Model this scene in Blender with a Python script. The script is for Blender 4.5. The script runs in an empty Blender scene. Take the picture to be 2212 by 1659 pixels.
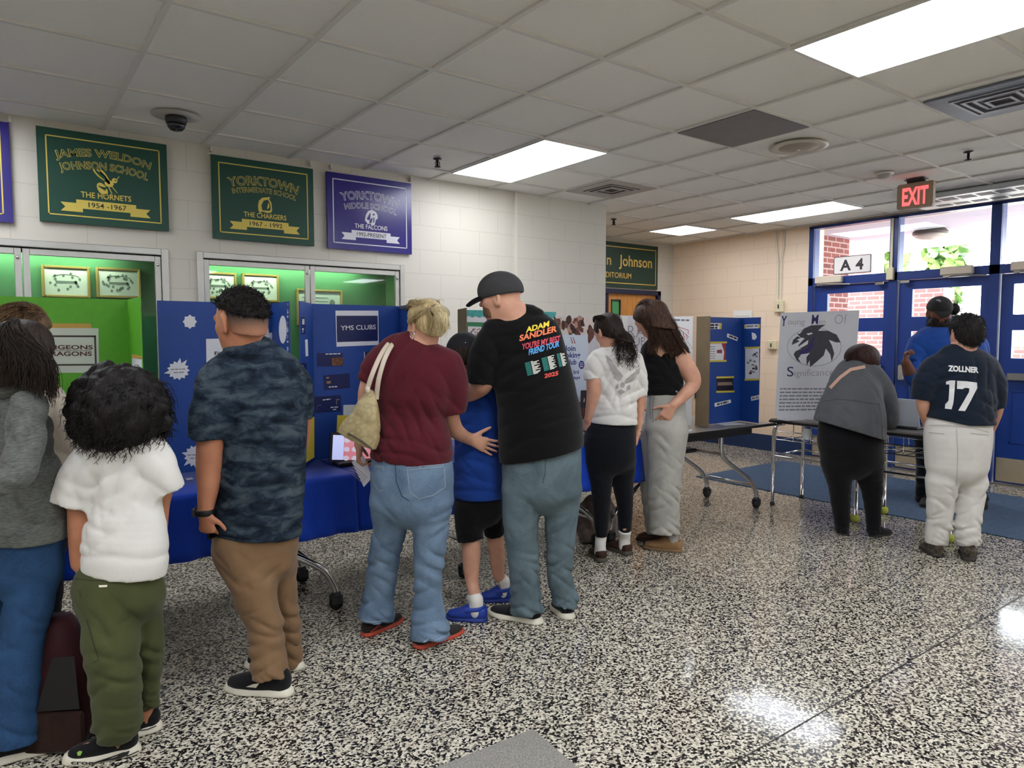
import bpy, math, random
import numpy as np
from mathutils import Vector, Matrix
from mathutils.bvhtree import BVHTree

# ------------------------------------------------------------------ camera, world, exposure
scene = bpy.context.scene
COL = scene.collection
FPX = 1515.0; YAW = .6344; PITCH = -.0648; ROLL = -.0012
CAMH = 1.46; CEIL = 2.813
def _cam_axes():
    f = np.array([math.sin(YAW)*math.cos(PITCH), math.cos(YAW)*math.cos(PITCH), math.sin(PITCH)])
    r = np.array([math.cos(YAW), -math.sin(YAW), 0.]); u = np.cross(r, f)
    c, s = math.cos(ROLL), math.sin(ROLL)
    return r*c+u*s, -r*s+u*c, f
CR, CU, CF = _cam_axes()
CC = np.array([0., 0., CAMH])
cam = bpy.data.cameras.new('camera'); camo = bpy.data.objects.new('camera', cam); COL.objects.link(camo)
M = Matrix(((CR[0], CU[0], -CF[0], 0), (CR[1], CU[1], -CF[1], 0), (CR[2], CU[2], -CF[2], CAMH), (0, 0, 0, 1)))
camo.matrix_world = M
cam.sensor_fit = 'HORIZONTAL'; cam.sensor_width = 36; cam.lens = 36*FPX/2212
cam.clip_start = .05; cam.clip_end = 300
scene.camera = camo
scene.view_settings.view_transform = 'Standard'; scene.view_settings.look = 'None'
scene.view_settings.exposure = 0.52; scene.view_settings.gamma = 1.0
scene.view_settings.use_curve_mapping = False
scene.cycles.max_bounces = 8; scene.cycles.diffuse_bounces = 5; scene.cycles.glossy_bounces = 4
scene.cycles.transparent_max_bounces = 12; scene.cycles.use_denoising = True
scene.cycles.caustics_reflective = False; scene.cycles.caustics_refractive = False
scene.cycles.sample_clamp_indirect = 6.0
LAMP = 8.3       # radiance of the ceiling light diffusers
w = bpy.data.worlds.new('sky'); scene.world = w; w.use_nodes = True
nt = w.node_tree; nt.nodes.clear()
out = nt.nodes.new('ShaderNodeOutputWorld'); bg = nt.nodes.new('ShaderNodeBackground')
bg.inputs['Color'].default_value = (.90, .94, 1.0, 1); bg.inputs['Strength'].default_value = 9.5
nt.links.new(bg.outputs[0], out.inputs[0])
sl = bpy.data.lights.new('sun', 'SUN'); sl.energy = 9.0; sl.angle = .02; sl.color = (1, .95, .88)
so = bpy.data.objects.new('sun', sl); COL.objects.link(so)
so.rotation_euler = Vector((.85, .45, -.8)).to_track_quat('-Z', 'Y').to_euler()

# ------------------------------------------------------------------ pixel helpers (2212 x 1659 frame)
def ray(x, y): return CF + CR*(x-1106)/FPX - CU*(y-829.5)/FPX
def onz(x, y, z): d = ray(x, y); return CC + d*(z-CC[2])/d[2]
def onx(x, y, X): d = ray(x, y); return CC + d*X/d[0]
def ony(x, y, Y): d = ray(x, y); return CC + d*Y/d[1]
HR = np.array([math.cos(YAW), -math.sin(YAW), 0.]); HF = np.array([math.sin(YAW), math.cos(YAW), 0.])
def ondepth(x, y, d): r = ray(x, y); return CC + r*(d/(r@HF))
def pix(p):
    d = np.asarray(p, float)-CC; z = d@CF
    return 1106+FPX*(d@CR)/z, 829.5-FPX*(d@CU)/z

# ------------------------------------------------------------------ object helpers
def link(o, parent=None):
    COL.objects.link(o)
    if parent is not None: o.parent = parent
    return o
def tag(o, label=None, cat=None, group=None, kind=None):
    if label: o['label'] = label
    if cat: o['category'] = cat
    if group: o['group'] = group
    if kind: o['kind'] = kind
    return o
def thing(name, label, cat, loc=(0, 0, 0), rz=0., group=None):
    o = bpy.data.objects.new(name, None); link(o)
    o.location = [float(v) for v in loc]; o.rotation_euler = (0, 0, rz); o.empty_display_size = .05
    o.matrix_world = Matrix.Translation(o.location) @ Matrix.Rotation(rz, 4, 'Z')
    return tag(o, label, cat, group)
def copy_tree(o, parent=None):
    c = o.copy(); COL.objects.link(c)
    if parent is not None: c.parent = parent
    for ch in list(o.children): copy_tree(ch, c)
    return c

class MB:
    """collects polygons, builds ONE mesh object"""
    def __init__(s): s.v = []; s.f = []; s.m = []; s.sm = []
    def add(s, vs, fs, mi=0, smooth=False):
        b = len(s.v); s.v += [tuple(float(c) for c in p) for p in vs]
        for f in fs: s.f.append(tuple(b+i for i in f)); s.m.append(mi); s.sm.append(smooth)
        return s
    def box(s, lo, hi, mi=0, bev=0., mat=None):
        x0, y0, z0 = lo; x1, y1, z1 = hi
        if bev <= 0:
            vs = [(x0,y0,z0),(x1,y0,z0),(x1,y1,z0),(x0,y1,z0),(x0,y0,z1),(x1,y0,z1),(x1,y1,z1),(x0,y1,z1)]
            fs = [(0,3,2,1),(4,5,6,7),(0,1,5,4),(1,2,6,5),(2,3,7,6),(3,0,4,7)]
        else:
            b = min(bev, (x1-x0)/2.01, (y1-y0)/2.01, (z1-z0)/2.01)
            vs = []
            for sx, X in ((1, x0), (-1, x1)):
                for sy, Y in ((1, y0), (-1, y1)):
                    for sz, Z in ((1, z0), (-1, z1)):
                        vs += [(X, Y+sy*b, Z+sz*b), (X+sx*b, Y, Z+sz*b), (X+sx*b, Y+sy*b, Z)]
            def i(a, c, d, k): return ((a*2+c)*2+d)*3+k
            fs = []
            for a in (0, 1): fs.append((i(a,0,0,0), i(a,1,0,0), i(a,1,1,0), i(a,0,1,0)))
            for c in (0, 1): fs.append((i(0,c,0,1), i(1,c,0,1), i(1,c,1,1), i(0,c,1,1)))
            for d in (0, 1): fs.append((i(0,0,d,2), i(1,0,d,2), i(1,1,d,2), i(0,1,d,2)))
            for c in (0, 1):
                for d in (0, 1): fs.append((i(0,c,d,1), i(1,c,d,1), i(1,c,d,2), i(0,c,d,2)))
            for a in (0, 1):
                for d in (0, 1): fs.append((i(a,0,d,0), i(a,1,d,0), i(a,1,d,2), i(a,0,d,2)))
            for a in (0, 1):
                for c in (0, 1): fs.append((i(a,c,0,0), i(a,c,1,0), i(a,c,1,1), i(a,c,0,1)))
            for a in (0, 1):
                for c in (0, 1):
                    for d in (0, 1): fs.append((i(a,c,d,0), i(a,c,d,1), i(a,c,d,2)))
            # orient outward
            ctr = np.array([(x0+x1)/2, (y0+y1)/2, (z0+z1)/2]); V = np.array(vs); o = []
            for f in fs:
                n = np.cross(V[f[1]]-V[f[0]], V[f[2]]-V[f[0]])
                o.append(f if n@(V[list(f)].mean(0)-ctr) > 0 else f[::-1])
            fs = o
        if mat is not None: vs = [tuple(mat @ Vector(p)) for p in vs]
        return s.add(vs, fs, mi)
    def tube(s, pts, r, n=10, mi=0, closed=False, cap=True, flat=1.0, updir=None):
        P = [np.asarray(p, float) for p in pts]; N = len(P)
        rr = r if hasattr(r, '__len__') else [r]*N
        vs = []; prev = None
        for k in range(N):
            if closed: t = P[(k+1) % N]-P[k-1]
            else: t = P[min(k+1, N-1)]-P[max(k-1, 0)]
            t = t/(np.linalg.norm(t)+1e-12)
            if prev is None:
                a = np.array(updir, float) if updir is not None else (np.array([0, 0, 1.]) if abs(t[2]) < .9 else np.array([1., 0, 0]))
            else: a = prev
            u = a-t*(a@t); u /= np.linalg.norm(u)+1e-12; prev = u
            v = np.cross(t, u)
            for j in range(n):
                an = 2*math.pi*j/n
                vs.append(P[k]+rr[k]*(math.cos(an)*u*flat+math.sin(an)*v))
        fs = []
        for k in range(N if closed else N-1):
            k2 = (k+1) % N
            for j in range(n):
                j2 = (j+1) % n
                fs.append((k*n+j, k2*n+j, k2*n+j2, k*n+j2)[::-1])
        if cap and not closed:
            fs.append(tuple(range(n))); fs.append(tuple((N-1)*n+j for j in range(n))[::-1])
        return s.add(vs, fs, mi, True)
    def lathe(s, prof, n=24, c=(0, 0, 0), axis='z', mi=0, smooth=True):
        vs = []; N = len(prof)
        for r, h in prof:
            for j in range(n):
                a = 2*math.pi*j/n; p = (r*math.cos(a), r*math.sin(a), h)
                if axis == 'x': p = (h, p[0], p[1])
                if axis == 'y': p = (p[1], h, p[0])
                vs.append((p[0]+c[0], p[1]+c[1], p[2]+c[2]))
        fs = []
        for k in range(N-1):
            for j in range(n):
                j2 = (j+1) % n; fs.append((k*n+j, k*n+j2, (k+1)*n+j2, (k+1)*n+j))
        fs.append(tuple(range(n))[::-1]); fs.append(tuple((N-1)*n+j for j in range(n)))
        return s.add(vs, fs, mi, smooth)
    def prism(s, poly, F, d0, d1, mi=0):
        """polygon (u,v) on frame F=(origin,u,v,n) extruded from d0 to d1 along n"""
        o, u, v, n = F; k = len(poly)
        vs = [o+u*p[0]+v*p[1]+n*d0 for p in poly]+[o+u*p[0]+v*p[1]+n*d1 for p in poly]
        ar = sum(poly[i][0]*poly[(i+1) % k][1]-poly[(i+1) % k][0]*poly[i][1] for i in range(k))
        fs = [tuple(range(k))[::-1], tuple(range(k, 2*k))]+[(i, (i+1) % k, k+(i+1) % k, k+i) for i in range(k)]
        if ar < 0: fs = [f[::-1] for f in fs]
        return s.add(vs, fs, mi)
    def build(s, name, mats, parent=None, local=False):
        me = bpy.data.meshes.new(name); me.from_pydata(s.v, [], s.f)
        for m in (mats if isinstance(mats, (list, tuple)) else [mats]): me.materials.append(m)
        me.polygons.foreach_set('material_index', s.m); me.polygons.foreach_set('use_smooth', s.sm)
        me.update()
        o = bpy.data.objects.new(name, me); link(o, parent)
        if parent is not None and parent.type == 'EMPTY' and not local:      # coordinates are given in the world
            o.matrix_parent_inverse = parent.matrix_world.inverted()
        return o

def frame(o, u, v):
    o = np.asarray(o, float); u = np.asarray(u, float); u = u/np.linalg.norm(u)
    v = np.asarray(v, float); v = v-u*(u@v); v = v/np.linalg.norm(v)
    return (o, u, v, np.cross(u, v))
def sub_frame(F, x, y, rot=0., d=0.):
    o, u, v, n = F; c, s = math.cos(rot), math.sin(rot)
    return (o+u*x+v*y+n*d, u*c+v*s, v*c-u*s, n)

_tc = {}
def text2d(t, size=1., bold=0., align='CENTER', shear=0.):
    """letters of Blender's own font as flat polygons: verts (n,2), faces"""
    key = (t, round(bold, 4), align, shear)
    if key not in _tc:
        cu = bpy.data.curves.new('t', 'FONT'); cu.body = t; cu.size = 1; cu.offset = bold
        cu.align_x = align; cu.shear = shear; cu.resolution_u = 3
        ob = bpy.data.objects.new('t', cu); COL.objects.link(ob)
        dg = bpy.context.evaluated_depsgraph_get(); me = bpy.data.meshes.new_from_object(ob.evaluated_get(dg))
        V = np.array([tuple(v.co)[:2] for v in me.vertices]).reshape(-1, 2); Fc = [tuple(p.vertices) for p in me.polygons]
        bpy.data.objects.remove(ob); bpy.data.curves.remove(cu); bpy.data.meshes.remove(me)
        _tc[key] = (V, Fc)
    V, Fc = _tc[key]
    return V*size, Fc
def put_text(mb, F, t, size, d=.0008, bold=0., align='CENTER', mi=0, arc=0., sx=1., fit=None):
    """text flat on frame F at height d off its face; arc>0 bends it over a radius; fit = width in metres"""
    V, Fc = text2d(t, size, bold, align)
    if len(V) == 0: return
    V = V.copy()
    if fit: sx = fit/max(1e-6, V[:, 0].max()-V[:, 0].min())
    V[:, 0] *= sx
    if arc:
        a = V[:, 0]/arc; R = arc+V[:, 1]
        V = np.stack([R*np.sin(a), R*np.cos(a)-arc], 1)
    o, u, v, n = F
    P = [o+u*p[0]+v*p[1]+n*d for p in V]
    mb.add(P, [f if True else f for f in Fc], mi)

# ------------------------------------------------------------------ materials
def _new(name):
    m = bpy.data.materials.new(name); m.use_nodes = True
    b = m.node_tree.nodes['Principled BSDF']; return m, m.node_tree, b
def srgb(c):
    if isinstance(c, str): c = tuple(int(c[i:i+2], 16)/255 for i in (0, 2, 4))
    return tuple((x/12.92 if x <= .04045 else ((x+.055)/1.055)**2.4) for x in c)
def node(t, ty, **kw):
    n = t.nodes.new(ty)
    for k, v in kw.items():
        if k in n.inputs: n.inputs[k].default_value = v
        else: setattr(n, k, v)
    return n
def ramp(t, fac, stops, interp='LINEAR'):
    r = t.nodes.new('ShaderNodeValToRGB'); r.color_ramp.interpolation = interp
    e = r.color_ramp.elements
    while len(e) < len(stops): e.new(.5)
    for i, (p, c) in enumerate(stops): e[i].position = p; e[i].color = (*c, 1)
    t.links.new(fac, r.inputs[0]); return r.outputs[0]
def bump(t, b, h, strength=.3, dist=.01):
    n = node(t, 'ShaderNodeBump', Strength=strength, Distance=dist); t.links.new(h, n.inputs['Height'])
    t.links.new(n.outputs[0], b.inputs['Normal']); return n
_mats = {}
def plain(name, c, rough=.5, metal=0., spec=.5, var=0., vscale=8., bmp=0., bscale=200., coat=0.):
    if name in _mats: return _mats[name]
    m, t, b = _new(name); c = srgb(c)
    b.inputs['Base Color'].default_value = (*c, 1); b.inputs['Roughness'].default_value = rough
    b.inputs['Metallic'].default_value = metal; b.inputs['Specular IOR Level'].default_value = spec
    b.inputs['Coat Weight'].default_value = coat
    tc = node(t, 'ShaderNodeTexCoord')
    if var > 0:
        n = node(t, 'ShaderNodeTexNoise', Scale=vscale, Detail=4.); t.links.new(tc.outputs['Object'], n.inputs['Vector'])
        o = ramp(t, n.outputs[0], [(.3, tuple(x*(1-var) for x in c)), (.7, tuple(min(1, x*(1+var)) for x in c))])
        t.links.new(o, b.inputs['Base Color'])
    if bmp > 0:
        n = node(t, 'ShaderNodeTexNoise', Scale=bscale, Detail=3.); t.links.new(tc.outputs['Object'], n.inputs['Vector'])
        bump(t, b, n.outputs[0], bmp, .004)
    _mats[name] = m; return m
def cloth(name, c, rough=.9, var=.12, weave=900., wr=.35, wscale=9., c2=None, heather=0.):
    """woven or knitted cloth: fine weave, soft wrinkles, slight mottling"""
    m, t, b = _new(name); c = srgb(c)
    tc = node(t, 'ShaderNodeTexCoord')
    b.inputs['Roughness'].default_value = rough; b.inputs['Specular IOR Level'].default_value = .15
    b.inputs['Sheen Weight'].default_value = .12; b.inputs['Sheen Roughness'].default_value = .5
    n1 = node(t, 'ShaderNodeTexNoise', Scale=wscale, Detail=5., Distortion=.6); t.links.new(tc.outputs['Object'], n1.inputs['Vector'])
    n2 = node(t, 'ShaderNodeTexNoise', Scale=weave, Detail=2.); t.links.new(tc.outputs['Object'], n2.inputs['Vector'])
    lo = tuple(x*(1-var) for x in c); hi = srgb(c2) if c2 else tuple(min(1, x*(1+var)) for x in c)
    if heather > 0:
        mp = node(t, 'ShaderNodeMapping'); mp.inputs['Scale'].default_value = (60, 60, 260)
        t.links.new(tc.outputs['Object'], mp.inputs[0])
        n3 = node(t, 'ShaderNodeTexNoise', Scale=1., Detail=4.); t.links.new(mp.outputs[0], n3.inputs['Vector'])
        mx = node(t, 'ShaderNodeMix', data_type='FLOAT'); mx.inputs[0].default_value = heather
        t.links.new(n1.outputs[0], mx.inputs[2]); t.links.new(n3.outputs[0], mx.inputs[3]); src = mx.outputs[0]
    else: src = n1.outputs[0]
    t.links.new(ramp(t, src, [(.3, lo), (.7, hi)]), b.inputs['Base Color'])
    ad = node(t, 'ShaderNodeMath', operation='MULTIPLY_ADD'); ad.inputs[1].default_value = .12
    t.links.new(n2.outputs[0], ad.inputs[0]); t.links.new(n1.outputs[0], ad.inputs[2])
    bump(t, b, ad.outputs[0], wr, .02)
    return m
def denim(name, c, c2):
    m, t, b = _new(name); tc = node(t, 'ShaderNodeTexCoord')
    b.inputs['Roughness'].default_value = .85; b.inputs['Specular IOR Level'].default_value = .15
    n1 = node(t, 'ShaderNodeTexNoise', Scale=6., Detail=6., Distortion=.8); t.links.new(tc.outputs['Object'], n1.inputs['Vector'])
    mp = node(t, 'ShaderNodeMapping'); mp.inputs['Scale'].default_value = (500, 500, 150); mp.inputs['Rotation'].default_value = (.4, .5, 0)
    t.links.new(tc.outputs['Object'], mp.inputs[0])
    n2 = node(t, 'ShaderNodeTexNoise', Scale=1., Detail=2.); t.links.new(mp.outputs[0], n2.inputs['Vector'])
    mx = node(t, 'ShaderNodeMix', data_type='FLOAT'); mx.inputs[0].default_value = .35
    t.links.new(n1.outputs[0], mx.inputs[2]); t.links.new(n2.outputs[0], mx.inputs[3])
    t.links.new(ramp(t, mx.outputs[0], [(.32, srgb(c)), (.68, srgb(c2))]), b.inputs['Base Color'])
    bump(t, b, mx.outputs[0], .35, .015); return m
def skin(name, c):
    m, t, b = _new(name); c = srgb(c); tc = node(t, 'ShaderNodeTexCoord')
    b.inputs['Roughness'].default_value = .55; b.inputs['Specular IOR Level'].default_value = .35
    n1 = node(t, 'ShaderNodeTexNoise', Scale=14., Detail=5.); t.links.new(tc.outputs['Object'], n1.inputs['Vector'])
    t.links.new(ramp(t, n1.outputs[0], [(.3, (c[0]*.88, c[1]*.8, c[2]*.78)), (.7, (min(1, c[0]*1.08), c[1]*1.06, c[2]*1.05))]), b.inputs['Base Color'])
    n2 = node(t, 'ShaderNodeTexNoise', Scale=260., Detail=2.); t.links.new(tc.outputs['Object'], n2.inputs['Vector'])
    bump(t, b, n2.outputs[0], .12, .003); return m
def hairmat(name, c, c2, rough=.6):
    m, t, b = _new(name); tc = node(t, 'ShaderNodeTexCoord')
    b.inputs['Roughness'].default_value = max(rough, .55); b.inputs['Specular IOR Level'].default_value = .22
    mp = node(t, 'ShaderNodeMapping'); mp.inputs['Scale'].default_value = (90, 90, 14); t.links.new(tc.outputs['Object'], mp.inputs[0])
    n1 = node(t, 'ShaderNodeTexNoise', Scale=1., Detail=4., Distortion=1.); t.links.new(mp.outputs[0], n1.inputs['Vector'])
    t.links.new(ramp(t, n1.outputs[0], [(.3, srgb(c)), (.72, srgb(c2))]), b.inputs['Base Color'])
    bump(t, b, n1.outputs[0], .5, .01); return m
def glow(name, c, s):
    m, t, b = _new(name); b.inputs['Base Color'].default_value = (.8, .8, .8, 1)
    b.inputs['Emission Color'].default_value = (*srgb(c), 1); b.inputs['Emission Strength'].default_value = s
    return m
def glassmat(name, tint=(1, 1, 1), refl=.06):
    m = bpy.data.materials.new(name); m.use_nodes = True; t = m.node_tree; t.nodes.clear()
    o = t.nodes.new('ShaderNodeOutputMaterial'); tr = node(t, 'ShaderNodeBsdfTransparent'); tr.inputs[0].default_value = (*tint, 1)
    gl = node(t, 'ShaderNodeBsdfGlossy'); gl.inputs['Roughness'].default_value = .02
    fr = node(t, 'ShaderNodeFresnel'); fr.inputs[0].default_value = 1.45
    mx = t.nodes.new('ShaderNodeMixShader')
    t.links.new(fr.outputs[0], mx.inputs[0]); t.links.new(tr.outputs[0], mx.inputs[1]); t.links.new(gl.outputs[0], mx.inputs[2])
    t.links.new(mx.outputs[0], o.inputs[0]); return m
def coords(t, order):
    """object coordinates re-ordered, so a brick texture lies on a wall"""
    tc = node(t, 'ShaderNodeTexCoord'); sp = node(t, 'ShaderNodeSeparateXYZ'); cb = node(t, 'ShaderNodeCombineXYZ')
    t.links.new(tc.outputs['Object'], sp.inputs[0])
    for i, a in enumerate(order):
        if a: t.links.new(sp.outputs[a], cb.inputs[i])
    return cb.outputs[0]
def blockwall(name, order, c, mortar, bw=.4064, bh=.2032, ms=.006, rough=.55, c2=None, bs=.22, off=0.):
    m, t, b = _new(name); co = coords(t, order)
    mp = node(t, 'ShaderNodeMapping'); mp.inputs['Location'].default_value = (.1, off, 0); t.links.new(co, mp.inputs[0])
    br = node(t, 'ShaderNodeTexBrick'); br.offset = .5
    br.inputs['Scale'].default_value = 1.; br.inputs['Mortar Size'].default_value = ms
    br.inputs['Mortar Smooth'].default_value = .3; br.inputs['Brick Width'].default_value = bw; br.inputs['Row Height'].default_value = bh
    br.inputs['Color1'].default_value = (*srgb(c), 1); br.inputs['Color2'].default_value = (*srgb(c2 or c), 1)
    br.inputs['Mortar'].default_value = (*srgb(mortar), 1)
    t.links.new(mp.outputs[0], br.inputs['Vector']); t.links.new(br.outputs['Color'], b.inputs['Base Color'])
    b.inputs['Roughness'].default_value = rough
    n = node(t, 'ShaderNodeTexNoise', Scale=60., Detail=4.); t.links.new(co, n.inputs['Vector'])
    ad = node(t, 'ShaderNodeMath', operation='MULTIPLY_ADD'); ad.inputs[1].default_value = -1.
    nm = node(t, 'ShaderNodeMath', operation='MULTIPLY'); nm.inputs[1].default_value = .25; t.links.new(n.outputs[0], nm.inputs[0])
    t.links.new(br.outputs['Fac'], ad.inputs[0]); t.links.new(nm.outputs[0], ad.inputs[2])
    bump(t, b, ad.outputs[0], bs, .006); return m
# ------------------------------------------------------------------ the room
WY = 5.33; EX = 8.05; CX = 5.13; AY = 6.95          # left wall, entrance wall, wall end, auditorium wall
T = .6096; GX0 = .0087; GY0 = .1216                  # ceiling tile grid lines GX0+i*T, GY0+j*T
GY0 = 2.56-4*T; GX0 = 2.447-4*T
X0, X1, Y0 = -6.5, EX, -6.0

def floor_mat():
    m, t, b = _new('terrazzo'); tc = node(t, 'ShaderNodeTexCoord')
    mp = node(t, 'ShaderNodeMapping'); t.links.new(tc.outputs['Object'], mp.inputs[0])
    nd = node(t, 'ShaderNodeTexNoise', Scale=110., Detail=2.); t.links.new(mp.outputs[0], nd.inputs['Vector'])
    va = node(t, 'ShaderNodeVectorMath', operation='MULTIPLY_ADD'); va.inputs[1].default_value = (.009, .009, .009)
    t.links.new(nd.outputs['Color'], va.inputs[0]); t.links.new(mp.outputs[0], va.inputs[2])
    v = node(t, 'ShaderNodeTexVoronoi', Scale=125.); v.feature = 'F1'; t.links.new(va.outputs[0], v.inputs['Vector'])
    sp = node(t, 'ShaderNodeSeparateColor'); t.links.new(v.outputs['Color'], sp.inputs[0])
    chips = ramp(t, sp.outputs[0], [(0., srgb('1c191a')), (.28, srgb('353133')), (.39, srgb('7d776c')), (.46, srgb('c9c2b0')), (.64, srgb('aaa393')), (.82, srgb('d9d3c2'))], 'CONSTANT')
    n2 = node(t, 'ShaderNodeTexNoise', Scale=120., Detail=3.); t.links.new(tc.outputs['Object'], n2.inputs['Vector'])
    mix = node(t, 'ShaderNodeMix', data_type='RGBA', blend_type='MULTIPLY'); mix.inputs[0].default_value = .5
    t.links.new(chips, mix.inputs[6]); t.links.new(ramp(t, n2.outputs[0], [(.3, (.7, .7, .7)), (.7, (1.15, 1.15, 1.15))]), mix.inputs[7])
    t.links.new(mix.outputs[2], b.inputs['Base Color'])
    b.inputs['Roughness'].default_value = .12; b.inputs['Specular IOR Level'].default_value = .22
    n3 = node(t, 'ShaderNodeTexNoise', Scale=2.2, Detail=3.); t.links.new(tc.outputs['Object'], n3.inputs['Vector'])
    t.links.new(ramp(t, n3.outputs[0], [(.3, (.08, .08, .08)), (.7, (.14, .14, .14))]), b.inputs['Roughness'])
    n4 = node(t, 'ShaderNodeTexNoise', Scale=5., Detail=2.); t.links.new(tc.outputs['Object'], n4.inputs['Vector'])
    bump(t, b, n4.outputs[0], .03, .02)
    return m
M_floor = floor_mat()
M_fine = plain('fine_terrazzo', '8e8b84', .25, var=.35, vscale=170.)
M_wall = blockwall('painted_block_wall', ('X', 'Z'), 'd0cabd', 'c5bfb1', ms=.004, off=.018)
M_wallx = blockwall('lamp_tinted_block_side_wall', ('Y', 'Z'), 'f2dcc2', 'e4ceb2', ms=.004, off=.018)  # warm, bright lamp light is put into this wall colour
M_tile = plain('ceiling_tile', 'f3f1ea', .95, var=.03, vscale=300., bmp=.35, bscale=420.)
M_tbar = plain('ceiling_bar', 'dedcd6', .6)
M_white = plain('white_paint', 'e4e2dc', .5)
M_blue = plain('blue_door_paint', '14357c', .38, var=.06)
M_navy = plain('navy_base_paint', '18345f', .5, var=.06)
M_alum = plain('aluminium', 'c0bfba', .38, metal=.75, var=.05)
M_chrome = plain('chrome', 'd8d8d8', .12, metal=1.)
M_steel = plain('brushed_steel', 'a9a49a', .35, metal=.9)
M_black = plain('black_rubber', '0c0c0d', .6)
M_dark = plain('dark_grey_metal', '3a3a3c', .5, metal=.3)
M_beige = plain('beige_plastic', 'd8cfae', .45)
M_glass = glassmat('window_glass', (.95, .97, .97))
def struct(mb, name, mats, parent=None):
    o = mb.build(name, mats, parent)
    if parent is None: o['kind'] = 'structure'
    return o

mb = MB(); mb.box((X0, Y0, -.1), (EX+.02, AY+.4, 0.)); struct(mb, 'floor', M_floor)
# smooth diamond and divider strips let into the terrazzo
mb = MB(); D = [onz(1150, 1575, 0)[:2]]
a0 = D[0]; dx = np.array([-.98, .02]); dy = np.array([.02, -.98])
dx = onz(940, 1659, 0)[:2]-a0; dx = dx/np.linalg.norm(dx)*.62; dy = onz(1250, 1659, 0)[:2]-a0; dy = dy/np.linalg.norm(dy)*.62
q = [a0, a0+dx, a0+dx+dy, a0+dy]
mb.add([(p[0], p[1], .0012) for p in q], [(0, 1, 2, 3)]); struct(mb, 'trim_1', M_fine)
mb = MB()
def strip(mb, p, q, w=.006, z=.0014):
    p = np.array(p[:2]); q = np.array(q[:2]); d = (q-p)/np.linalg.norm(q-p); n = np.array([-d[1], d[0]])*w/2
    mb.add([(*(p+n), z), (*(p-n), z), (*(q-n), z), (*(q+n), z)], [(0, 1, 2, 3)])
for yy in (1.42, -1.6): strip(mb, (-3, yy), (EX, yy))
for yy in (3.49,): strip(mb, (-3, yy), (1.3, yy))
for xx in (-1.0, 5.05): strip(mb, (xx, -3), (xx, 3.2))
struct(mb, 'trim_2', plain('dark_joint', '2b2927', .4))

mb = MB(); mb.box((X0, Y0, CEIL+.012), (EX+.2, AY+.4, CEIL+.1)); struct(mb, 'ceiling', M_tile)
mb = MB()
i = -12
while GX0+i*T < EX:
    x = GX0+i*T
    if x > X0: mb.box((x-.012, Y0, CEIL), (x+.012, AY if x > CX else WY, CEIL+.011))
    i += 1
j = -12
while GY0+j*T < AY:
    y = GY0+j*T
    if y > Y0: mb.box((X0 if y < WY else CX, y-.012, CEIL+.0005), (EX, y+.012, CEIL+.0115))
    j += 1
struct(mb, 'trim_3', M_tbar)

# left wall with two openings for the display cases
C1 = (-1.75, .985); C2 = (1.165, 2.80); CZ0, CZ1 = .95, 2.075
mb = MB(); TH = .36
mb.box((X0, WY, 0), (CX, WY+TH, CZ0)); mb.box((X0, WY, CZ1), (CX, WY+TH, CEIL+.02))
mb.box((X0, WY, CZ0), (C1[0], WY+TH, CZ1)); mb.box((C1[1], WY, CZ0), (C2[0], WY+TH, CZ1)); mb.box((C2[1], WY, CZ0), (CX, WY+TH, CZ1))
struct(mb, 'wall_left', M_wall)
mb = MB(); mb.box((CX-.36, WY+TH, 0), (CX, AY+.3, CEIL+.02)); struct(mb, 'wall_alcove', M_wallx)
DX0, DX1, DZ = 5.72, 7.70, 2.075                  # auditorium door opening
mb = MB(); mb.box((CX, AY, 0), (DX0-.06, AY+.3, CEIL+.02)); mb.box((DX1+.06, AY, 0), (EX+.3, AY+.3, CEIL+.02)); mb.box((DX0-.06, AY, DZ+.06), (DX1+.06, AY+.3, CEIL+.02))
struct(mb, 'wall_back', M_wall)
FY0, FY1 = .72, 4.80                             # entrance glazing
mb = MB(); mb.box((EX, FY1, 0), (EX+.3, AY, CEIL+.02)); mb.box((EX, Y0, 0), (EX+.3, FY0, CEIL+.02)); mb.box((EX, FY0, 2.80), (EX+.3, FY1, CEIL+.02))
struct(mb, 'wall_entrance', M_wallx)
mb = MB(); mb.box((X0-.2, Y0-.2, 0), (EX+.3, Y0, CEIL+.02)); struct(mb, 'wall_right', M_wall)
mb = MB(); mb.box((X0-.2, Y0, 0), (X0, WY+TH, CEIL+.02)); struct(mb, 'wall_rear', M_wallx)
mb = MB(); mb.box((EX-.012, FY1, 0), (EX, AY, .205)); struct(mb, 'baseboard_entrance', M_navy)
mb = MB(); mb.box((X0, WY-.008, 0), (CX+.008, WY, .1)); mb.box((CX, WY, 0), (CX+.008, AY, .1)); struct(mb, 'baseboard_left', M_navy)

# auditorium door with its frame and green window
M_wood = None
def woodmat():
    m, t, b = _new('oak_veneer'); tc = node(t, 'ShaderNodeTexCoord'); mp = node(t, 'ShaderNodeMapping')
    mp.inputs['Scale'].default_value = (14, 14, 1.2); t.links.new(tc.outputs['Object'], mp.inputs[0])
    n = node(t, 'ShaderNodeTexNoise', Scale=2.5, Detail=6., Distortion=1.2); t.links.new(mp.outputs[0], n.inputs['Vector'])
    t.links.new(ramp(t, n.outputs[0], [(.3, srgb('b06f2e')), (.7, srgb('d0914a'))]), b.inputs['Base Color']); b.inputs['Roughness'].default_value = .4
    return m
M_wood = woodmat()
mb = MB()
for x in (DX0-.06, DX1): mb.box((x, AY-.03, 0), (x+.06, AY+.12, DZ+.06))
mb.box((DX0-.06, AY-.03, DZ), (DX1+.06, AY+.12, DZ+.06)); mb.box(((DX0+DX1)/2-.02, AY-.02, 0), ((DX0+DX1)/2+.02, AY+.1, DZ))
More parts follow.
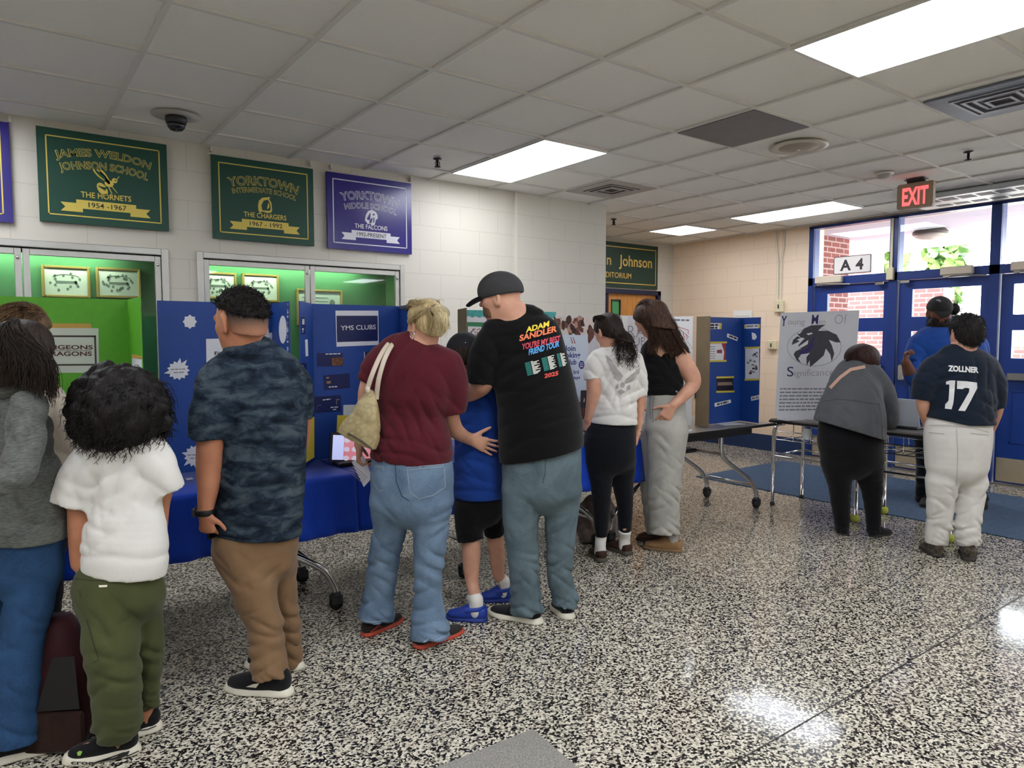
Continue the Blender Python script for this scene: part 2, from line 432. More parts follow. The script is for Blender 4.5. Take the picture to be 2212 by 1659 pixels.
d1 = struct(mb, 'door_4', plain('dark_navy_frame', '131c3a', .4))
for k, (xa, xb) in enumerate((((DX0, (DX0+DX1)/2-.02)), ((DX0+DX1)/2+.02, DX1))):
    wx0 = xa+.10 if k == 0 else xa-.0+.085; g0, g1 = (xb-.28, xb-.12) if k == 0 else (xa+.1, xa+.26)
    g0, g1 = ony(1324, 660, AY)[0], ony(1344, 660, AY)[0]
    if k == 0: g0, g1 = g0, g1
    else: g0, g1 = xa+.1, xa+.25
    if not (xa+.05 < g0 < xb-.05): g0, g1 = (xa+xb)/2-.07, (xa+xb)/2+.07
    z0, z1 = 1.28, 2.0-.02
    m2 = MB(); m2.box((xa, AY+.02, 0.005), (g0, AY+.065, DZ)); m2.box((g1, AY+.02, .005), (xb, AY+.065, DZ)); m2.box((g0, AY+.02, .005), (g1, AY+.065, z0)); m2.box((g0, AY+.02, z1), (g1, AY+.065, DZ))
    dl = m2.build('door_leaf', M_wood, d1)
    m2 = MB(); m2.box((g0, AY+.035, z0), (g1, AY+.045, z1)); m2.build('door_window', plain('green_covered_glass', '4a9c62', .2), dl)
    m2 = MB()
    for a, b_, c, d_ in ((g0-.015, g0, z0-.015, z1+.015), (g1, g1+.015, z0-.015, z1+.015), (g0, g1, z0-.015, z0), (g0, g1, z1, z1+.015)): m2.box((a, AY+.012, c), (b_, AY+.03, d_))
    m2.build('window_bead', plain('dark_bead', '20221f', .5), dl)
    m2 = MB(); hx = xb-.07 if k == 0 else xa+.07
    m2.tube([(hx, AY+.02, .95), (hx, AY-.035, .95), (hx, AY-.035, 1.15), (hx, AY+.02, 1.15)], .01); m2.build('door_handle', M_steel, dl)

# entrance doors: four bays of frame, transom glass, blue leaf with two windows
bays = [(4.74, 3.84), (3.75, 2.86), (2.77, 1.88), (1.79, .78)]
mb = MB()
fx0, fx1 = EX-.03, EX+.10
mb.box((fx0, FY0, 2.775), (fx1, FY1, 2.805))
mb.box((fx0, FY0, 2.095), (fx1, FY1, 2.185))
for a, b_ in ((4.80, 4.74), (3.84, 3.75), (2.86, 2.77), (1.88, 1.79), (.78, .72)): mb.box((fx0, b_, 0), (fx1, a, 2.79))
struct(mb, 'trim_4', M_blue)
mb = MB(); mb.box((EX-.06, FY0, 0), (EX+.3, FY1, .014)); struct(mb, 'trim_5', M_steel)
M_panel = plain('blue_door_leaf', '173a86', .35, var=.05)
for k, (a, b_) in enumerate(bays):
    m2 = MB(); y0, y1 = b_+.008, a-.008
    wy0, wy1 = y0+.13, y1-.13
    x0, x1 = EX+.01, EX+.055
    if k == 0: wy0, wy1 = 3.905, 4.57
    if k == 1: wy0, wy1 = 2.94, 3.60
    if k == 2: wy0, wy1 = 2.0, 2.655
    zs = [(1.26, 1.535), (1.69, 1.99)]
    for z0, z1 in ((.016, zs[0][0]), (zs[0][1], zs[1][0]), (zs[1][1], 2.09)): m2.box((x0, y0, z0), (x1, y1, z1))
    for z0, z1 in zs: m2.box((x0, y0, z0), (x1, wy0, z1)); m2.box((x0, wy1, z0), (x1, y1, z1))
    # raised lower panel moulding
    for (ya, yb, za, zb) in ((y0+.12, y1-.12, .42, .43), (y0+.12, y1-.12, .93, .94), (y0+.12, y0+.13, .42, .94), (y1-.13, y1-.12, .42, .94)): m2.box((x0-.008, ya, za), (x0, yb, zb))
    d = struct(m2, 'door_%d' % (k+1), M_panel)
    for z0, z1 in zs:
        m2 = MB(); m2.box((x0+.018, wy0, z0), (x0+.024, wy1, z1)); m2.build('door_window', M_glass, d)
    m2 = MB(); m2.box((x0-.004, y0+.02, .03), (x0, y1-.02, .265)); m2.build('kick_plate', plain('tan_kick_plate', 'b8aa90', .4, metal=.4, var=.05), d)
    hinge_left = (k % 2 == 0)
    ly = y0+.04 if hinge_left else y1-.04-.07
    m2 = MB(); m2.box((x0-.07, ly, 1.0), (x0, ly+.075, 1.17), bev=.012); m2.build('latch_case', M_chrome, d)
    m2 = MB(); m2.box((x0-.075, y0+.1, 1.045), (x0-.035, y1-.1, 1.115), bev=.008); m2.box((x0-.04, y1-.16, 1.05), (x0, y1-.1, 1.11)); m2.box((x0-.04, y0+.1, 1.05), (x0, y0+.16, 1.11)); m2.build('push_bar', M_steel, d)
    m2 = MB(); m2.box((EX-.012, b_, 2.19), (EX-.004, a, 2.77)); g = m2.build('window_%d' % (k+1), M_glass); g['kind'] = 'structure'
    cy0, cy1 = [(4.35, 4.68), (2.99, 3.29), (2.34, 2.66), (1.2, 1.5)][k]
    t_ = thing('door_closer', ['beige box door closer above the door under the A 4 sign', 'beige box door closer above the middle blue door behind bearded man', 'beige box door closer at right picture edge above third blue door', 'beige box door closer above the last blue door'][k], 'door closer', (EX-.06, (cy0+cy1)/2, 2.10))
    m2 = MB(); m2.box((EX-.10, cy0, 2.105), (EX-.031, cy1, 2.195), bev=.012); m2.build('cover', plain('closer_cream', 'd3c6b2', .45), t_)
    m2 = MB(); yy = cy1-.05; m2.box((EX-.09, yy-.02, 2.085), (EX-.06, yy+.02, 2.106)); m2.tube([(EX-.075, yy, 2.09), (EX-.3, yy-.14, 2.085), (EX-.05, yy-.36, 2.085)], .008); m2.build('arm', M_steel, t_)
# magnetic strike plates on the door heads beside the mullion
for y, lb in ((3.93, 'small chrome door contact under the frame head left of the centre post'), (3.66, 'small chrome door contact under the frame head right of the centre post')):
    m2 = MB(); m2.box((EX-.06, y-.05, 2.055), (EX-.031, y+.05, 2.09), bev=.006); tag(m2.build('door_contact', M_chrome), lb, 'door contact')
m2 = MB(); m2.box((EX-.075, 3.775, 2.10), (EX-.031, 3.85, 2.235), bev=.006); m2.box((EX-.045, 3.80, 2.235), (EX-.031, 3.825, 2.775)); tag(m2.build('junction_box', M_beige), 'cream junction box and raceway on post between the first two doors', 'junction box')
# A 4 sign
t_ = thing('door_sign', 'white A 4 room sign with black border above left entrance door', 'sign', (EX-.05, 4.25, 2.2))
F = frame((EX-.05, 4.25, 2.307), (0, -1, 0), (0, 0, 1))
def rrect(w_, h_, r, n=5):
    P = []
    for cx_, cy_, a0 in ((w_/2-r, h_/2-r, 0), (-w_/2+r, h_/2-r, 90), (-w_/2+r, -h_/2+r, 180), (w_/2-r, -h_/2+r, 270)):
        for k in range(n+1): a = math.radians(a0+90*k/n); P.append((cx_+r*math.cos(a), cy_+r*math.sin(a)))
    return P
m2 = MB(); m2.prism(rrect(.44, .205, .02), F, -.012, 0); p_ = m2.build('sign_plate', plain('sign_black', '26262a', .4), t_)
m2 = MB(); m2.prism(rrect(.424, .189, .014), F, 0, .001); m2.build('sign_face', plain('sign_white', 'ece8e4', .4), p_)
m2 = MB(); put_text(m2, sub_frame(F, -.075, -.06), 'A', .17, .002, .034); put_text(m2, sub_frame(F, .09, -.06), '4', .17, .002, .034); m2.build('lettering', plain('sign_letter', '2a2028', .5), p_)

# ---------------- outside
M_conc = plain('concrete', 'c9c4ba', .9, var=.08, vscale=5.)
mb = MB(); mb.box((EX+.3, -12, -.12), (40, 25, -.01)); tag(mb.build('pavement', M_conc), kind='structure')
mb = MB(); mb.box((EX+.3, -4, 2.84), (11.6, 9, 3.1)); tag(mb.build('entrance_canopy', plain('soffit', 'c4bccb', .8)), 'pale flat canopy soffit outside above the entrance doors', 'canopy', kind='structure')
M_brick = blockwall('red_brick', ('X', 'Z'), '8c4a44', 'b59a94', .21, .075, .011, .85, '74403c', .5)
M_brickx = blockwall('red_brick_sun_washed', ('Y', 'Z'), 'b58480', 'd2bcbb', .21, .075, .011, .85, 'a8716d', .5)  # paler copy of the brick, sunlight wash-out put into the colour
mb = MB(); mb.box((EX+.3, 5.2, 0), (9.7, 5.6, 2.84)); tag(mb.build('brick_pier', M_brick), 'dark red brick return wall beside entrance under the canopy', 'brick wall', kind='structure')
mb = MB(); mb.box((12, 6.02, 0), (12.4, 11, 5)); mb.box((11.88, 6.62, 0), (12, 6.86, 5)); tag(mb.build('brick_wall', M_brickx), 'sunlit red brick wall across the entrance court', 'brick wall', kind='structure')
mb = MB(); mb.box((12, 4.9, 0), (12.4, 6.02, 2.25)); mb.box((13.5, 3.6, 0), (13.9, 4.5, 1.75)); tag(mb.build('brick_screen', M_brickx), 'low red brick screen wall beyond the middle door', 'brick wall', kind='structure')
t_ = thing('canopy_light', 'round dark canopy light under the soffit seen through middle transom', 'light', (9.6, 4.0, 2.62))
m2 = MB(); m2.lathe([(.02, 2.84), (.16, 2.84), (.2, 2.80), (.2, 2.77), (.03, 2.77)], 24, (9.6, 4.1, 0)); m2.build('housing', plain('bronze', '4a4238', .5), t_)
m2 = MB(); m2.lathe([(.01, 2.70), (.1, 2.71), (.17, 2.74), (.19, 2.77)], 24, (9.6, 4.1, 0)); m2.build('lens', plain('frosted_lens', 'b9b1a6', .3), t_)
rnd = random.Random(4)
def leafmat(name, c, c2):
    m, t, b = _new(name); tc = node(t, 'ShaderNodeTexCoord'); n = node(t, 'ShaderNodeTexNoise', Scale=3., Detail=4.); t.links.new(tc.outputs['Object'], n.inputs['Vector'])
    t.links.new(ramp(t, n.outputs[0], [(.3, srgb(c)), (.7, srgb(c2))]), b.inputs['Base Color']); b.inputs['Roughness'].default_value = .7; return m
M_leaf = leafmat('leaves', '2f5a24', '86a858'); M_bark = plain('bark', '5a4636', .9, var=.2)
def tree(name, label, x, y, h, r, z0, n=900, trunk=True, cat='tree'):
    t_ = thing(name, label, cat, (x, y, 0)); m2 = MB()
    for k in range(n):
        a = rnd.random()*6.283; b_ = math.acos(2*rnd.random()-1); q = rnd.random()**.4
        p = np.array([x+r*q*math.sin(b_)*math.cos(a), y+r*q*math.sin(b_)*math.sin(a), (z0+h)/2+(h-z0)/2*q*math.cos(b_)])
        u = np.array([rnd.gauss(0, 1) for _ in range(3)]); u /= np.linalg.norm(u); v = np.cross(u, [rnd.gauss(0, 1) for _ in range(3)]); v /= np.linalg.norm(v)
        s_ = .12+.1*rnd.random()
        m2.add([p-u*s_, p+v*s_*.5, p+u*s_, p-v*s_*.5], [(0, 1, 2, 3)])
    m2.build('foliage', M_leaf, t_)
    m2 = MB(); m2.tube([(x, y, -.02), (x+.03, y, h*.3), (x-.04, y+.05, h*.6)], [.13, .1, .05] if trunk else [.03, .03, .02]); m2.build('trunk' if trunk else 'stem', M_bark, t_)
tree('leafy_tree', 'green tree beyond the brick wall seen through the left transom', 15.4, 7.62, 5.5, .6, .8)
tree('leafy_tree', 'pale green slim tree seen through the middle transom', 17.5, 7.15, 5.2, .42, 1.2, 500)
tree('shrub', 'low green shrub outside seen through the lower window of right door', 13., 3.25, 1.62, .7, .1, 600, False, 'shrub')

# ---------------- ceiling things
def ceil_light(label, x, y, L=2*T, seen=True):
    t_ = thing('ceiling_light', label, 'ceiling light', (x+T/2, y+L/2, CEIL), 0, 'ceiling light panels')
    m2 = MB(); e = .014
    m2.box((x+.003, y+.003, CEIL-.006), (x+e, y+L-.003, CEIL+.012)); m2.box((x+T-e, y+.003, CEIL-.006), (x+T-.003, y+L-.003, CEIL+.012))
    m2.box((x+e, y+.003, CEIL-.006), (x+T-e, y+e, CEIL+.012)); m2.box((x+e, y+L-e, CEIL-.006), (x+T-e, y+L-.003, CEIL+.012)); m2.build('frame', M_white, t_)
    m2 = MB(); m2.box((x+e, y+e, CEIL-.003), (x+T-e, y+L-e, CEIL+.010)); m2.build('diffuser', M_lamp, t_)
M_lamp = glow('lamp_diffuser', 'f3f7ff', LAMP)
gx = lambda i: GX0+i*T
LX = [3.0566, 3.0566+6*T]; LYs = [GY0+6*T, GY0+T]
ceil_light('two by four ceiling light between the purple sign and the camera', LX[0], LYs[0])
ceil_light('largest ceiling light at the top right corner of photo', LX[0], LYs[1])
ceil_light('long ceiling light just left of the EXIT sign', LX[1], LYs[0])
ceil_light('small square ceiling light nearest the auditorium sign', LX[1], GY0+9*T, T)
for x, y, lb in ((LX[0]-6*T, LYs[0], 'ceiling light over the far left display'), (LX[1], LYs[1], 'ceiling light right of the air curtain outside the picture'), (LX[0]-6*T, LYs[1], 'ceiling light above the photographer'),
                 (LX[0], LYs[1]-5*T, 'ceiling light behind right of the photographer'), (LX[1], LYs[1]-5*T, 'ceiling light far right behind the photographer'), (LX[0]-6*T, LYs[1]-5*T, 'ceiling light behind the photographer'), (LX[0]-12*T, LYs[1], 'ceiling light far left of the photographer'), (LX[0]-12*T, LYs[0], 'ceiling light at the far left wall'),
                 (LX[0]-12*T, LYs[1]-5*T, 'ceiling light far behind the photographer'), (LX[0], LYs[1]-10*T, 'ceiling light along the wall behind the photographer'), (LX[1], LYs[1]-10*T, 'ceiling light in the far corner behind the doors'), (LX[0]-6*T, LYs[1]-10*T, 'ceiling light at the rear wall behind the photographer'),
                 (LX[0]-3*T, LYs[1]-3*T, 'added unseen fill light over the middle of the hall'), (LX[0]+3*T, LYs[1]-3*T, 'added unseen fill light over the right half of the hall'), (LX[0]-9*T, LYs[1]-3*T, 'added unseen fill light in the left rear of the hall'), (LX[0]-3*T, LYs[1], 'added unseen fill light just in front of the photographer'), (LX[0]-9*T, LYs[1], 'added unseen fill light left of the photographer')):  # last row: unseen fill lights added off the lamp pattern to brighten the hall
    ceil_light(lb, x, y)
mb = MB(); x, y = gx(6), GY0+4*T
x, y = 2.447+2*T, 2.56
tag(mb.box((x+.014, y+.014, CEIL-.004), (x+T-.014, y+T-.014, CEIL+.008)).build('access_panel', plain('grey_panel', '77757a', .55, metal=.2, var=.05)), 'flat dark grey access panel let into the ceiling tiles', 'ceiling panel')
# supply air vent with blue-grey plate (top right)
x, y = 2.447+3*T, 2.56-2*T-.0
x = 4.37; y = 1.34
t_ = thing('ceiling_vent', 'grey ceiling vent with stepped louvres near the top right corner', 'vent', (x+.3, y+.3, CEIL))
m2 = MB(); m2.box((x, y, CEIL-.004), (x+T-.02, y+T-.02, CEIL+.008)); m2.build('plate', plain('vent_plate', '757d88', .5, metal=.2, var=.06), t_)
def louvres(t_, cx_, cy_, s_, n, mt, z=CEIL-.005):
    for k in range(n):
        a = s_*(1-k/(n+.6)); b_ = a-.018; m2 = MB(); zz = z-.004-.006*(k % 2)
        m2.box((cx_-a, cy_-a, zz), (cx_+a, cy_-b_, zz+.006)); m2.box((cx_-a, cy_+b_, zz), (cx_+a, cy_+a, zz+.006)); m2.box((cx_-a, cy_-b_, zz), (cx_-b_, cy_+b_, zz+.006)); m2.box((cx_+b_, cy_-b_, zz), (cx_+a, cy_+b_, zz+.006)); m2.build('louvre', mt, t_)
m2 = MB(); m2.box((x+.10, y+.1, CEIL-.0055), (x+T-.12, y+T-.12, CEIL-.004)); m2.build('opening', M_black, t_)
louvres(t_, x+.295, y+.295, .2, 4, plain('vent_grey', '8b8c95', .45, metal=.3))
t_ = thing('ceiling_vent', 'white ceiling vent with dark slot beyond the middle ceiling light', 'vent', (4.6, 4.7, CEIL))
x, y = 2.447+3*T, 2.56+3*T
m2 = MB(); m2.box((x+.014, y+.014, CEIL-.005), (x+T-.014, y+T-.014, CEIL+.008)); m2.build('plate', plain('vent_white', 'b5b0ab', .5), t_)
m2 = MB(); m2.box((x+.12, y+.12, CEIL-.0065), (x+T-.12, y+T-.12, CEIL-.005)); m2.build('opening', M_black, t_)
louvres(t_, x+T/2, y+T/2, .17, 3, plain('vent_white', 'b5b0ab', .5), CEIL-.006)
# speaker
px_, py_ = onz(1725, 315, CEIL)[:2]
t_ = thing('ceiling_speaker', 'round white ceiling speaker with perforated grille', 'speaker', (px_, py_, CEIL))
m2 = MB(); m2.lathe([(.15, CEIL-.002), (.19, CEIL-.004), (.195, CEIL-.012), (.17, CEIL-.018), (.135, CEIL-.012), (.01, CEIL-.011)], 40, (px_, py_, 0)); m2.build('bezel', plain('speaker_white', 'cfc9bd', .5), t_)
m2 = MB(); m2.lathe([(.005, CEIL-.03), (.05, CEIL-.028), (.132, CEIL-.013), (.134, CEIL-.011)], 40, (px_, py_, 0)); gr = m2.build('grille', plain('speaker_grille', 'aaa394', .6), t_)
m2 = MB(); m2.lathe([(.001, CEIL-.034), (.012, CEIL-.033), (.014, CEIL-.028)], 16, (px_, py_, 0)); m2.build('screw', M_white, gr)
px_, py_ = onz(1910, 374, CEIL)[:2]
t_ = thing('smoke_detector', 'white smoke detector left of and above the EXIT sign', 'smoke detector', (px_, py_, CEIL))
m2 = MB(); m2.lathe([(.07, CEIL), (.07, CEIL-.014), (.055, CEIL-.018)], 24, (px_, py_, 0)); m2.build('base', M_white, t_)
m2 = MB(); m2.lathe([(.056, CEIL-.014), (.05, CEIL-.04), (.02, CEIL-.046)], 24, (px_, py_, 0)); m2.build('head', plain('detector_grey', 'b9b6b2', .5), t_)
for q, lb in (((945, 348), 'black sprinkler head left of the middle ceiling light'), ((1326, 477), 'black sprinkler head above the auditorium sign'), ((2092, 333), 'metal sprinkler head above the EXIT sign')):
    px_, py_ = onz(*q, CEIL-.02)[:2]
    t_ = thing('sprinkler', lb, 'sprinkler', (px_, py_, CEIL))
    m2 = MB(); m2.lathe([(.03, CEIL), (.034, CEIL-.006), (.012, CEIL-.012)], 20, (px_, py_, 0)); m2.build('escutcheon', M_dark, t_)
    m2 = MB(); m2.lathe([(.009, CEIL-.01), (.009, CEIL-.05), (.004, CEIL-.058), (.024, CEIL-.06), (.024, CEIL-.064), (.003, CEIL-.066)], 16, (px_, py_, 0)); m2.tube([(px_-.012, py_, CEIL-.02), (px_-.02, py_, CEIL-.042), (px_-.004, py_, CEIL-.06)], .003, 6); m2.tube([(px_+.012, py_, CEIL-.02), (px_+.02, py_, CEIL-.042), (px_+.004, py_, CEIL-.06)], .003, 6); m2.build('head', M_black, t_)
px_, py_ = onz(380, 250, CEIL)[:2]
t_ = thing('security_camera', 'dark dome security camera above the green signs', 'security camera', (px_, py_, CEIL))
m2 = MB(); m2.lathe([(.135, CEIL+.0), (.135, CEIL-.004), (.06, CEIL-.008)], 32, (px_, py_, 0)); m2.build('ceiling_plate', plain('camera_plate', 'b4b2ac', .6), t_)
m2 = MB(); m2.lathe([(.06, CEIL-.006), (.062, CEIL-.03), (.055, CEIL-.05)], 32, (px_, py_, 0)); m2.build('housing', M_dark, t_)
m2 = MB(); m2.lathe([(.053, CEIL-.048), (.05, CEIL-.068), (.035, CEIL-.086), (.01, CEIL-.094)], 32, (px_, py_, 0)); m2.build('dome', plain('smoked_dome', '101114', .08, spec=.8), t_)
# air curtain over the doors
t_ = thing('air_curtain', 'long pale air curtain with two rows of slots over entrance doors', 'air curtain', (7.4, 2.5, 2.75))
ax0, ax1, ay0, ay1 = 7.12, 7.74, 1.25, 3.36; az = 2.765
m2 = MB(); m2.box((ax0, ay0, az), (ax1, ay1, CEIL), bev=.01); bd = m2.build('casing', plain('curtain_white', 'c7cdd0', .4), t_)
for r_, (xa, xb) in enumerate(((ax0+.10, ax0+.24), (ax0+.42, ax0+.52))):
    for k in range(12):
        yb = ay1-.18-k*.155; m2 = MB(); m2.box((xa, yb-.125, az-.002), (xb, yb, az+.003)); m2.build('slot', M_black, t_)
# EXIT sign
t_ = thing('exit_sign', 'red lit EXIT sign hanging from the ceiling', 'exit sign', (6.4, 2.86, 2.57))
ec = (onx(1938, 400, 6.4)+onx(2014, 443, 6.4))/2
ye0, ye1 = onx(1940, 420, 6.4)[1], onx(2016, 420, 6.4)[1]; yc = (ye0+ye1)/2; zc_ = onx(1978, 422, 6.4)[2]; hw = (ye0-ye1)/2
F = frame((6.39, yc, zc_), (0.06, -1, 0), (0, 0, 1))
m2 = MB(); m2.prism(rrect(2*hw, .215, .02), F, -.05, 0); bx_ = m2.build('housing', plain('exit_housing', 'a1917c', .5), t_)
m2 = MB(); put_text(m2, sub_frame(F, 0, -.075), 'EXIT', .205, .0015, .03, fit=2*hw*.72); m2.build('lettering', glow('exit_red', 'ff1c2c', 1.5), bx_)
m2 = MB(); m2.prism(rrect(.14, .05, .01), sub_frame(F, 0, .118), -.04, -.01); m2.box((6.36, yc-.08, zc_+.13), (6.46, yc+.08, CEIL+.001)); m2.build('mount', M_dark, t_)
# raceways and alarm boxes on the walls
m2 = MB(); m2.box((3.945, WY-.02, 0), (3.972, WY, CEIL)); tag(m2.build('raceway', plain('wall_cream', 'd8d3c7', .5)), 'painted cable raceway running up the white wall behind black cap', 'raceway')
y1_ = onx(1690, 600, EX)[1]; y0_ = onx(1679, 600, EX)[1]; zb = onx(1688, 675, EX)[2]; zt = onx(1688, 648, EX)[2]
m2 = MB()
for y in (y0_+.01, y1_-.02): m2.tube([(EX-.014, y, CEIL), (EX-.014, y, 2.6), (EX-.014, (y0_+y1_)/2+(y-(y0_+y1_)/2)*.45, 2.45), (EX-.014, (y0_+y1_)/2+(y-(y0_+y1_)/2)*.45, zt)], .013, 8)
tag(m2.build('raceway', plain('wall_cream2', 'd9d0bd', .5)), 'twin painted conduits running down to the cream alarm box', 'conduit')
for lb, qy, (za, zb_) in (('cream alarm pull box high on wall above the white poster', 1687, (zb, zt)), ('cream thermostat box low on the wall left of the white poster', 1673, (onx(1673, 755, EX)[2], onx(1673, 735, EX)[2]))):
    yc = onx(qy, 650, EX)[1]; t_ = thing('alarm_box', lb, 'alarm box', (EX-.03, yc, za))
    m2 = MB(); m2.box((EX-.055, yc-.06, za), (EX, yc+.06, zb_), bev=.01); b1 = m2.build('case', plain('box_cream', 'ddd3b0', .45), t_)
    m2 = MB(); m2.box((EX-.06, yc-.008, (za+zb_)/2-.03), (EX-.054, yc+.008, (za+zb_)/2+.02)); m2.build('slot', M_dark, b1)
# paper tray on the wall above the taped board
pa = onx(1587, 675, EX); pb = onx(1627, 672, EX)
t_ = thing('wall_tray', 'clear wall tray holding printed paper above the blue taped board', 'paper tray', (EX-.02, (pa[1]+pb[1])/2, 1.6))
m2 = MB(); m2.box((EX-.03, pb[1]-.01, 1.58), (EX-.004, pa[1]+.01, 1.80), bev=.006); m2.build('tray', plain('clear_tray', 'd9d2c4', .2), t_)
m2 = MB(); m2.box((EX-.034, pb[1], 1.60), (EX-.031, pa[1], 1.83)); pp_ = m2.build('paper', plain('paper', 'f1efe9', .7), t_)
m2 = MB()
for k in range(5): m2.box((EX-.0355, pb[1]+.03, 1.66+.022*k), (EX-.0345, pa[1]-.03, 1.668+.022*k))
m2.build('print', plain('grey_print', 'b9b4ae', .7), pp_)
# entrance mat
m2 = MB(); m2.box((5.9, -1.2, 0), (7.5, 4.75, .009), bev=.004); tag(m2.build('entrance_mat', cloth('mat_blue', '3d5570', .95, .2, 500., .4, 30.)), 'large blue grey entrance mat in front of the blue doors', 'mat')
# ------------------------------------------------------------------ wall signs
M_yel = plain('sign_yellow', 'd9c25a', .5); M_sgreen = plain('sign_green', '0f4436', .42, var=.04); M_spurple = plain('sign_purple', '2b2378', .22, var=.04)
M_swhite = plain('sign_letter_white', 'd9d8e0', .5)
def outline_text(m_a, m_b, F, t, size, arc, fit, th):
    put_text(m_a, F, t, size, .0012, .035, fit=fit, arc=arc); put_text(m_b, F, t, size, .0020, -.006, fit=fit*.985, arc=arc)
def shape(mb, F, pts, d0=.0012, mi=0): mb.prism(pts, F, d0-.0006, d0, mi)
def ell(cx_, cy_, a, b_, n=20, r=0.):
    return [(cx_+a*math.cos(k*2*math.pi/n)*math.cos(r)-b_*math.sin(k*2*math.pi/n)*math.sin(r), cy_+a*math.cos(k*2*math.pi/n)*math.sin(r)+b_*math.sin(k*2*math.pi/n)*math.cos(r)) for k in range(n)]
def wall_sign(label, xa, xb, za, zb, m_bg, m_ink, lines, nick, years, emblem):
    Y = WY-.032; W, H = xb-xa, zb-za
    t_ = thing('wall_sign', label, 'sign', ((xa+xb)/2, Y, za), 0, 'school history signs on the white wall')
    F = frame(((xa+xb)/2, Y, (za+zb)/2), (1, 0, 0), (0, 0, 1))
    m2 = MB(); m2.prism([(-W/2, -H/2), (W/2, -H/2), (W/2, H/2), (-W/2, H/2)], F, -.022, 0); p_ = m2.build('sign_panel', m_bg, t_)
    m2 = MB(); a, b_, e = W/2-.045, H/2-.045, .0075
    for q in ([(-a, b_-e), (a, b_-e), (a, b_), (-a, b_)], [(-a, -b_), (a, -b_), (a, -b_+e), (-a, -b_+e)], [(-a, -b_), (-a+e, -b_), (-a+e, b_), (-a, b_)], [(a-e, -b_), (a, -b_), (a, b_), (a-e, b_)]): shape(m2, F, q)
    m2.build('border', m_ink, p_)
    if lines is None: return
    ma, mb_ = MB(), MB()
    for (t, y, s_, fit, thick) in lines: outline_text(ma, mb_, sub_frame(F, 0, y), t, s_, .9, fit, thick)
    l_ = ma.build('arched_lettering', m_ink, p_); mb_.build('letter_fill', m_bg, l_)
    m2 = MB(); put_text(m2, sub_frame(F, 0, -.118), nick, .05, .0012, .012, fit=min(.31, .026*len(nick))); m2.build('nickname', m_ink, p_)
    m2 = MB(); bw = .17
    shape(m2, F, [(-bw, -.192), (bw, -.192), (bw, -.137), (-bw, -.137)], .0022)
    for s_ in (-1, 1):
        shape(m2, F, [(s_*(bw-.035), -.215), (s_*(bw+.085), -.215), (s_*(bw+.06), -.188), (s_*(bw+.085), -.16), (s_*(bw-.035), -.16)], .0012)
    rb = m2.build('ribbon', m_ink, p_)
    m2 = MB(); put_text(m2, sub_frame(F, 0, -.180), years, .045, .0030, .008, fit=.024*len(years)*.9); m2.build('years', plain('sign_ink_dark', '2a2a24', .6), rb)
    m2 = MB(); md = MB(); emblem(m2, md, sub_frame(F, 0, -.02)); e_ = m2.build('emblem', m_ink, p_)
    if md.v: md.build('emblem_detail', m_bg, e_)
def em_wasp(m, d, F):
    shape(m, F, ell(-.022, -.035, .026, .043, 20, .5)); shape(m, F, ell(.018, .005, .026, .022, 16)); shape(m, F, ell(.05, .028, .016, .016, 14))
    shape(m, F, [(-.042, -.068), (-.03, -.075), (-.024, -.096)])
    shape(m, F, ell(-.03, .055, .055, .018, 18, -.75)); shape(m, F, ell(-.005, .045, .05, .015, 18, -1.05))
    for a in ((.03, -.012, .06, -.05), (.012, -.018, .03, -.06), (.055, .03, .075, .06)):
        shape(m, F, [(a[0], a[1]), (a[0]+.006, a[1]), (a[2]+.005, a[3]), (a[2], a[3])])
    for k in range(4): shape(d, F, [(-.045+.012*k, -.02-.016*k+.012*k), (-.005+.004*k, -.045-.012*k+.02*k), (-.003+.004*k, -.039-.012*k+.02*k), (-.043+.012*k, -.013-.016*k+.012*k)], .0022)
    shape(d, F, ell(-.03, .055, .042, .009, 14, -.75), .0022); shape(d, F, ell(.054, .03, .005, .005, 8), .0022)
def em_horse(m, d, F):
    shape(m, F, [(-.05, -.045), (-.035, -.07), (-.03, -.05), (-.012, -.052), (.02, -.058), (.045, -.05), (.05, -.03), (.046, .02), (.03, .045), (.038, .062), (.01, .056), (-.02, .05), (-.045, .025), (-.052, -.01)])
    shape(d, F, [(-.022, -.042), (-.028, -.005), (-.01, .03), (.02, .04), (.035, .015), (.04, -.025), (.03, -.04)], .0022)
    shape(m, F, [(.012, -.03), (.018, .0), (.024, .018), (.03, .01), (.028, -.02)], .003)
def em_bird(m, d, F):
    shape(m, F, [(-.055, -.03), (-.03, -.06), (-.01, -.05), (.005, -.07), (.03, -.06), (.04, -.02), (.058, -.005), (.055, .025), (.04, .045), (.01, .06), (-.025, .045), (-.045, .015)])
    for a in ([(-.04, -.02), (-.01, -.03), (-.005, .03), (-.012, .03)], [(-.02, -.045), (.0, -.05), (.012, -.01), (.006, -.005)], [(.015, -.045), (.025, -.04), (.03, -.005), (.02, .0)]): shape(d, F, a, .0022)
    shape(d, F, ell(.022, .022, .012, .007, 12, .3), .0022)
wall_sign('purple sign cut off by the left edge of the photo', -.62, .120, 2.168, 2.768, M_spurple, M_yel, None, '', '', None)
wall_sign('green sign reading James Weldon Johnson School, The Hornets', .255, .99, 2.195, 2.775, M_sgreen, M_yel, [('JAMES WELDON', .148, .066, .54, 1), ('JOHNSON SCHOOL', .068, .066, .50, 1)], 'THE HORNETS', '1954 -1967', em_wasp)
wall_sign('green sign reading Yorktown Intermediate School, The Chargers', 1.275, 2.011, 2.172, 2.756, M_sgreen, M_yel, [('YORKTOWN', .118, .088, .50, 1), ('INTERMEDIATE SCHOOL', .066, .05, .46, 1)], 'THE CHARGERS', '1967 - 1992', em_horse)
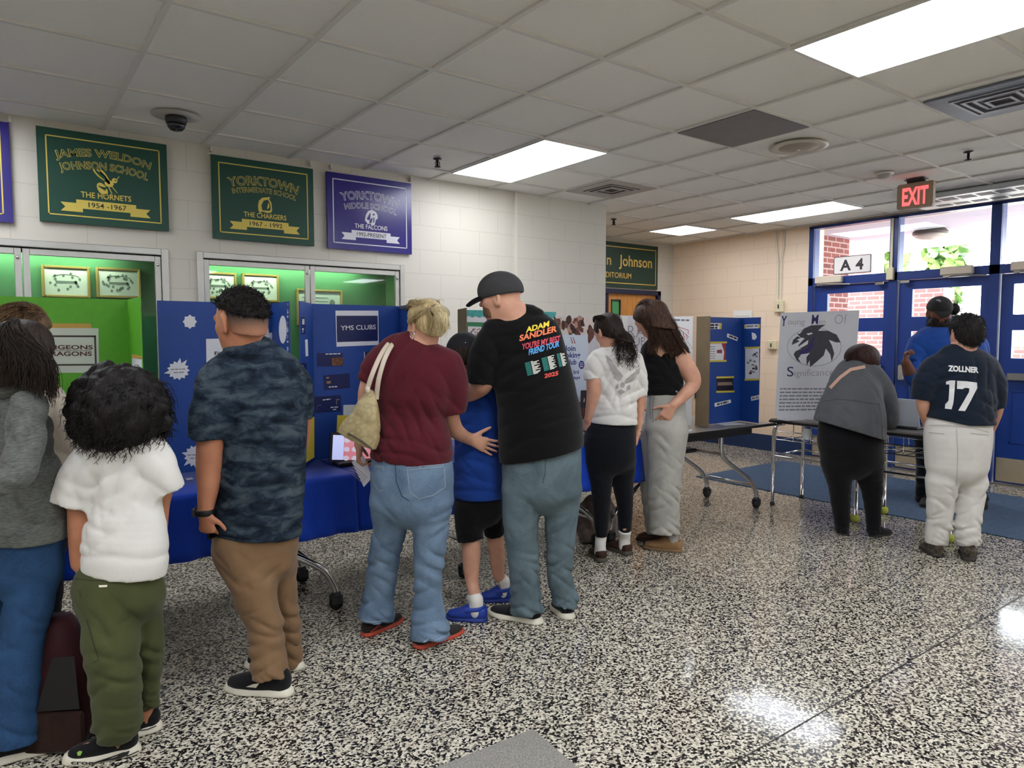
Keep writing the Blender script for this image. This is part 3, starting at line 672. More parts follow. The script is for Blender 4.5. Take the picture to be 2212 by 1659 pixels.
wall_sign('purple sign reading Yorktown Middle School, The Falcons', 2.12, 2.855, 2.166, 2.754, M_spurple, M_swhite, [('YORKTOWN', .118, .088, .50, 1), ('MIDDLE SCHOOL', .046, .062, .45, 1)], 'THE FALCONS', '1992-PRESENT', em_bird)
for k, (px_, py_) in enumerate(((20, 258), (455, 322), (670, 354), (714, 360), (887, 388))):
    p = ony(px_, py_, WY-.01); m2 = MB(); m2.box((p[0]-.008, WY-.03, p[2]-.02), (p[0]+.008, WY, CEIL-.0), bev=.003)
    tag(m2.build('sign_hook', plain('hook_white', 'cfcdc6', .5)), ['white hook under the ceiling at the far left purple sign', 'white hook above the left corner of the Chargers sign', 'white hook above the right corner of the Chargers sign', 'white hook above the left corner of the Falcons sign', 'white hook above the right corner of the Falcons sign'][k], 'hook')
# auditorium sign over the oak door
xa, xb, za, zb = 6.0, 7.686, 2.155, 2.765
t_ = thing('auditorium_sign', 'dark green auditorium sign with gold lettering above the oak door', 'sign', (6.9, AY-.03, za))
F = frame(((xa+xb)/2, AY-.03, (za+zb)/2), (1, 0, 0), (0, 0, 1)); W, H = xb-xa, zb-za
m2 = MB(); m2.prism([(-W/2, -H/2), (W/2, -H/2), (W/2, H/2), (-W/2, H/2)], F, -.028, 0); p_ = m2.build('sign_panel', plain('aud_green', '12352b', .35, var=.05), t_)
M_gold = plain('gold_paint', 'd2ad55', .45)
m2 = MB(); a, b_, e = W/2-.04, H/2-.055, .012
for q in ([(-a, b_-e), (a, b_-e), (a, b_), (-a, b_)], [(-a, -b_), (a, -b_), (a, -b_+e), (-a, -b_+e)], [(-a, -b_), (-a+e, -b_), (-a+e, b_), (-a, b_)], [(a-e, -b_), (a, -b_), (a, b_), (a-e, b_)]): shape(m2, F, q)
m2.build('border', M_gold, p_)
xn = ony(1365, 575, AY)[0]-(xa+xb)/2; xj0 = ony(1335, 575, AY)[0]; xj1 = ony(1406, 575, AY)[0]
m2 = MB(); put_text(m2, sub_frame(F, (xj0+xj1)/2-(xa+xb)/2, -.005), 'Johnson', .21, .0015, .012, fit=xj1-xj0); put_text(m2, sub_frame(F, ony(1320, 575, AY)[0]-(xa+xb)/2-.02, -.005), 'n', .2, .0015, .014, align='RIGHT')
l_ = m2.build('script_lettering', M_gold, p_)
xr = ony(1361, 590, AY)[0]-(xa+xb)/2
m2 = MB(); put_text(m2, sub_frame(F, xr, -.175), 'AUDITORIUM', .105, .0015, .006, align='RIGHT'); m2.build('lettering', M_gold, p_)

# ------------------------------------------------------------------ display cases in the wall
M_felt = plain('green_felt', '548a60', .9, var=.12, vscale=3., bmp=.2)
M_cert = plain('certificate_paper', 'dfe6dc', .6); M_gframe = plain('gold_frame', 'b49a5c', .35, metal=.4)
M_gray = plain('photo_grey', '7c857f', .7)
M_cglass = glassmat('case_glass', (.93, .97, .94))
M_strip = glow('case_lamp', 'f4ffe8', 30.); M_edge0 = plain('black_track', '131315', .5)
def display_case(label, xa, xb, mull, stile):
    t_ = thing('display_case', label, 'display case', ((xa+xb)/2, WY+.1, CZ0), 0, 'display cases in the left wall')
    Yb = WY+.33; fr = .045
    m2 = MB()
    for a, b_, c, d_ in ((xa, xa+fr, CZ0, CZ1), (xb-fr, xb, CZ0, CZ1), (xa+fr, xb-fr, CZ1-fr, CZ1), (xa+fr, xb-fr, CZ0, CZ0+fr)): m2.box((a, WY-.012, c), (b_, WY+.05, d_), bev=.004)
    m2.build('frame', M_alum, t_)
    m2 = MB(); m2.box((xa+fr, WY+.03, CZ1-.075), (xb-fr, WY+.048, CZ1-.02)); m2.build('track', M_edge0, t_)
    m2 = MB(); m2.box((xa, Yb, CZ0), (xb, Yb+.02, CZ1)); m2.box((xa+.002, WY+.05, CZ0), (xa+.012, Yb, CZ1)); m2.box((xb-.012, WY+.05, CZ0), (xb-.002, Yb, CZ1)); m2.box((xa+.012, WY+.05, CZ0), (xb-.012, Yb, CZ0+.012)); m2.box((xa+.012, WY+.05, CZ1-.012), (xb-.012, Yb, CZ1)); m2.build('lining', M_felt, t_)
    edges = [xa+fr]+mull+[xb-fr]; st = .04
    for a, b_ in zip(edges[:-1], edges[1:]):
        m2 = MB(); z0, z1 = CZ0+fr+.004, CZ1-fr-.006
        for p, q, c, d_ in ((a+.003, a+st, z0, z1), (b_-st, b_-.003, z0, z1), (a+st, b_-st, z1-st, z1), (a+st, b_-st, z0, z0+st)): m2.box((p, WY+.002, c), (q, WY+.028, d_), bev=.003)
        d = m2.build('door', M_alum, t_)
        m2 = MB(); m2.box((a+st, WY+.012, z0+st), (b_-st, WY+.017, z1-st)); m2.build('glass', M_cglass, d)
        m2 = MB(); m2.lathe([(.01, WY+.002), (.01, WY-.006), (.004, WY-.008)], 14, (b_-.022, 0, z1-.06), 'y'); m2.build('lock', M_chrome, d)
    m2 = MB(); m2.tube([(xa+.1, Yb-.12, CZ1-.03), (xb-.3, Yb-.12, CZ1-.03)], .012, 10); m2.build('strip_lamp', M_strip, t_)
    return Yb
Yb = display_case('long aluminium display case under the green Hornets sign', C1[0], C1[1], [-.85, .155], 0)
display_case('aluminium display case with sliding doors under the Falcons sign', C2[0], C2[1], [1.985], 0)
def picture(label, qa, qb, bottom_z, style):
    Y = Yb-.02; a = ony(*qa, Y); b_ = ony(*qb, Y); x0, x1, z1 = a[0], b_[0], (a[2]+b_[2])/2; z0 = z1-(x1-x0)*.76
    t_ = thing('framed_certificate', label, 'framed picture', ((x0+x1)/2, Y, z0), 0, 'framed certificates in the display cases')
    m2 = MB(); e = .018
    for p, q, c, d_ in ((x0, x0+e, z0, z1), (x1-e, x1, z0, z1), (x0+e, x1-e, z1-e, z1), (x0+e, x1-e, z0, z0+e)): m2.box((p, Y-.012, c), (q, Y+.019, d_), bev=.004)
    m2.build('frame', M_gframe, t_)
    m2 = MB(); m2.box((x0+e, Y, z0+e), (x1-e, Y+.015, z1-e)); pp = m2.build('paper', M_cert if style < 3 else plain('certificate_pale', 'cfdcd4', .6), t_)
    F = frame(((x0+x1)/2, Y-.0005, (z0+z1)/2), (1, 0, 0), (0, 0, 1)); W, H = x1-x0-2*e, z1-z0-2*e; m2 = MB()
    if style < 3:
        for k in range(26 if style else 14):
            an = k*2.399; rr = .5+.45*((k*37) % 10)/10
            u = W*.44*math.cos(an)*rr; v_ = H*.40*math.sin(an)*rr
            shape(m2, F, ell(u, v_, .008, .010, 10))
        arc_ = [(W*.32*math.cos(math.pi*(1-k/12)), H*.12+H*.14*math.sin(math.pi*k/12)) for k in range(13)]
        shape(m2, F, arc_+[(p[0], p[1]+.006) for p in arc_[::-1]])
        shape(m2, F, [(-.06, -.01), (.06, -.01), (.06, .006), (-.06, .006)])
    else:
        for k in range(4): shape(m2, F, [(-W*.42, H*.3-.03*k), (W*.2, H*.3-.03*k), (W*.2, H*.3-.03*k+.006), (-W*.42, H*.3-.03*k+.006)])
        shape(m2, F, ell(W*.3, H*.15, .024, .03, 16)); 
    m2.build('portraits', M_gray, pp)
picture('framed group certificate at left behind glass streaks above green board', (88, 572), (194, 577), 0, 0)
picture('framed group certificate right beside the first above green board', (206, 577), (303, 581), 0, 1)
picture('framed group certificate partly behind camo shirted man', (430, 586), (510, 590), 0, 1)
picture('framed group certificate above the head of camo shirted man', (522, 590), (602, 594), 0, 2)
picture('small framed pale certificate above the YMS clubs board', (640, 622), (739, 629), 0, 3)

# ------------------------------------------------------------------ tables
M_cloth = cloth('blue_table_cover', '113cac', .45, .08, 1200., .25, 5.)
M_top = plain('grey_laminate', '8d8880', .28, var=.08, vscale=30.); M_edge = plain('black_edge', '131315', .5)
TF, TB, TZ = 3.42, 4.18, .75
def flare_leg(t_, xf, yy, dirx):
    """bent chrome leg: down from the top, flaring outwards to a caster"""
    P = [(xf, yy, TZ-.04), (xf, yy, .55), (xf+.02*dirx, yy, .50), (xf+.08*dirx, yy, .45), (xf+.34*dirx, yy, .30), (xf+.44*dirx, yy, .23), (xf+.49*dirx, yy, .14), (xf+.50*dirx, yy, .085)]
    Q = []
    for k in range(len(P)-1):
        for s_ in range(4):
            Q.append(tuple(P[k][i]+(P[k+1][i]-P[k][i])*s_/4 for i in range(3)))
    Q.append(P[-1]); Q = np.array(Q)
    for _ in range(3): Q[1:-1] = (Q[:-2]+2*Q[1:-1]+Q[2:])/4
    m2 = MB(); m2.tube(Q, .019, 14); l = m2.build('leg', M_chrome, t_)
    x = xf+.5*dirx
    m2 = MB(); m2.lathe([(.02, .10), (.028, .085), (.03, .07)], 14, (x, yy, 0)); m2.box((x-.03, yy-.024, .035), (x+.03, yy-.016, .08)); m2.box((x-.03, yy+.016, .035), (x+.03, yy+.024, .08)); c_ = m2.build('caster_fork', M_dark, l)
    m2 = MB(); m2.lathe([(.012, -.016), (.036, -.014), (.038, -.006), (.038, .006), (.036, .014), (.012, .016)], 22, (x, yy, .038), 'y'); m2.build('caster_wheel', M_black, l)
    return Q
def table(label, xa, xb, legs, z=TZ):
    t_ = thing('folding_table', label, 'table', ((xa+xb)/2, (TF+TB)/2, 0), 0, 'long rolling tables along the wall')
    m2 = MB(); m2.box((xa, TF, z-.022), (xb, TB, z-.001), bev=.006); tp = m2.build('tabletop', M_top, t_)
    m2 = MB(); e = .004
    m2.box((xa-e, TF-e, z-.024), (xb+e, TF, z-.003)); m2.box((xa-e, TB, z-.024), (xb+e, TB+e, z-.003)); m2.box((xa-e, TF, z-.024), (xa, TB, z-.003)); m2.box((xb, TF, z-.024), (xb+e, TB, z-.003)); m2.build('edge_band', M_edge, tp)
    m2 = MB(); m2.box((xa+.25, TF+.03, z-.075), (xb-.28, TF+.05, z-.022)); m2.build('apron', M_edge, t_); m2 = MB(); m2.box((xa+.25, TB-.05, z-.075), (xb-.28, TB-.03, z-.022)); m2.build('apron', M_edge, t_)
    for xf, dr in legs:
        for yy in (TF+.13, TB-.11): flare_leg(t_, xf, yy, dr)
        m2 = MB(); m2.tube([(xf+.46*dr, TF+.13, .205), (xf+.46*dr, TB-.11, .205)], .012, 10); m2.build('cross_bar', M_chrome, t_)
        m2 = MB(); m2.tube([(xf, TF+.13, .52), (xf, TB-.11, .52)], .014, 10); m2.build('cross_bar', M_chrome, t_)
    xm = [l[0] for l in legs]
    m2 = MB(); m2.tube([(min(xm), (TF+TB)/2, .52), (max(xm), (TF+TB)/2, .52)], .016, 10); m2.build('stretcher', M_dark, t_)
    return t_
table('blue covered table at left under the green and starburst boards', -.95, 1.485, [(.93, 1), (-.4, -1)])
table('blue covered table in the middle under the clubs boards', 1.5, 3.40, [(2.75, -1), (2.85, 1)])
table('bare grey rolling table end at right under the taped board', 3.42, 5.27, [(4.72, 1), (3.98, -1)])
def table_cover(label, xa, xb, seed, rt=True, lf=True):
    m2 = MB(); r = random.Random(seed); hem = .455; n = int((xb-xa)/.02); P = []
    ph = r.random()*6
    def off(x, f): return f*(.012*math.sin(x*21+ph)+.008*math.sin(x*47+2*ph)+.02)
    top = TZ+.003; rows = []
    prof = [(TB+.03, top-.2, .4), (TB+.012, top-.03, 0), (TB, top, 0), (TF+.06, top, 0), (TF+.006, top-.0005, 0), (TF-.008, top-.006, 0), (TF-.012, top-.02, .05)]+[(TF-.013, top-.02-(top-.02-hem)*k/7, k/7) for k in range(1, 8)]
    for k in range(n+1):
        x = xa+(xb-xa)*k/n
        rows.append([(x, y-(off(x, f) if y < TF else 0), z) for y, z, f in prof])
    m = len(prof); vs = [p for r_ in rows for p in r_]
    fs = [(a*m+b_, a*m+b_+1, (a+1)*m+b_+1, (a+1)*m+b_) for a in range(n) for b_ in range(m-1)]
    m2.add(vs, fs, 0, True)
    for end, x in ((lf, xa), (rt, xb)):
        if end:
            s_ = -1 if x == xa else 1; ny = 20; vs = []
            for k in range(ny+1):
                y = TF-.012+(TB-TF+.02)*k/ny
                for q in range(6): f = q/5; vs.append((x+s_*(.001+f*(.015+.012*math.sin(y*20+ph))), y-(off(x, f) if k == 0 else 0), top-(top-hem)*f))
            m2.add(vs, [((a*6+b_), (a*6+b_+1), ((a+1)*6+b_+1), ((a+1)*6+b_)) for a in range(ny) for b_ in range(5)], 0, True)
    o = m2.build('table_cover', M_cloth); md = o.modifiers.new('thick', 'SOLIDIFY'); md.thickness = .0015; md.offset = 1
    return tag(o, label, 'tablecloth', 'blue plastic table covers')
table_cover('blue plastic cover on the left table below the starburst board', -.96, 1.492, 1)
table_cover('blue plastic cover on the middle table behind maroon shirted woman', 1.496, 3.408, 2)
table_cover('blue plastic cover on the right table ending behind the girls', 3.412, 4.02, 3, True, True)

# ------------------------------------------------------------------ trifold boards
def wing_end(h, px_, L, zt):
    """end of a wing of length L hinged at h that closes towards the room and lies on picture column px_"""
    best = None
    for k in range(-95, 96):
        a = math.radians(k); p = np.array([h[0]+L*math.sin(a), h[1]-L*math.cos(a)])
        e = abs(pix((p[0], p[1], zt))[0]-px_)
        if best is None or e < best[0]: best = (e, p)
    return best[1]
def board_panel(t_, name, p, q, z0, z1, mat, back=None, th=.005):
    """upright panel from p to q (plan), face on the right-hand side towards the room"""
    p = np.array(p, float); q = np.array(q, float); L = np.linalg.norm(q-p)
    F = frame(((p[0]+q[0])/2, (p[1]+q[1])/2, (z0+z1)/2), ((q-p)[0], (q-p)[1], 0), (0, 0, 1))
    H = z1-z0; m2 = MB(); m2.prism([(-L/2, -H/2), (L/2, -H/2), (L/2, H/2), (-L/2, H/2)], F, -th, 0)
    return m2.build(name, mat, t_), F, L, H
def uv_of(F, x, y):
    """panel coordinates of a picture point on the panel"""
    o, u, v, n = F; d = ray(x, y); t = ((o-CC)@n)/(d@n); p = CC+d*t-o; return p@u, p@v
def quad_px(F, pts): return [uv_of(F, *p) for p in pts]
def sheet(parent, F, pts, mat, name='sheet', d=.0015):
    m2 = MB(); m2.prism(quad_px(F, pts), F, .0002, d); return m2.build(name, mat, parent)
def scribble(parent, F, pts_rows, mat, d=.0022, h=.006, name='print'):
    """rows of unreadable small print, as word-long bars; each row = (x0,y0,x1,y1) in the picture"""
    m2 = MB(); r = random.Random(len(pts_rows)*7+int(pts_rows[0][0]))
    for (xa, ya, xb, yb) in pts_rows:
        a = np.array(uv_of(F, xa, ya)); b_ = np.array(uv_of(F, xb, yb)); L = np.linalg.norm(b_-a); t = (b_-a)/L; nn = np.array([-t[1], t[0]]); s_ = 0
        while s_ < L:
            w_ = min(L-s_, h*(1.5+3.5*r.random())); p = a+t*s_; q = p+t*w_
            m2.prism([p-nn*h/2, q-nn*h/2, q+nn*h/2, p+nn*h/2], F, d-.0006, d); s_ += w_+h*.7
    return m2.build(name, mat, parent)
def px_text(parent, F, t, xa, ya, xb, yb, hpx, mat, d=.0022, bold=.01, name='lettering', thin=None):
    """text whose baseline runs between two picture points"""
    a = np.array(uv_of(F, xa, ya)); b_ = np.array(uv_of(F, xb, yb)); c = np.array(uv_of(F, xa, ya-hpx)); hgt = np.linalg.norm(c-a)
    t_ = (b_-a); L = np.linalg.norm(t_); G = sub_frame(F, *((a+b_)/2), rot=math.atan2(t_[1], t_[0]))
    m2 = MB(); put_text(m2, G, t, hgt/.73, d, bold, fit=L); return m2.build(name, mat, parent)
def ztop(px_, py_, Y): return ony(px_, py_, Y)[2]
M_paper = plain('white_paper', 'dcdce2', .7, var=.02); M_ink = plain('black_ink', '1c1a22', .7); M_greyink = plain('grey_ink', '7d7d85', .7)
M_bblue = plain('board_blue', '123f8c', .55, var=.05, vscale=40.); M_card = plain('brown_cardboard', '7b6a50', .85, var=.08)
M_navycard = plain('navy_card', '0f1c52', .4); M_tape = plain('yellow_tape', 'c9b84a', .5); M_ycard = plain('yellow_folder', 'b9a82c', .55, var=.06)
BZ = TZ+.004
def trifold(label, Y, pl, pr, pyl, pyr, wl, wr, mat, wmat=None, Lw=.305, z0=BZ):
    a = ony(pl, pyl, Y); b_ = ony(pr, pyr, Y); zt = (a[2]+b_[2])/2
    t_ = thing('trifold_board', label, 'display board', ((a[0]+b_[0])/2, Y, z0))
    mp, F, L, H = board_panel(t_, 'centre_panel', a[:2], b_[:2], z0, zt, mat)
    out = {'t': t_, 'mid': (mp, F, L, H)}
    if wl is not None:
        e = wing_end(a[:2], wl, Lw, zt) if not hasattr(wl, '__len__') else np.array(wl); p_, Fw, Lx, H = board_panel(t_, 'side_panel', e, a[:2], z0, zt, wmat or mat); out['l'] = (p_, Fw)
    if wr is not None:
        e = wing_end(b_[:2], wr, Lw, zt) if not hasattr(wr, '__len__') else np.array(wr); p_, Fw, Lx, H = board_panel(t_, 'side_panel', b_[:2], e, z0, zt, wmat or mat); out['r'] = (p_, Fw)
    return out
# green board
M_bgreen = plain('board_green', '53a01a', .55, var=.05, vscale=30.); 
B = trifold('bright green trifold board behind the curly haired child', 4.03, -60, 275, 637, 648, None, 303, M_bgreen); p_, F = B['mid'][:2]
sheet(p_, F, [(60, 698), (197, 699), (197, 712), (60, 711)], plain('tan_strip', 'b8923f', .6), 'strip', .0012)
s_ = sheet(p_, F, [(0, 708), (212.5, 709), (214, 805), (0, 806)], plain('grey_sheet', 'bfc4b8', .7), d=.002)
m2 = MB()
for pts in ([(10, 724), (207, 724.5), (207, 728.5), (10, 728)], [(10, 787), (209, 786), (209, 789.5), (10, 791)], [(203, 725), (207, 725), (209, 789), (205, 789)], [(10, 724), (14, 724), (14, 790), (10, 790)]): m2.prism(quad_px(F, pts), F, .0022, .003)
m2.build('border', plain('brown_border', '3b332c', .6), s_)
M_ddr = plain('brown_red_letters', '4c2a22', .6)
px_text(s_, F, 'DUNGEONS', 70, 754.5, 200, 754.5, 9.5, M_ddr, .003, .03); px_text(s_, F, 'DRAGONS', 92, 768.5, 198, 768.5, 9.5, M_ddr, .003, .03)
m2 = MB(); m2.prism(quad_px(F, [(72, 756.5), (197, 757), (197, 758), (72, 757.5)]), F, .0022, .003); m2.build('rule', M_ddr, s_)
pw, Fw = B['r']; s_ = sheet(pw, Fw, [(285.5, 765), (307, 769), (307, 800), (286, 797)], M_paper); sheet(s_, Fw, [(285.5, 765), (307, 769), (307, 776), (285.5, 772)], plain('tan_strip', 'b8923f', .6), 'strip', .003)
# starburst board
B = trifold('blue trifold board with white starburst labels behind camo shirted man', 3.98, 339, 586, 650, 655, None, 624, M_bblue); p_, F = B['mid'][:2]
def burst(cx_, cy_, rx, ry, n, spk, seed, F=F, p_=p_):
    r = random.Random(seed); pts = []
    for k in range(2*n):
        a = math.pi*k/n; q = (1+(spk*r.random() if r.random() < .35 else 0)) if k % 2 == 0 else .78
        pts.append((cx_+rx*q*math.cos(a), cy_+ry*q*math.sin(a)))
    return sheet(p_, F, pts, M_paper, 'starburst')
burst(410, 695, 15.5, 15.5, 8, 0, 1)
for (cx_, cy_, rx, ry, sd) in ((385, 800, 25, 21, 5), (430, 882, 20, 20, 7), (421, 985, 24, 24, 9), (575, 733, 22, 18, 11)):
    o = burst(cx_, cy_, rx, ry, 13, .6, sd)
    scribble(o, F, [(cx_-16, cy_-2, cx_+16, cy_-3), (cx_-10, cy_+5, cx_+12, cy_+4)], M_greyink, h=.005)
s_ = sheet(p_, F, [(445, 732), (500, 731), (500, 800), (446, 799)], M_paper)
px_text(s_, F, 'Fi', 463, 767, 473, 767, 8, M_ink, .0025, .02); px_text(s_, F, 'Re', 460, 780, 474, 780, 8, M_ink, .0025, .0)
pw, Fw = B['r']
m2 = MB(); pts = []
for k in range(48): a = 2*math.pi*k/48; q = 1+.06*(k % 2); pts.append((611.5+8*q*math.cos(a), 712+29*q*math.sin(a)))
m2.prism(quad_px(Fw, pts), Fw, .0003, .002); m2.build('scalloped_label', M_paper, pw)
r_ = random.Random(3); mcs = [plain('patterned_border', '8f7aa6', .6), plain('patterned_border_light', 'c9c0d2', .6), plain('patterned_border_dark', '3c3a66', .6)]
m2 = MB()
for k in range(40):
    y = 655+k*4.5; x = 620.5+.5*(k % 3)
    m2.prism(quad_px(Fw, [(x, y), (623.2, y), (623.2, y+4.2), (x, y+4.2)]), Fw, .0003, .002+.0002*(k % 2), r_.randrange(3))
m2.build('patterned_border', mcs, pw)
# YMS clubs board
B = trifold('blue trifold board titled YMS CLUBS beside maroon shirted woman', 3.95, 675, 862, 655.5, 662, 648, 889, M_bblue); p_, F = B['mid'][:2]
s_ = sheet(p_, F, [(724.5, 671), (817, 671), (818, 745), (727, 749)], M_paper)
o = sheet(s_, F, [(726.5, 682), (815.5, 682), (816, 736.5), (728, 739)], M_navycard, 'title_card', .0022)
px_text(o, F, 'YMS CLUBS', 736, 713.5, 812, 711, 10.5, M_paper, .003, .012)
def card(pts, rows, name='club_card', extra=None):
    c_ = sheet(p_, F, pts, M_navycard, name)
    if rows: scribble(c_, F, rows, M_paper, h=.006)
    if extra: 
        for q, mt in extra: sheet(c_, F, q, mt, 'picture', .0025)
    return c_
M_pic = plain('brown_picture', '6b4128', .6, var=.5, vscale=60.); M_pic2 = plain('tan_picture', '9a7358', .6, var=.4, vscale=80.)
card([(684.5, 763), (740.5, 762), (741, 791), (685, 792)], [(703, 765, 735, 764)], extra=[([(716, 773), (740, 772), (740.5, 789), (717, 790)], M_pic)])
card([(698, 811), (755, 806), (756, 838), (700, 843)], [(710, 836, 728, 835)], extra=[([(704, 815), (710, 814), (711, 817), (705, 818)], M_pic2), ([(704, 824), (714, 823), (714, 828), (706, 829)], M_pic2)])
c_ = card([(679.5, 857), (736, 853), (737, 888), (680, 892)], [(697, 864, 714, 862), (714, 880, 730, 879), (719, 885, 726, 884)])
m2 = MB(); m2.prism(quad_px(F, [(726, 862), (727.5, 862), (727.5, 874), (726, 874)]), F, .001, .0026); m2.prism(quad_px(F, [(726, 862), (733, 862), (733, 864), (726, 864)]), F, .001, .0026); m2.build('mark', M_greyink, c_)
m2 = MB(); pts = [(uv_of(F, 690.5+7*math.cos(k*.3), 882+7*math.sin(k*.3))) for k in range(21)]
for a, b_ in zip(pts[4:-4:2], pts[5:-3:2]): m2.prism([(a[0]-.003, a[1]-.003), (b_[0]+.003, b_[1]-.003), (b_[0]+.003, b_[1]+.003), (a[0]-.003, a[1]+.003)], F, .001, .0026)
m2.build('wreath', plain('wreath', '4d4a78', .6), c_)
c_ = card([(786, 760), (826, 758), (826, 790), (788, 792)], None); sheet(c_, F, [(793, 775), (803, 773), (804, 786), (794, 787)], M_paper, 'badge', .0025); sheet(c_, F, [(786, 760), (787.3, 760), (788.5, 792), (787.2, 792)], M_paper, 'edge', .0025)
pw, Fw = B['l']
c_ = sheet(pw, Fw, [(650, 685), (658.5, 684.5), (660, 721), (650.5, 722)], M_navycard, 'club_card'); scribble(c_, Fw, [(652, 691, 657, 691), (652, 695, 657, 695), (652, 699, 657, 699), (652, 711, 656, 711), (653, 716, 654, 716)], M_paper, h=.008)
sheet(pw, Fw, [(658.8, 734), (664, 733), (665.5, 769), (660, 770)], M_paper, 'strip'); sheet(pw, Fw, [(651.5, 784), (662, 783), (663, 812), (653, 814)], M_navycard, 'club_card'); sheet(pw, Fw, [(651, 790), (654, 789), (654.5, 802), (652, 803)], M_paper, 'strip', .003); sheet(pw, Fw, [(655, 812), (662, 810), (662, 812.5), (656, 814)], M_paper, 'strip', .003)
# cooking club boards
M_lav = plain('pale_board', 'd6d5dc', .6); M_teal = plain('teal_border', '3f9c98', .6, var=.2, vscale=60.); M_pgreen = plain('green_frame_card', '2c7a4f', .6)
e = ony(967, 668, 3.62)
B = trifold('white trifold board with teal scalloped border and brown back', 3.95, 990, 1201, 669, 674, (2.375, 3.70), None, M_lav, M_card); p_, F = B['mid'][:2]
m2 = MB(); top = [(990 + k*(211/28), 669+k*5/28) for k in range(29)]; bot = [(x, y+(13 if k % 2 else 16.5)) for k, (x, y) in enumerate(top)]
for k in range(28): m2.prism(quad_px(F, [top[k], top[k+1], bot[k+1], bot[k]]), F, .0003, .002)
m2.build('scalloped_border', M_teal, p_)
s_ = sheet(p_, F, [(1002, 695.5), (1072, 697), (1072, 760), (1001, 760)], M_pgreen, 'picture_mount'); o = sheet(s_, F, [(1011, 705), (1066, 707), (1066, 752), (1010, 752)], M_paper, 'picture', .0022)
m2 = MB(); r_ = random.Random(9)
for k in range(16): x, y = 1015+r_.random()*20, 708+r_.random()*22; m2.prism(quad_px(F, [(x, y), (x+3, y-1), (x+3.5, y+2), (x+.5, y+3)]), F, .001, .003)
m2.build('food_sketch', M_pic2, o)
t_ = thing('cooking_poster', 'white cooking club poster with meat photo and blue handwriting', 'poster', (3.45, 3.87, BZ))
a = ony(1201, 682, 3.87); b_ = ony(1293, 683, 3.80); pp, F, L, H = board_panel(t_, 'poster_board', a[:2], b_[:2], BZ, a[2], M_lav)
m2 = MB(); r_ = random.Random(12); mm = [plain('meat_brown', '6a4036', .5, var=.4, vscale=70.), plain('meat_pink', 'b78d7d', .5, var=.3, vscale=70.), plain('meat_dark', '3a2420', .5, var=.3), plain('plate_white', 'd9cfc6', .5)]
m2.prism(quad_px(F, [(1201, 684), (1283, 684), (1283, 722), (1201, 722)]), F, .0003, .001, 3)
for k in range(42):
    cx_, cy_ = 1203+78*r_.random(), 687+33*r_.random(); m2.prism(quad_px(F, [(cx_+7*q[0], cy_+9*q[1]) for q in ell(0, 0, .9+.4*r_.random(), .5+.4*r_.random(), 9, r_.random()*3)]), F, .0008, .0012+.0001*k, r_.choice((0, 0, 1, 2, 3)))
m2.prism(quad_px(F, [(1272, 705), (1283, 712), (1282, 728), (1272, 742), (1269, 735)]), F, .0008, .0062, 0)
m2.build('meat_photo', mm, pp)
s_ = sheet(pp, F, [(1195, 723), (1269, 724), (1269, 800), (1262, 862), (1195, 862)], plain('pale_blue_sheet', 'cfdce8', .6), 'flyer', .007)
M_bink = plain('blue_ink', '26247e', .6)
for t, xa, ya, xb, yb, h in (('Join', 1220, 758, 1243, 758, 12), ('Cooking', 1203, 773, 1252, 772, 12), ('Club', 1220, 788, 1244, 787, 12), ('d 3rd', 1229, 808, 1249, 807, 8), ('sdays', 1232, 820, 1252, 818, 7)): px_text(s_, F, t, xa, ya, xb, yb, h, M_bink, .008, .02)
m2 = MB(); m2.prism(quad_px(F, [(1255+6.5*math.cos(k*2*math.pi/7), 788+9.5*math.sin(k*2*math.pi/7)) for k in range(7)]), F, .007, .0085); o = m2.build('badge', M_bink, s_); scribble(o, F, [(1251, 784, 1259, 784), (1251, 788, 1259, 788), (1251, 792, 1259, 792)], M_lav, .0092, .006)
m2 = MB()
for x in (1232, 1237): m2.prism(quad_px(F, [(x-1, 728), (x, 728), (x+5, 742), (x+3, 742)]), F, .007, .0083)
m2.build('red_mark', plain('red_mark', 'a2483f', .6), s_)
s_ = sheet(pp, F, [(1250, 868), (1264, 868), (1264, 912), (1248, 912)], mm[0], 'lower_photo', .003)
# drawing club board
Yd = 3.86
B = trifold('white trifold board lettered CLUB between the two girls', Yd, 1357, 1455, 682, 684, 1289, None, M_lav, plain('white_board_wing', 'e6e6e6', .6)); p_, F = B['mid'][:2]
px_text(p_, F, 'DRA', 1330, 730, 1392, 729, 29, M_greyink, .0012, -.02); px_text(p_, F, 'CLUB', 1341, 749, 1394, 746, 20, M_ink, .0012, -.025)
h_ = ony(1455, 684, Yd); eR = ony(1497, 684, 3.70); zt = ztop(1455, 684, Yd)
pw, Fw, L, H = board_panel(B['t'], 'side_panel', h_[:2], eR[:2], BZ, zt, plain('white_board_wing', 'e6e6e6', .6))
scribble(pw, Fw, [(1456, 691, 1490, 692)], M_greyink, .0012, .014, 'handwriting')
m2 = MB()
for a, b_ in (((1455, 703), (1487, 713)), ((1487, 713), (1487, 722)), ((1470, 712), (1488, 728)), ((1476, 716), (1478, 735)), ((1482, 722), (1485, 732))):
    a = np.array(uv_of(Fw, *a)); b_ = np.array(uv_of(Fw, *b_)); t = (b_-a)/np.linalg.norm(b_-a); nn = np.array([-t[1], t[0]])*.0022; m2.prism([a-nn, b_-nn, b_+nn, a+nn], Fw, .0003, .0012)
m2.build('red_hand_sketch', plain('red_pencil', 'c0504a', .6), pw)
m2 = MB(); pts = [(1471, 825), (1476, 818), (1476, 835)]; m2.prism(quad_px(Fw, pts), Fw, .0003, .0012); m2.build('black_mark', M_ink, pw)
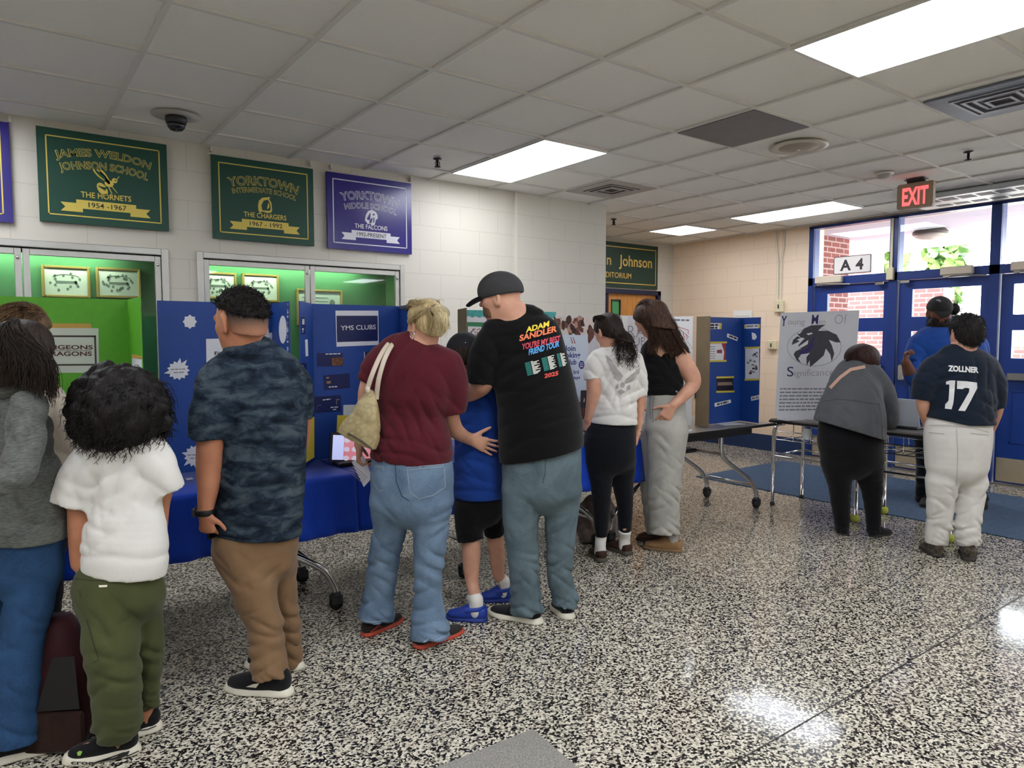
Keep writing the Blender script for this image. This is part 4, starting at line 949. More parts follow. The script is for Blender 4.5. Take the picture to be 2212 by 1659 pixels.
# taped blue board
Yt = 3.66; a = ony(1506, 684, Yt); b_ = ony(1603, 686, Yt); zt = a[2]; e = onz(1643, 908, BZ); e = (5.255, 3.56)
t_ = thing('trifold_board', 'blue trifold board with yellow taped papers on the bare table', 'display board', ((a[0]+b_[0])/2, Yt, BZ))
p_, F, L, H = board_panel(t_, 'centre_panel', a[:2], b_[:2], BZ, zt, M_bblue); e = wing_end(b_[:2], 1643, .2, zt)
pw, Fw, _, _ = board_panel(t_, 'side_panel', b_[:2], e, BZ, zt, M_bblue)
e2 = np.array([onz(1494, 918, BZ)[0]-.03, 3.52])
board_panel(t_, 'side_panel', e2, a[:2], BZ, zt, M_card)
def taped(pan, F, pts, mat, tape=('t', 'b'), name='taped_sheet'):
    s_ = sheet(pan, F, pts, mat, name); (tl, tr, br, bl) = pts; tm = MB()
    if 't' in tape: tm.prism(quad_px(F, [(tl[0]-1, tl[1]-2.5), (tr[0]+2, tr[1]-2.5), (tr[0]+2, tr[1]+1.5), (tl[0]-1, tl[1]+1.5)]), F, .001, .0028)
    if 'b' in tape: tm.prism(quad_px(F, [(bl[0]-1, bl[1]-1.5), (br[0]+2, br[1]-1.5), (br[0]+2, br[1]+2.5), (bl[0]-1, bl[1]+2.5)]), F, .001, .0028)
    if 's' in tape:
        for A, C in ((tl, bl), (tr, br)): tm.prism(quad_px(F, [(A[0]-1.8, A[1]), (A[0]+1.8, A[1]), (C[0]+1.8, C[1]), (C[0]-1.8, C[1])]), F, .001, .0028)
    if tm.v: tm.build('tape', M_tape, s_)
    return s_
s_ = taped(p_, F, [(1517, 698), (1557, 698), (1556, 711), (1517, 711)], M_paper, ('s',)); scribble(s_, F, [(1519, 702, 1553, 702), (1524, 708, 1549, 708)], M_ink, .0025, .016)
s_ = taped(p_, F, [(1510, 741), (1568, 740), (1567, 779), (1509, 780)], plain('red_curtain', '9c2f35', .6)); o = sheet(s_, F, [(1518, 743), (1558, 742), (1564, 760), (1562, 778), (1513, 778), (1513, 758)], M_paper, 'certificate', .0025); scribble(o, F, [(1523, 749+5*k, 1545, 749+5*k) for k in range(6)], M_greyink, .003, .006); sheet(o, F, [(1548, 756), (1559, 755), (1559, 763), (1548, 763)], plain('red_stamp', '8c3a4a', .6), 'stamp', .0032)
s_ = taped(p_, F, [(1548, 816), (1583, 815), (1584, 845), (1548, 846)], plain('dark_photo', '1d1a1f', .3)); sheet(s_, F, [(1550, 826), (1580, 825), (1582, 832), (1550, 833)], plain('stage_people', '8a7468', .5, var=.4, vscale=90.), 'stage_figures', .0026)
for pts in ([(1571, 720), (1594, 729), (1592, 737), (1570, 728)], [(1543, 871), (1578, 863), (1579, 870), (1544, 879)], [(1507, 877), (1531, 882), (1530, 888), (1507, 884)]):
    o = sheet(p_, F, pts, M_paper, 'label_strip'); scribble(o, F, [((pts[0][0]*.85+pts[1][0]*.15), (pts[0][1]*.85+pts[1][1]*.15+pts[3][1]*.85+pts[2][1]*.15)/2, (pts[0][0]*.15+pts[1][0]*.85), (pts[0][1]*.15+pts[1][1]*.85+pts[3][1]*.15+pts[2][1]*.85)/2)], M_ink, .0025, .014)
s_ = taped(p_, F, [(1500, 808), (1520, 808), (1522, 862), (1500, 862)], plain('blue_card', '17386f', .4), name='blue_sheet'); sheet(s_, F, [(1519, 812), (1520, 812), (1521, 860), (1520, 860)], M_paper, 'edge', .003)
s_ = taped(pw, Fw, [(1610, 701), (1640, 700), (1640, 709), (1610, 710)], M_paper, ('s',)); scribble(s_, Fw, [(1613, 705, 1637, 704)], M_greyink, .0025, .016)
s_ = taped(pw, Fw, [(1610, 752), (1640, 751), (1640, 819), (1610, 820)], M_paper)
m2 = MB(); r_ = random.Random(5)
for k in range(16): x, y = 1613+r_.random()*20, 760+r_.random()*46; m2.prism(quad_px(Fw, [(x, y), (x+5, y), (x+5, y+4), (x, y+4)]), Fw, .001, .0026, r_.randrange(3))
m2.build('printed_pictures', [M_gray, plain('rust_print', 'a06058', .6), M_ink], s_)
m2 = MB(); m2.prism(quad_px(Fw, [(1624, 718), (1632, 721), (1635, 728), (1631, 734), (1625, 733)]), Fw, .0003, .0015); m2.build('white_cutout', M_paper, pw)
o = sheet(pw, Fw, [(1622, 857), (1641, 853), (1641, 862), (1623, 866)], M_paper, 'label_strip'); scribble(o, Fw, [(1625, 861, 1639, 858)], M_greyink, .0025, .014)
def flat_paper(label, pts, mat, z=TZ, cat='paper', name='paper_sheet', th=.002):
    m2 = MB(); P = [onz(x, y, z+.002) for x, y in pts]; k = len(P); q = [(p[0], p[1], z+.001) for p in P]+[(p[0], p[1], z+.001+th) for p in P]
    m2.add(q, [tuple(range(k))[::-1], tuple(range(k, 2*k))]+[(i, (i+1) % k, k+(i+1) % k, k+i) for i in range(k)]); return tag(m2.build(name, mat), label, cat)
flat_paper('white paper sheet lying on the bare table before the taped board', [(1530, 911), (1557, 909), (1612, 916), (1564, 919)], M_paper)
flat_paper('white paper on the bare table at the end of blue cover', [(1482, 931), (1494, 927), (1496, 930), (1484, 934)], M_paper)
# ------------------------------------------------------------------ school desks, poster, small things
M_ball = plain('tennis_ball', 'c7d25a', .95, var=.12, bmp=.5, bscale=500.)
M_dtop = plain('desk_top', '6f6a66', .3, var=.1, vscale=30.)
def desk(label, y0, y1, balls, x0=5.44, x1=5.90, z=.762):
    t_ = thing('school_desk', label, 'desk', ((x0+x1)/2, (y0+y1)/2, 0), 0, 'chrome legged school desks with wire racks')
    m2 = MB(); m2.box((x0-.03, y0-.03, z-.03), (x1+.03, y1+.03, z), bev=.01); tp = m2.build('desktop', M_dtop, t_)
    m2 = MB(); m2.box((x0-.034, y0-.034, z-.034), (x1+.034, y1+.034, z-.012), bev=.006); m2.build('edge_band', M_edge, tp)
    r = .016
    for k, (x, y, sx, sy) in enumerate(((x0, y0, 1, 1), (x0, y1, 1, -1), (x1, y0, -1, 1), (x1, y1, -1, -1))):
        m2 = MB(); m2.tube([(x+sx*.08, y+sy*.05, z-.045), (x+sx*.03, y+sy*.02, z-.05), (x+sx*.008, y+sy*.006, z-.075), (x, y, z-.12), (x, y, .4), (x, y, .0)], r, 14); l = m2.build('leg', M_chrome, t_)
        if k in balls:
            m2 = MB(); m2.lathe([(.004, .002), (.018, .005), (.030, .016), (.034, .034), (.030, .052), (.018, .063), (.014, .065)], 20, (x, y, 0)); m2.build('tennis_ball', M_ball, l)
        else:
            m2 = MB(); m2.lathe([(.02, .0), (.021, .015), (.017, .03)], 14, (x, y, 0)); m2.build('glide', M_dark, l)
    for (a, b_) in (((x0, y0, .44), (x0, y1, .44)), ((x1, y0, .44), (x1, y1, .44)), ((x0, y0, .44), (x1, y0, .44)), ((x0, y1, .44), (x1, y1, .44))):
        m2 = MB(); m2.tube([a, b_], .009, 8); m2.build('stretcher', M_chrome, t_)
    m2 = MB(); zr = .58
    for k in range(7): y = y0+.05+(y1-y0-.1)*k/6; m2.tube([(x0+.01, y, zr), (x1-.01, y, zr)], .004, 6)
    for x in (x0+.01, (x0+x1)/2, x1-.01): m2.tube([(x, y0+.02, zr+.002), (x, y1-.02, zr+.002)], .005, 6)
    for x in (x0+.01, x1-.01): m2.tube([(x, y0+.02, zr+.075), (x, y1-.02, zr+.075)], .005, 6)
    for x in (x0+.01, x1-.01):
        for k in range(5): y = y0+.02+(y1-y0-.04)*k/4; m2.tube([(x, y, zr), (x, y, z-.04)], .004, 6)
    m2.build('wire_rack', M_chrome, t_)
    return z
desk('school desk holding the white eagle poster, at left of its pair', 2.86, 3.54, (0, 2))
desk('school desk with laptop behind the number 17 jersey', 2.12, 2.80, (0, 1, 2, 3))
DZT = .762
# white hand drawn poster
a = ony(1678, 675, 3.60); Xp = 5.62
pa_, pb_ = onx(1679, 675, Xp), onx(1853, 674, Xp+.02)
t_ = thing('club_poster', 'white hand drawn Young Men Of Significance poster with eagle head', 'poster', (Xp, 3.3, DZT))
p0 = np.array([Xp-.035, onx(1673, 903, Xp-.035)[1]]); p1 = np.array([Xp-.02, pb_[1]])
base0 = np.array([p0[0], p0[1], DZT+.001]); base1 = np.array([p1[0], p1[1]-.0, DZT+.001])
lean = np.array([.06, 0, 0]); Hh = pa_[2]-DZT-.004
F = frame((base0+base1)/2+(np.array([0, 0, Hh])+lean)/2, base1-base0, np.array([0, 0, Hh])+lean)
W = np.linalg.norm(base1-base0); Hq = np.linalg.norm(np.array([0, 0, Hh])+lean)
m2 = MB(); m2.prism([(-W/2, -Hq/2), (W/2, -Hq/2), (W/2, Hq/2), (-W/2, Hq/2)], F, -.006, 0); pp = m2.build('poster_board', plain('poster_grey_white', 'cfd0d4', .6, var=.02), t_)
M_purp = plain('purple_marker', '2a2060', .6); M_pencil = plain('pencil', '8f9096', .7); M_charc = plain('charcoal', '3c3c44', .7, var=.12, vscale=40.)
px_text(pp, F, 'Y', 1687, 704, 1699, 704, 22, M_purp, .0012, .02); px_text(pp, F, 'oung', 1702, 701, 1738, 701, 13, M_pencil, .0012, -.01)
px_text(pp, F, 'M', 1753, 700, 1767, 700, 21, M_purp, .0012, .02); px_text(pp, F, 'en', 1769, 700, 1783, 700, 12, M_pencil, .0012, -.01)
px_text(pp, F, 'Of', 1801, 700, 1828, 700, 22, M_pencil, .0012, -.02)
px_text(pp, F, 'S', 1700, 813, 1714, 813, 22, M_purp, .0012, 0); px_text(pp, F, 'ignificance', 1716, 813, 1800, 811, 15, M_pencil, .0012, -.01)
def cp(x, y): return 1480+x/3.19, 640+y/3.19
def pshape(pts, mt, d, name): m2 = MB(); m2.prism(quad_px(F, [cp(*p) for p in pts]), F, d-.0006, d); return m2.build(name, mt, pp)
em = pshape([(790, 260), (820, 222), (870, 200), (968, 196), (930, 222), (918, 238), (985, 238), (1045, 265), (1072, 318), (1040, 318), (990, 300), (1012, 340), (1028, 395), (1010, 452), (1000, 400), (970, 360), (955, 408), (905, 452), (862, 488), (858, 440), (838, 480), (836, 420), (860, 390), (800, 400), (780, 430), (800, 462), (768, 440), (748, 400), (760, 380), (800, 360), (778, 340), (790, 310), (735, 335), (745, 300), (775, 275), (800, 290), (770, 255)], M_charc, .0012, 'eagle_drawing')
m2 = MB(); m2.prism(quad_px(F, [cp(*p) for p in [(895, 268), (868, 320), (850, 335), (852, 355), (792, 378), (796, 400), (840, 395), (880, 355), (885, 340), (878, 320), (892, 300)]]), F, .001, .0020); m2.build('purple_throat', M_purp, em)
M_pw = plain('poster_bare', 'd5d6d9', .6)
m2 = MB(); m2.prism(quad_px(F, [cp(*p) for p in [(835, 258), (872, 250), (880, 258), (850, 268)]]), F, .001, .0020); m2.prism(quad_px(F, [cp(*p) for p in [(770, 300), (800, 285), (825, 290), (800, 315), (775, 345), (770, 330), (790, 310)]]), F, .001, .0020); m2.prism(quad_px(F, [cp(*p) for p in [(785, 345), (830, 315), (850, 300), (845, 330), (800, 355)]]), F, .001, .0020); m2.build('white_eye_and_beak', M_pw, em)
m2 = MB(); cc_ = [cp(890+185*math.cos(k*.13), 350+130*math.sin(k*.13)) for k in range(49)]
for a, b_ in zip(cc_[:-1], cc_[1:]):
    a = np.array(uv_of(F, *a)); b_ = np.array(uv_of(F, *b_)); t = b_-a; nn = np.array([-t[1], t[0]])/np.linalg.norm(t)*.0022; m2.prism([a-nn, b_-nn, b_+nn, a+nn], F, .0002, .0008)
m2.build('pencil_circle', M_pencil, pp)
scribble(pp, F, [(1685-k*.4, 840+7.6*k, 1795-k*2, 840+7.4*k) for k in range(7)], M_greyink, .0012, .012, 'handwriting')
# things on the desks
def flat_poly(pts, z, th, xs=None): P = [onz(x, y, z) for x, y in pts]; return P
flat_paper('white paper lying on the desk at the foot of the eagle poster', [(1678, 906), (1684, 896), (1743, 901), (1738, 907), (1700, 909)], M_paper, DZT)
c = onz(1755, 905, DZT); m2 = MB(); m2.lathe([(.05, DZT+.001), (.06, DZT+.004), (.058, DZT+.03), (.05, DZT+.034)], 20, (c[0], c[1], 0)); tag(m2.build('clear_dish', plain('clear_plastic', 'a9aca6', .2)), 'clear plastic dish on the desk beside grey sweater woman', 'dish')
b0 = onz(1962, 909, DZT); b1 = b0+np.array([.02, -.32, 0])
t_ = thing('laptop', 'open laptop on the desk left of the number 17 jersey', 'laptop', (5.62, 2.4, DZT))
lx, ly = 5.60, b0[1]
m2 = MB(); m2.box((lx, ly-.33, DZT+.001), (lx+.23, ly, DZT+.02), bev=.006); m2.build('base', plain('laptop_dark', '2a2b2e', .4), t_)
Fl = frame((lx+.01, ly-.165, DZT+.125), (0, -1, 0), (-.06, 0, .22))
m2 = MB(); m2.prism(rrect(.33, .22, .008), Fl, -.008, 0); lid = m2.build('screen_lid', plain('laptop_silver', 'c3cad4', .35), t_)
m2 = MB(); m2.prism(ell(0, 0, .018, .018, 16), Fl, 0, .0008); m2.build('lid_mark', plain('lid_mark', 'eef2f6', .4), lid)
c = onz(1925, 912, DZT); m2 = MB(); m2.box((5.5, c[1]-.06, DZT+.001), (5.68, c[1]+.06, DZT+.012), bev=.003); tag(m2.build('notebook', plain('notebook_dark', '1f2230', .5)), 'dark notebook on the desk under the woman\'s forearm', 'notebook')
c = onz(1760, 912, .74); m2 = MB(); m2.tube([(5.47, 3.245, .62), (5.46, 3.24, .66), (5.465, 3.24, .70)], [.036, .04, .03], 16); tag(m2.build('bottle', plain('white_bottle', 'd3d9d6', .3)), 'white bottle standing in the desk rack beside black leggings', 'bottle')
# tablet, folders and papers on the middle table
zt_ = TZ+.006
def upright(name, label, cat, pts, Y, mat, th=.004, lean=0., z0=None, group=None):
    P = [ony(x, y, Y) for x, y in pts]
    if z0 is not None:
        for p in P: p[2] = max(p[2], z0)
    F = frame(P[0], (1, 0, 0), (0, 0, 1)); q = [((p-P[0])@F[1], (p-P[0])@F[2]) for p in P]
    m2 = MB(); m2.prism(q, F, -th, 0); o = m2.build(name, mat); return tag(o, label, cat, group), F
t_ = thing('tablet', 'lit tablet propped up on blue cover beside the purse', 'tablet', tuple(ony(765, 995, 3.70)*[1, 1, 0]+[0, 0, zt_]))
P = [ony(x, y, 3.70) for x, y in ((723, 940), (812, 960), (806, 994), (733, 991))]
zb_ = zt_+.002; dz = zb_-min(p[2] for p in P)
F = frame((P[0]+P[2])/2+np.array([0, 0, max(0, dz)]), (1, 0, -.12), (0, .12, 1))
Wt, Ht = np.linalg.norm(P[1]-P[0]), np.linalg.norm(P[3]-P[0])
m2 = MB(); m2.prism(rrect(Wt+.03, Ht+.03, .012), F, -.01, 0); tb = m2.build('body', M_dark, t_)
m2 = MB(); m2.prism([(-Wt/2, -Ht/2), (-Wt*.25, -Ht/2), (-Wt*.25, Ht/2), (-Wt/2, Ht/2)], F, 0, .0012); m2.build('screen_margin', glow('screen_white', 'b9c4ff', .5), tb)
m2 = MB(); m2.prism([(-Wt*.25, -Ht/2), (Wt/2, -Ht/2), (Wt/2, Ht/2), (-Wt*.25, Ht/2)], F, 0, .0012); sc = m2.build('screen_picture', glow('screen_red', 'd8475c', .4), tb)
m2 = MB()
for k in range(8): m2.prism(ell(-Wt*.18+.05*(k % 3), Ht*.3-.05*(k//3), .018, .014, 12), F, .0012, .002)
m2.build('screen_icons', glow('screen_icon', 'd8d4f0', .35), sc)
m2 = MB(); c_ = (P[0]+P[2])/2; m2.box((c_[0]-.12, 3.62, zt_), (c_[0]+.16, 3.74, zt_+.02), bev=.006); m2.build('stand', M_black, t_)
upright('folder', 'yellow folder standing open beside camo shirted man', 'folder', [(655, 1003), (679, 988), (679, 900), (655, 912)], 3.66, M_ycard, .004, 0, zt_, 'yellow folders on the middle table')
upright('folder', 'yellow folder standing behind the tan purse', 'folder', [(727, 940), (770, 940), (772, 898), (729, 897)], 3.80, M_ycard, .004, 0, zt_, 'yellow folders on the middle table')
upright('paper_card', 'pale grey card standing behind the tan purse', 'paper', [(741, 935), (775, 935), (776, 874), (742, 875)], 3.84, plain('pale_card', 'b9bec0', .6), .003, 0, zt_)
for lb, pts in (('white paper scrap on blue cover between child and camo shirted man', [(400, 1034), (414, 1032), (418, 1035), (404, 1037)]),): flat_paper(lb, pts, M_paper, TZ+.005)
# bags on the floor
def blob_bag(name, label, c, sx, sy, sz, mat, rz=0., extra=None):
    t_ = thing(name, label, 'bag', (c[0], c[1], 0), rz); m2 = MB(); n, m = 28, 14; vs = []
    for k in range(m+1):
        v = k/m; h = sz*(v**.85); w_ = (math.sin(math.pi*min(.98, .16+.78*v))**.42)*(1-.25*v)
        for j in range(n):
            a = 2*math.pi*j/n; ca, sa = math.cos(a), math.sin(a)
            e = (abs(ca)**2.8+abs(sa)**2.8)**(-1/2.8); wr = 1+.03*math.sin(5*a+9*v)+.025*math.sin(11*a-13*v)
            vs.append((sx*w_*e*ca*wr, sy*w_*e*sa*wr, h))
    fs = [(k*n+j, k*n+(j+1) % n, (k+1)*n+(j+1) % n, (k+1)*n+j) for k in range(m) for j in range(n)]+[tuple(range(n))[::-1], tuple(m*n+j for j in range(n))]
    m2.add(vs, fs, 0, True); b_ = m2.build('body', mat, t_, local=True); return t_, b_
c = onz(1290, 1180, 0); t_, b_ = blob_bag('duffel_bag', 'grey brown bag on the floor behind the white socks', (3.46, 3.66), .17, .12, .33, cloth('bag_taupe', '6f625f', .8, .3, 300., .6, 18., 'a08e88'), -.4)
m2 = MB(); m2.tube([(.05, -.1, .3), (.09, -.13, .2), (.1, -.12, .06)], .012, 8, flat=.4); m2.build('strap', plain('grey_strap', '8a8486', .8), b_, local=True)
m2 = MB(); m2.tube([(-.16, -.11, .02), (0, -.135, .012), (.16, -.1, .02)], .006, 8); m2.build('piping', M_black, b_, local=True)
t_, b_ = blob_bag('rolling_backpack', 'dark red rolling backpack on the floor behind grey hoodie', (.13, 2.98), .16, .11, .46, cloth('bag_maroon', '300e12', .6, .3, 300., .3, 8.), -.55)
m2 = MB(); m2.box((-.15, -.118, .01), (.15, -.1, .16), bev=.02); m2.build('front_pocket', cloth('bag_maroon_dark', '281610', .7, .3, 300., .4, 12.), b_, local=True)
m2 = MB(); m2.add([(.0, -.125, .17), (.14, -.118, .17), (.13, -.118, .36), (.06, -.124, .36)], [(0, 1, 2, 3)]); m2.build('mesh_panel', M_black, b_, local=True)
m2 = MB(); m2.tube([(-.09, .06, .3), (-.09, .06, .86), (-.09, .06, .90), (.09, .06, .90), (.09, .06, .86), (.09, .06, .3)], .008, 8); m2.build('pull_handle', M_chrome, t_, local=True)
for s_ in (-1, 1): m2 = MB(); m2.lathe([(.01, -.015), (.035, -.014), (.037, 0), (.035, .014), (.01, .015)], 18, (s_*.13, .1, .037), 'x'); m2.build('wheel', M_black, t_, local=True)
# ------------------------------------------------------------------ people: smooth solid modelling on a grid
def smin(a, b, k):
    h = np.clip(.5+.5*(b-a)/k, 0, 1); return b+(a-b)*h-k*h*(1-h)
def resample(c, n=4):
    """Catmull-Rom refinement of chain rows (x,y,z,ru,rd)"""
    c = np.asarray(c, float)
    if len(c) < 3 or n < 2: return c
    out = []
    for i in range(len(c)-1):
        p0, p1, p2, p3 = c[max(i-1, 0)], c[i], c[i+1], c[min(i+2, len(c)-1)]
        for k in range(n):
            t = k/n; out.append(.5*((2*p1)+(-p0+p2)*t+(2*p0-5*p1+4*p2-p3)*t*t+(-p0+3*p1-3*p2+p3)*t**3))
    out.append(c[-1]); o = np.array(out); o[:, 3:] = np.maximum(o[:, 3:], .002); return o
class Solid:
    def __init__(s, h=.008): s.h = h; s.prims = []; s.cuts = []; s.folds = []
    def chain(s, c, k=.02, flat0=False, flat1=False, n=4, sub=False, dv=(0, 1, 0), scale=1., grow=0.):
        c = resample(c, n).copy(); c[:, 3:] = c[:, 3:]*scale+grow; s.prims.append(('c', c, k, flat0, flat1, sub, np.array(dv, float))); return s
    def ball(s, c, r, k=.02, R=None, sub=False):
        r = np.array(r if hasattr(r, '__len__') else (r, r, r), float); s.prims.append(('b', np.array(c, float), r, k, np.eye(3) if R is None else R, sub)); return s
    def cut(s, p, n): s.cuts.append((np.array(p, float), np.array(n, float)/np.linalg.norm(n))); return s
    def fold(s, c, R, kvec, amp, wob=1.5, ph=0.): s.folds.append((np.array(c, float), np.array(R if hasattr(R, '__len__') else (R, R, R), float), np.array(kvec, float), amp, wob, ph)); return s
    def _seg(s, f, a, b_, flat0, flat1, dv, G):
        X, Y, Z, lo = G; h = s.h; A, B = a[:3], b_[:3]; rm = max(a[3:].max(), b_[3:].max())+.06
        i0 = np.maximum(((np.minimum(A, B)-rm-lo)/h).astype(int), 0); i1 = np.minimum(((np.maximum(A, B)+rm-lo)/h).astype(int)+2, f.shape)
        if (i1 <= i0).any(): return
        sl_ = (slice(i0[0], i1[0]), slice(i0[1], i1[1]), slice(i0[2], i1[2]))
        x, y, z = X[sl_[0]][:, None, None]-A[0], Y[sl_[1]][None, :, None]-A[1], Z[sl_[2]][None, None, :]-A[2]
        d = B-A; L = np.linalg.norm(d)+1e-9; w_ = d/L
        v = dv-w_*(dv@w_)
        if np.linalg.norm(v) < .25: v = np.array([0, 0, 1.])-w_*w_[2]
        v = v/np.linalg.norm(v); u = np.cross(v, w_)
        sw = x*w_[0]+y*w_[1]+z*w_[2]; t = np.clip(sw/L, 0, 1); qw = sw-t*L
        qu = x*u[0]+y*u[1]+z*u[2]; qd = x*v[0]+y*v[1]+z*v[2]
        ru = a[3]+(b_[3]-a[3])*t; rd = a[4]+(b_[4]-a[4])*t; rn = np.minimum(ru, rd)
        dd = (np.sqrt((qu/ru)**2+(qd/rd)**2+(qw/rn)**2)-1)*rn
        if flat0: dd = np.maximum(dd, -sw)
        if flat1: dd = np.maximum(dd, sw-L)
        f[sl_] = np.minimum(f[sl_], dd)
    def field(s):
        P = []
        for p in s.prims:
            if p[0] == 'c': c = p[1]; r = c[:, 3:].max(1)[:, None]; P += [(c[:, :3]-r), (c[:, :3]+r)]
            elif not p[5]: R = p[2].max(); P += [p[1][None]-R, p[1][None]+R]
        P = np.concatenate(P); lo = P.min(0)-.03; hi = P.max(0)+.03; h = s.h
        n = ((hi-lo)/h).astype(int)+2
        X, Y, Z = [(lo[i]+h*np.arange(n[i])).astype(np.float32) for i in range(3)]; G = (X, Y, Z, lo)
        f = np.full(n, .5, np.float32)
        for p in s.prims:
            if p[0] == 'c':
                _, c, k, f0, f1, sub, dv = p; g = None
                R = c[:, 3:].max()+.07; i0 = np.maximum(((c[:, :3].min(0)-R-lo)/h).astype(int), 0); i1 = np.minimum(((c[:, :3].max(0)+R-lo)/h).astype(int)+2, n)
                sl_ = tuple(slice(a, b_) for a, b_ in zip(i0, i1)); g = np.full(tuple(i1-i0), .5, np.float32)
                G2 = (X[sl_[0]], Y[sl_[1]], Z[sl_[2]], lo+i0*h)
                for q in range(len(c)-1): s._seg(g, c[q], c[q+1], False, False, dv, G2)
                for on, e0, e1 in ((f0, c[0], c[1]), (f1, c[-1], c[-2])):
                    if on:
                        wv = e0[:3]-e1[:3]; wv = wv/np.linalg.norm(wv); x, y, z = G2[0][:, None, None]-e0[0], G2[1][None, :, None]-e0[1], G2[2][None, None, :]-e0[2]
                        g = np.where(x*x+y*y+z*z < (2.3*max(e0[3], e0[4]))**2, np.maximum(g, x*wv[0]+y*wv[1]+z*wv[2]), g)
                f[sl_] = np.maximum(f[sl_], -g) if sub else smin(f[sl_], g, k)
            else:
                _, c, r, k, Rm, sub = p; R = r.max()+.07
                i0 = np.maximum(((c-R-lo)/h).astype(int), 0); i1 = np.minimum(((c+R-lo)/h).astype(int)+2, n)
                if (i1 <= i0).any(): continue
                sl_ = tuple(slice(a, b_) for a, b_ in zip(i0, i1))
                x, y, z = X[sl_[0]][:, None, None]-c[0], Y[sl_[1]][None, :, None]-c[1], Z[sl_[2]][None, None, :]-c[2]
                q = [x*Rm[i][0]+y*Rm[i][1]+z*Rm[i][2] for i in range(3)]
                e = np.sqrt((q[0]/r[0])**2+(q[1]/r[1])**2+(q[2]/r[2])**2); d = ((e-1)*r.min()*np.maximum(.6, 1.)).astype(np.float32)
                if sub: f[sl_] = -smin(-f[sl_], d, k)
                else: f[sl_] = smin(f[sl_], d, k)
        for c, R, kv, amp, wob, ph in s.folds:
            rr = 2.2*R; i0 = np.maximum(((c-rr-lo)/h).astype(int), 0); i1 = np.minimum(((c+rr-lo)/h).astype(int)+2, n)
            if (i1 <= i0).any(): continue
            sl_ = tuple(slice(a, b_) for a, b_ in zip(i0, i1))
            x, y, z = X[sl_[0]][:, None, None]-c[0], Y[sl_[1]][None, :, None]-c[1], Z[sl_[2]][None, None, :]-c[2]
            a = kv[0]*x+kv[1]*y+kv[2]*z+ph; wv = wob*np.sin(9*x+5*y+7*z+ph*1.7)+.6*wob*np.sin(17*x-13*z+11*y)
            wn = 1.5*(1-np.abs(np.sin(.5*(a+wv))))**1.6-.55
            f[sl_] += (amp*np.exp(-((x/R[0])**2+(y/R[1])**2+(z/R[2])**2))*wn).astype(np.float32)
        for p, nn in s.cuts:
            d = (X[:, None, None]-p[0])*nn[0]+(Y[None, :, None]-p[1])*nn[1]+(Z[None, None, :]-p[2])*nn[2]; f = np.maximum(f, d.astype(np.float32))
        return f, lo
    def mesh(s):
        f, lo = s.field(); h = s.h; f[0] = f[-1] = .3; f[:, 0] = f[:, -1] = .3; f[:, :, 0] = f[:, :, -1] = .3
        ins = f < 0; n = f.shape
        c0 = ins[:-1, :-1, :-1].astype(np.int8)
        sm = np.zeros(c0.shape, np.int8)
        for i in (0, 1):
            for j in (0, 1):
                for k in (0, 1): sm += ins[i:n[0]-1+i, j:n[1]-1+j, k:n[2]-1+k]
        act = (sm > 0) & (sm < 8); idx = np.full(c0.shape, -1, np.int64); I = np.argwhere(act); idx[act] = np.arange(len(I))
        acc = np.zeros((len(I), 3)); cnt = np.zeros(len(I))
        for ax in range(3):
            o1, o2 = [a for a in range(3) if a != ax]
            for p in (0, 1):
                for q in (0, 1):
                    a = I.copy(); a[:, o1] += p; a[:, o2] += q; b_ = a.copy(); b_[:, ax] += 1
                    fa = f[a[:, 0], a[:, 1], a[:, 2]]; fb = f[b_[:, 0], b_[:, 1], b_[:, 2]]; m = (fa < 0) != (fb < 0)
                    t = np.where(m, fa/np.where(m, fa-fb, 1), 0); pt = (a-I).astype(float); pt[:, ax] += t
                    acc[m] += pt[m]; cnt[m] += 1
        V = lo+h*(I+acc/cnt[:, None])
        F_ = []
        for ax in range(3):
            o1, o2 = [(1, 2), (2, 0), (0, 1)][ax]
            sa = [slice(None)]*3; sb = [slice(None)]*3; sa[ax] = slice(0, -1); sb[ax] = slice(1, None)
            E_ = np.argwhere(ins[tuple(sa)] != ins[tuple(sb)]); E_ = E_[(E_[:, o1] > 0) & (E_[:, o2] > 0) & (E_[:, o1] < n[o1]-1) & (E_[:, o2] < n[o2]-1)]
            fl = ins[E_[:, 0], E_[:, 1], E_[:, 2]]; q = []
            for d1, d2 in ((1, 1), (0, 1), (0, 0), (1, 0)):
                c = E_.copy(); c[:, o1] -= d1; c[:, o2] -= d2; q.append(idx[c[:, 0], c[:, 1], c[:, 2]])
            q = np.stack(q, 1); q[~fl] = q[~fl][:, ::-1]; F_.append(q)
        F_ = np.concatenate(F_); F_ = F_[(F_ >= 0).all(1)]
        return V, F_
    def build(s, name, mat, parent=None):
        V, F_ = s.mesh(); return np_mesh(name, V, F_, mat, parent)
def np_mesh(name, V, F_, mat, parent=None, smooth=True):
    me = bpy.data.meshes.new(name); nf = len(F_); k = F_.shape[1]
    me.vertices.add(len(V)); me.vertices.foreach_set('co', np.asarray(V, np.float32).ravel())
    me.loops.add(nf*k); me.loops.foreach_set('vertex_index', F_.ravel().astype(np.int32)); me.polygons.add(nf)
    me.polygons.foreach_set('loop_start', np.arange(0, nf*k, k, dtype=np.int32))
    me.polygons.foreach_set('use_smooth', np.full(nf, smooth)); me.update(calc_edges=True); me.validate()
    me.materials.append(mat); o = bpy.data.objects.new(name, me); link(o, parent); return o
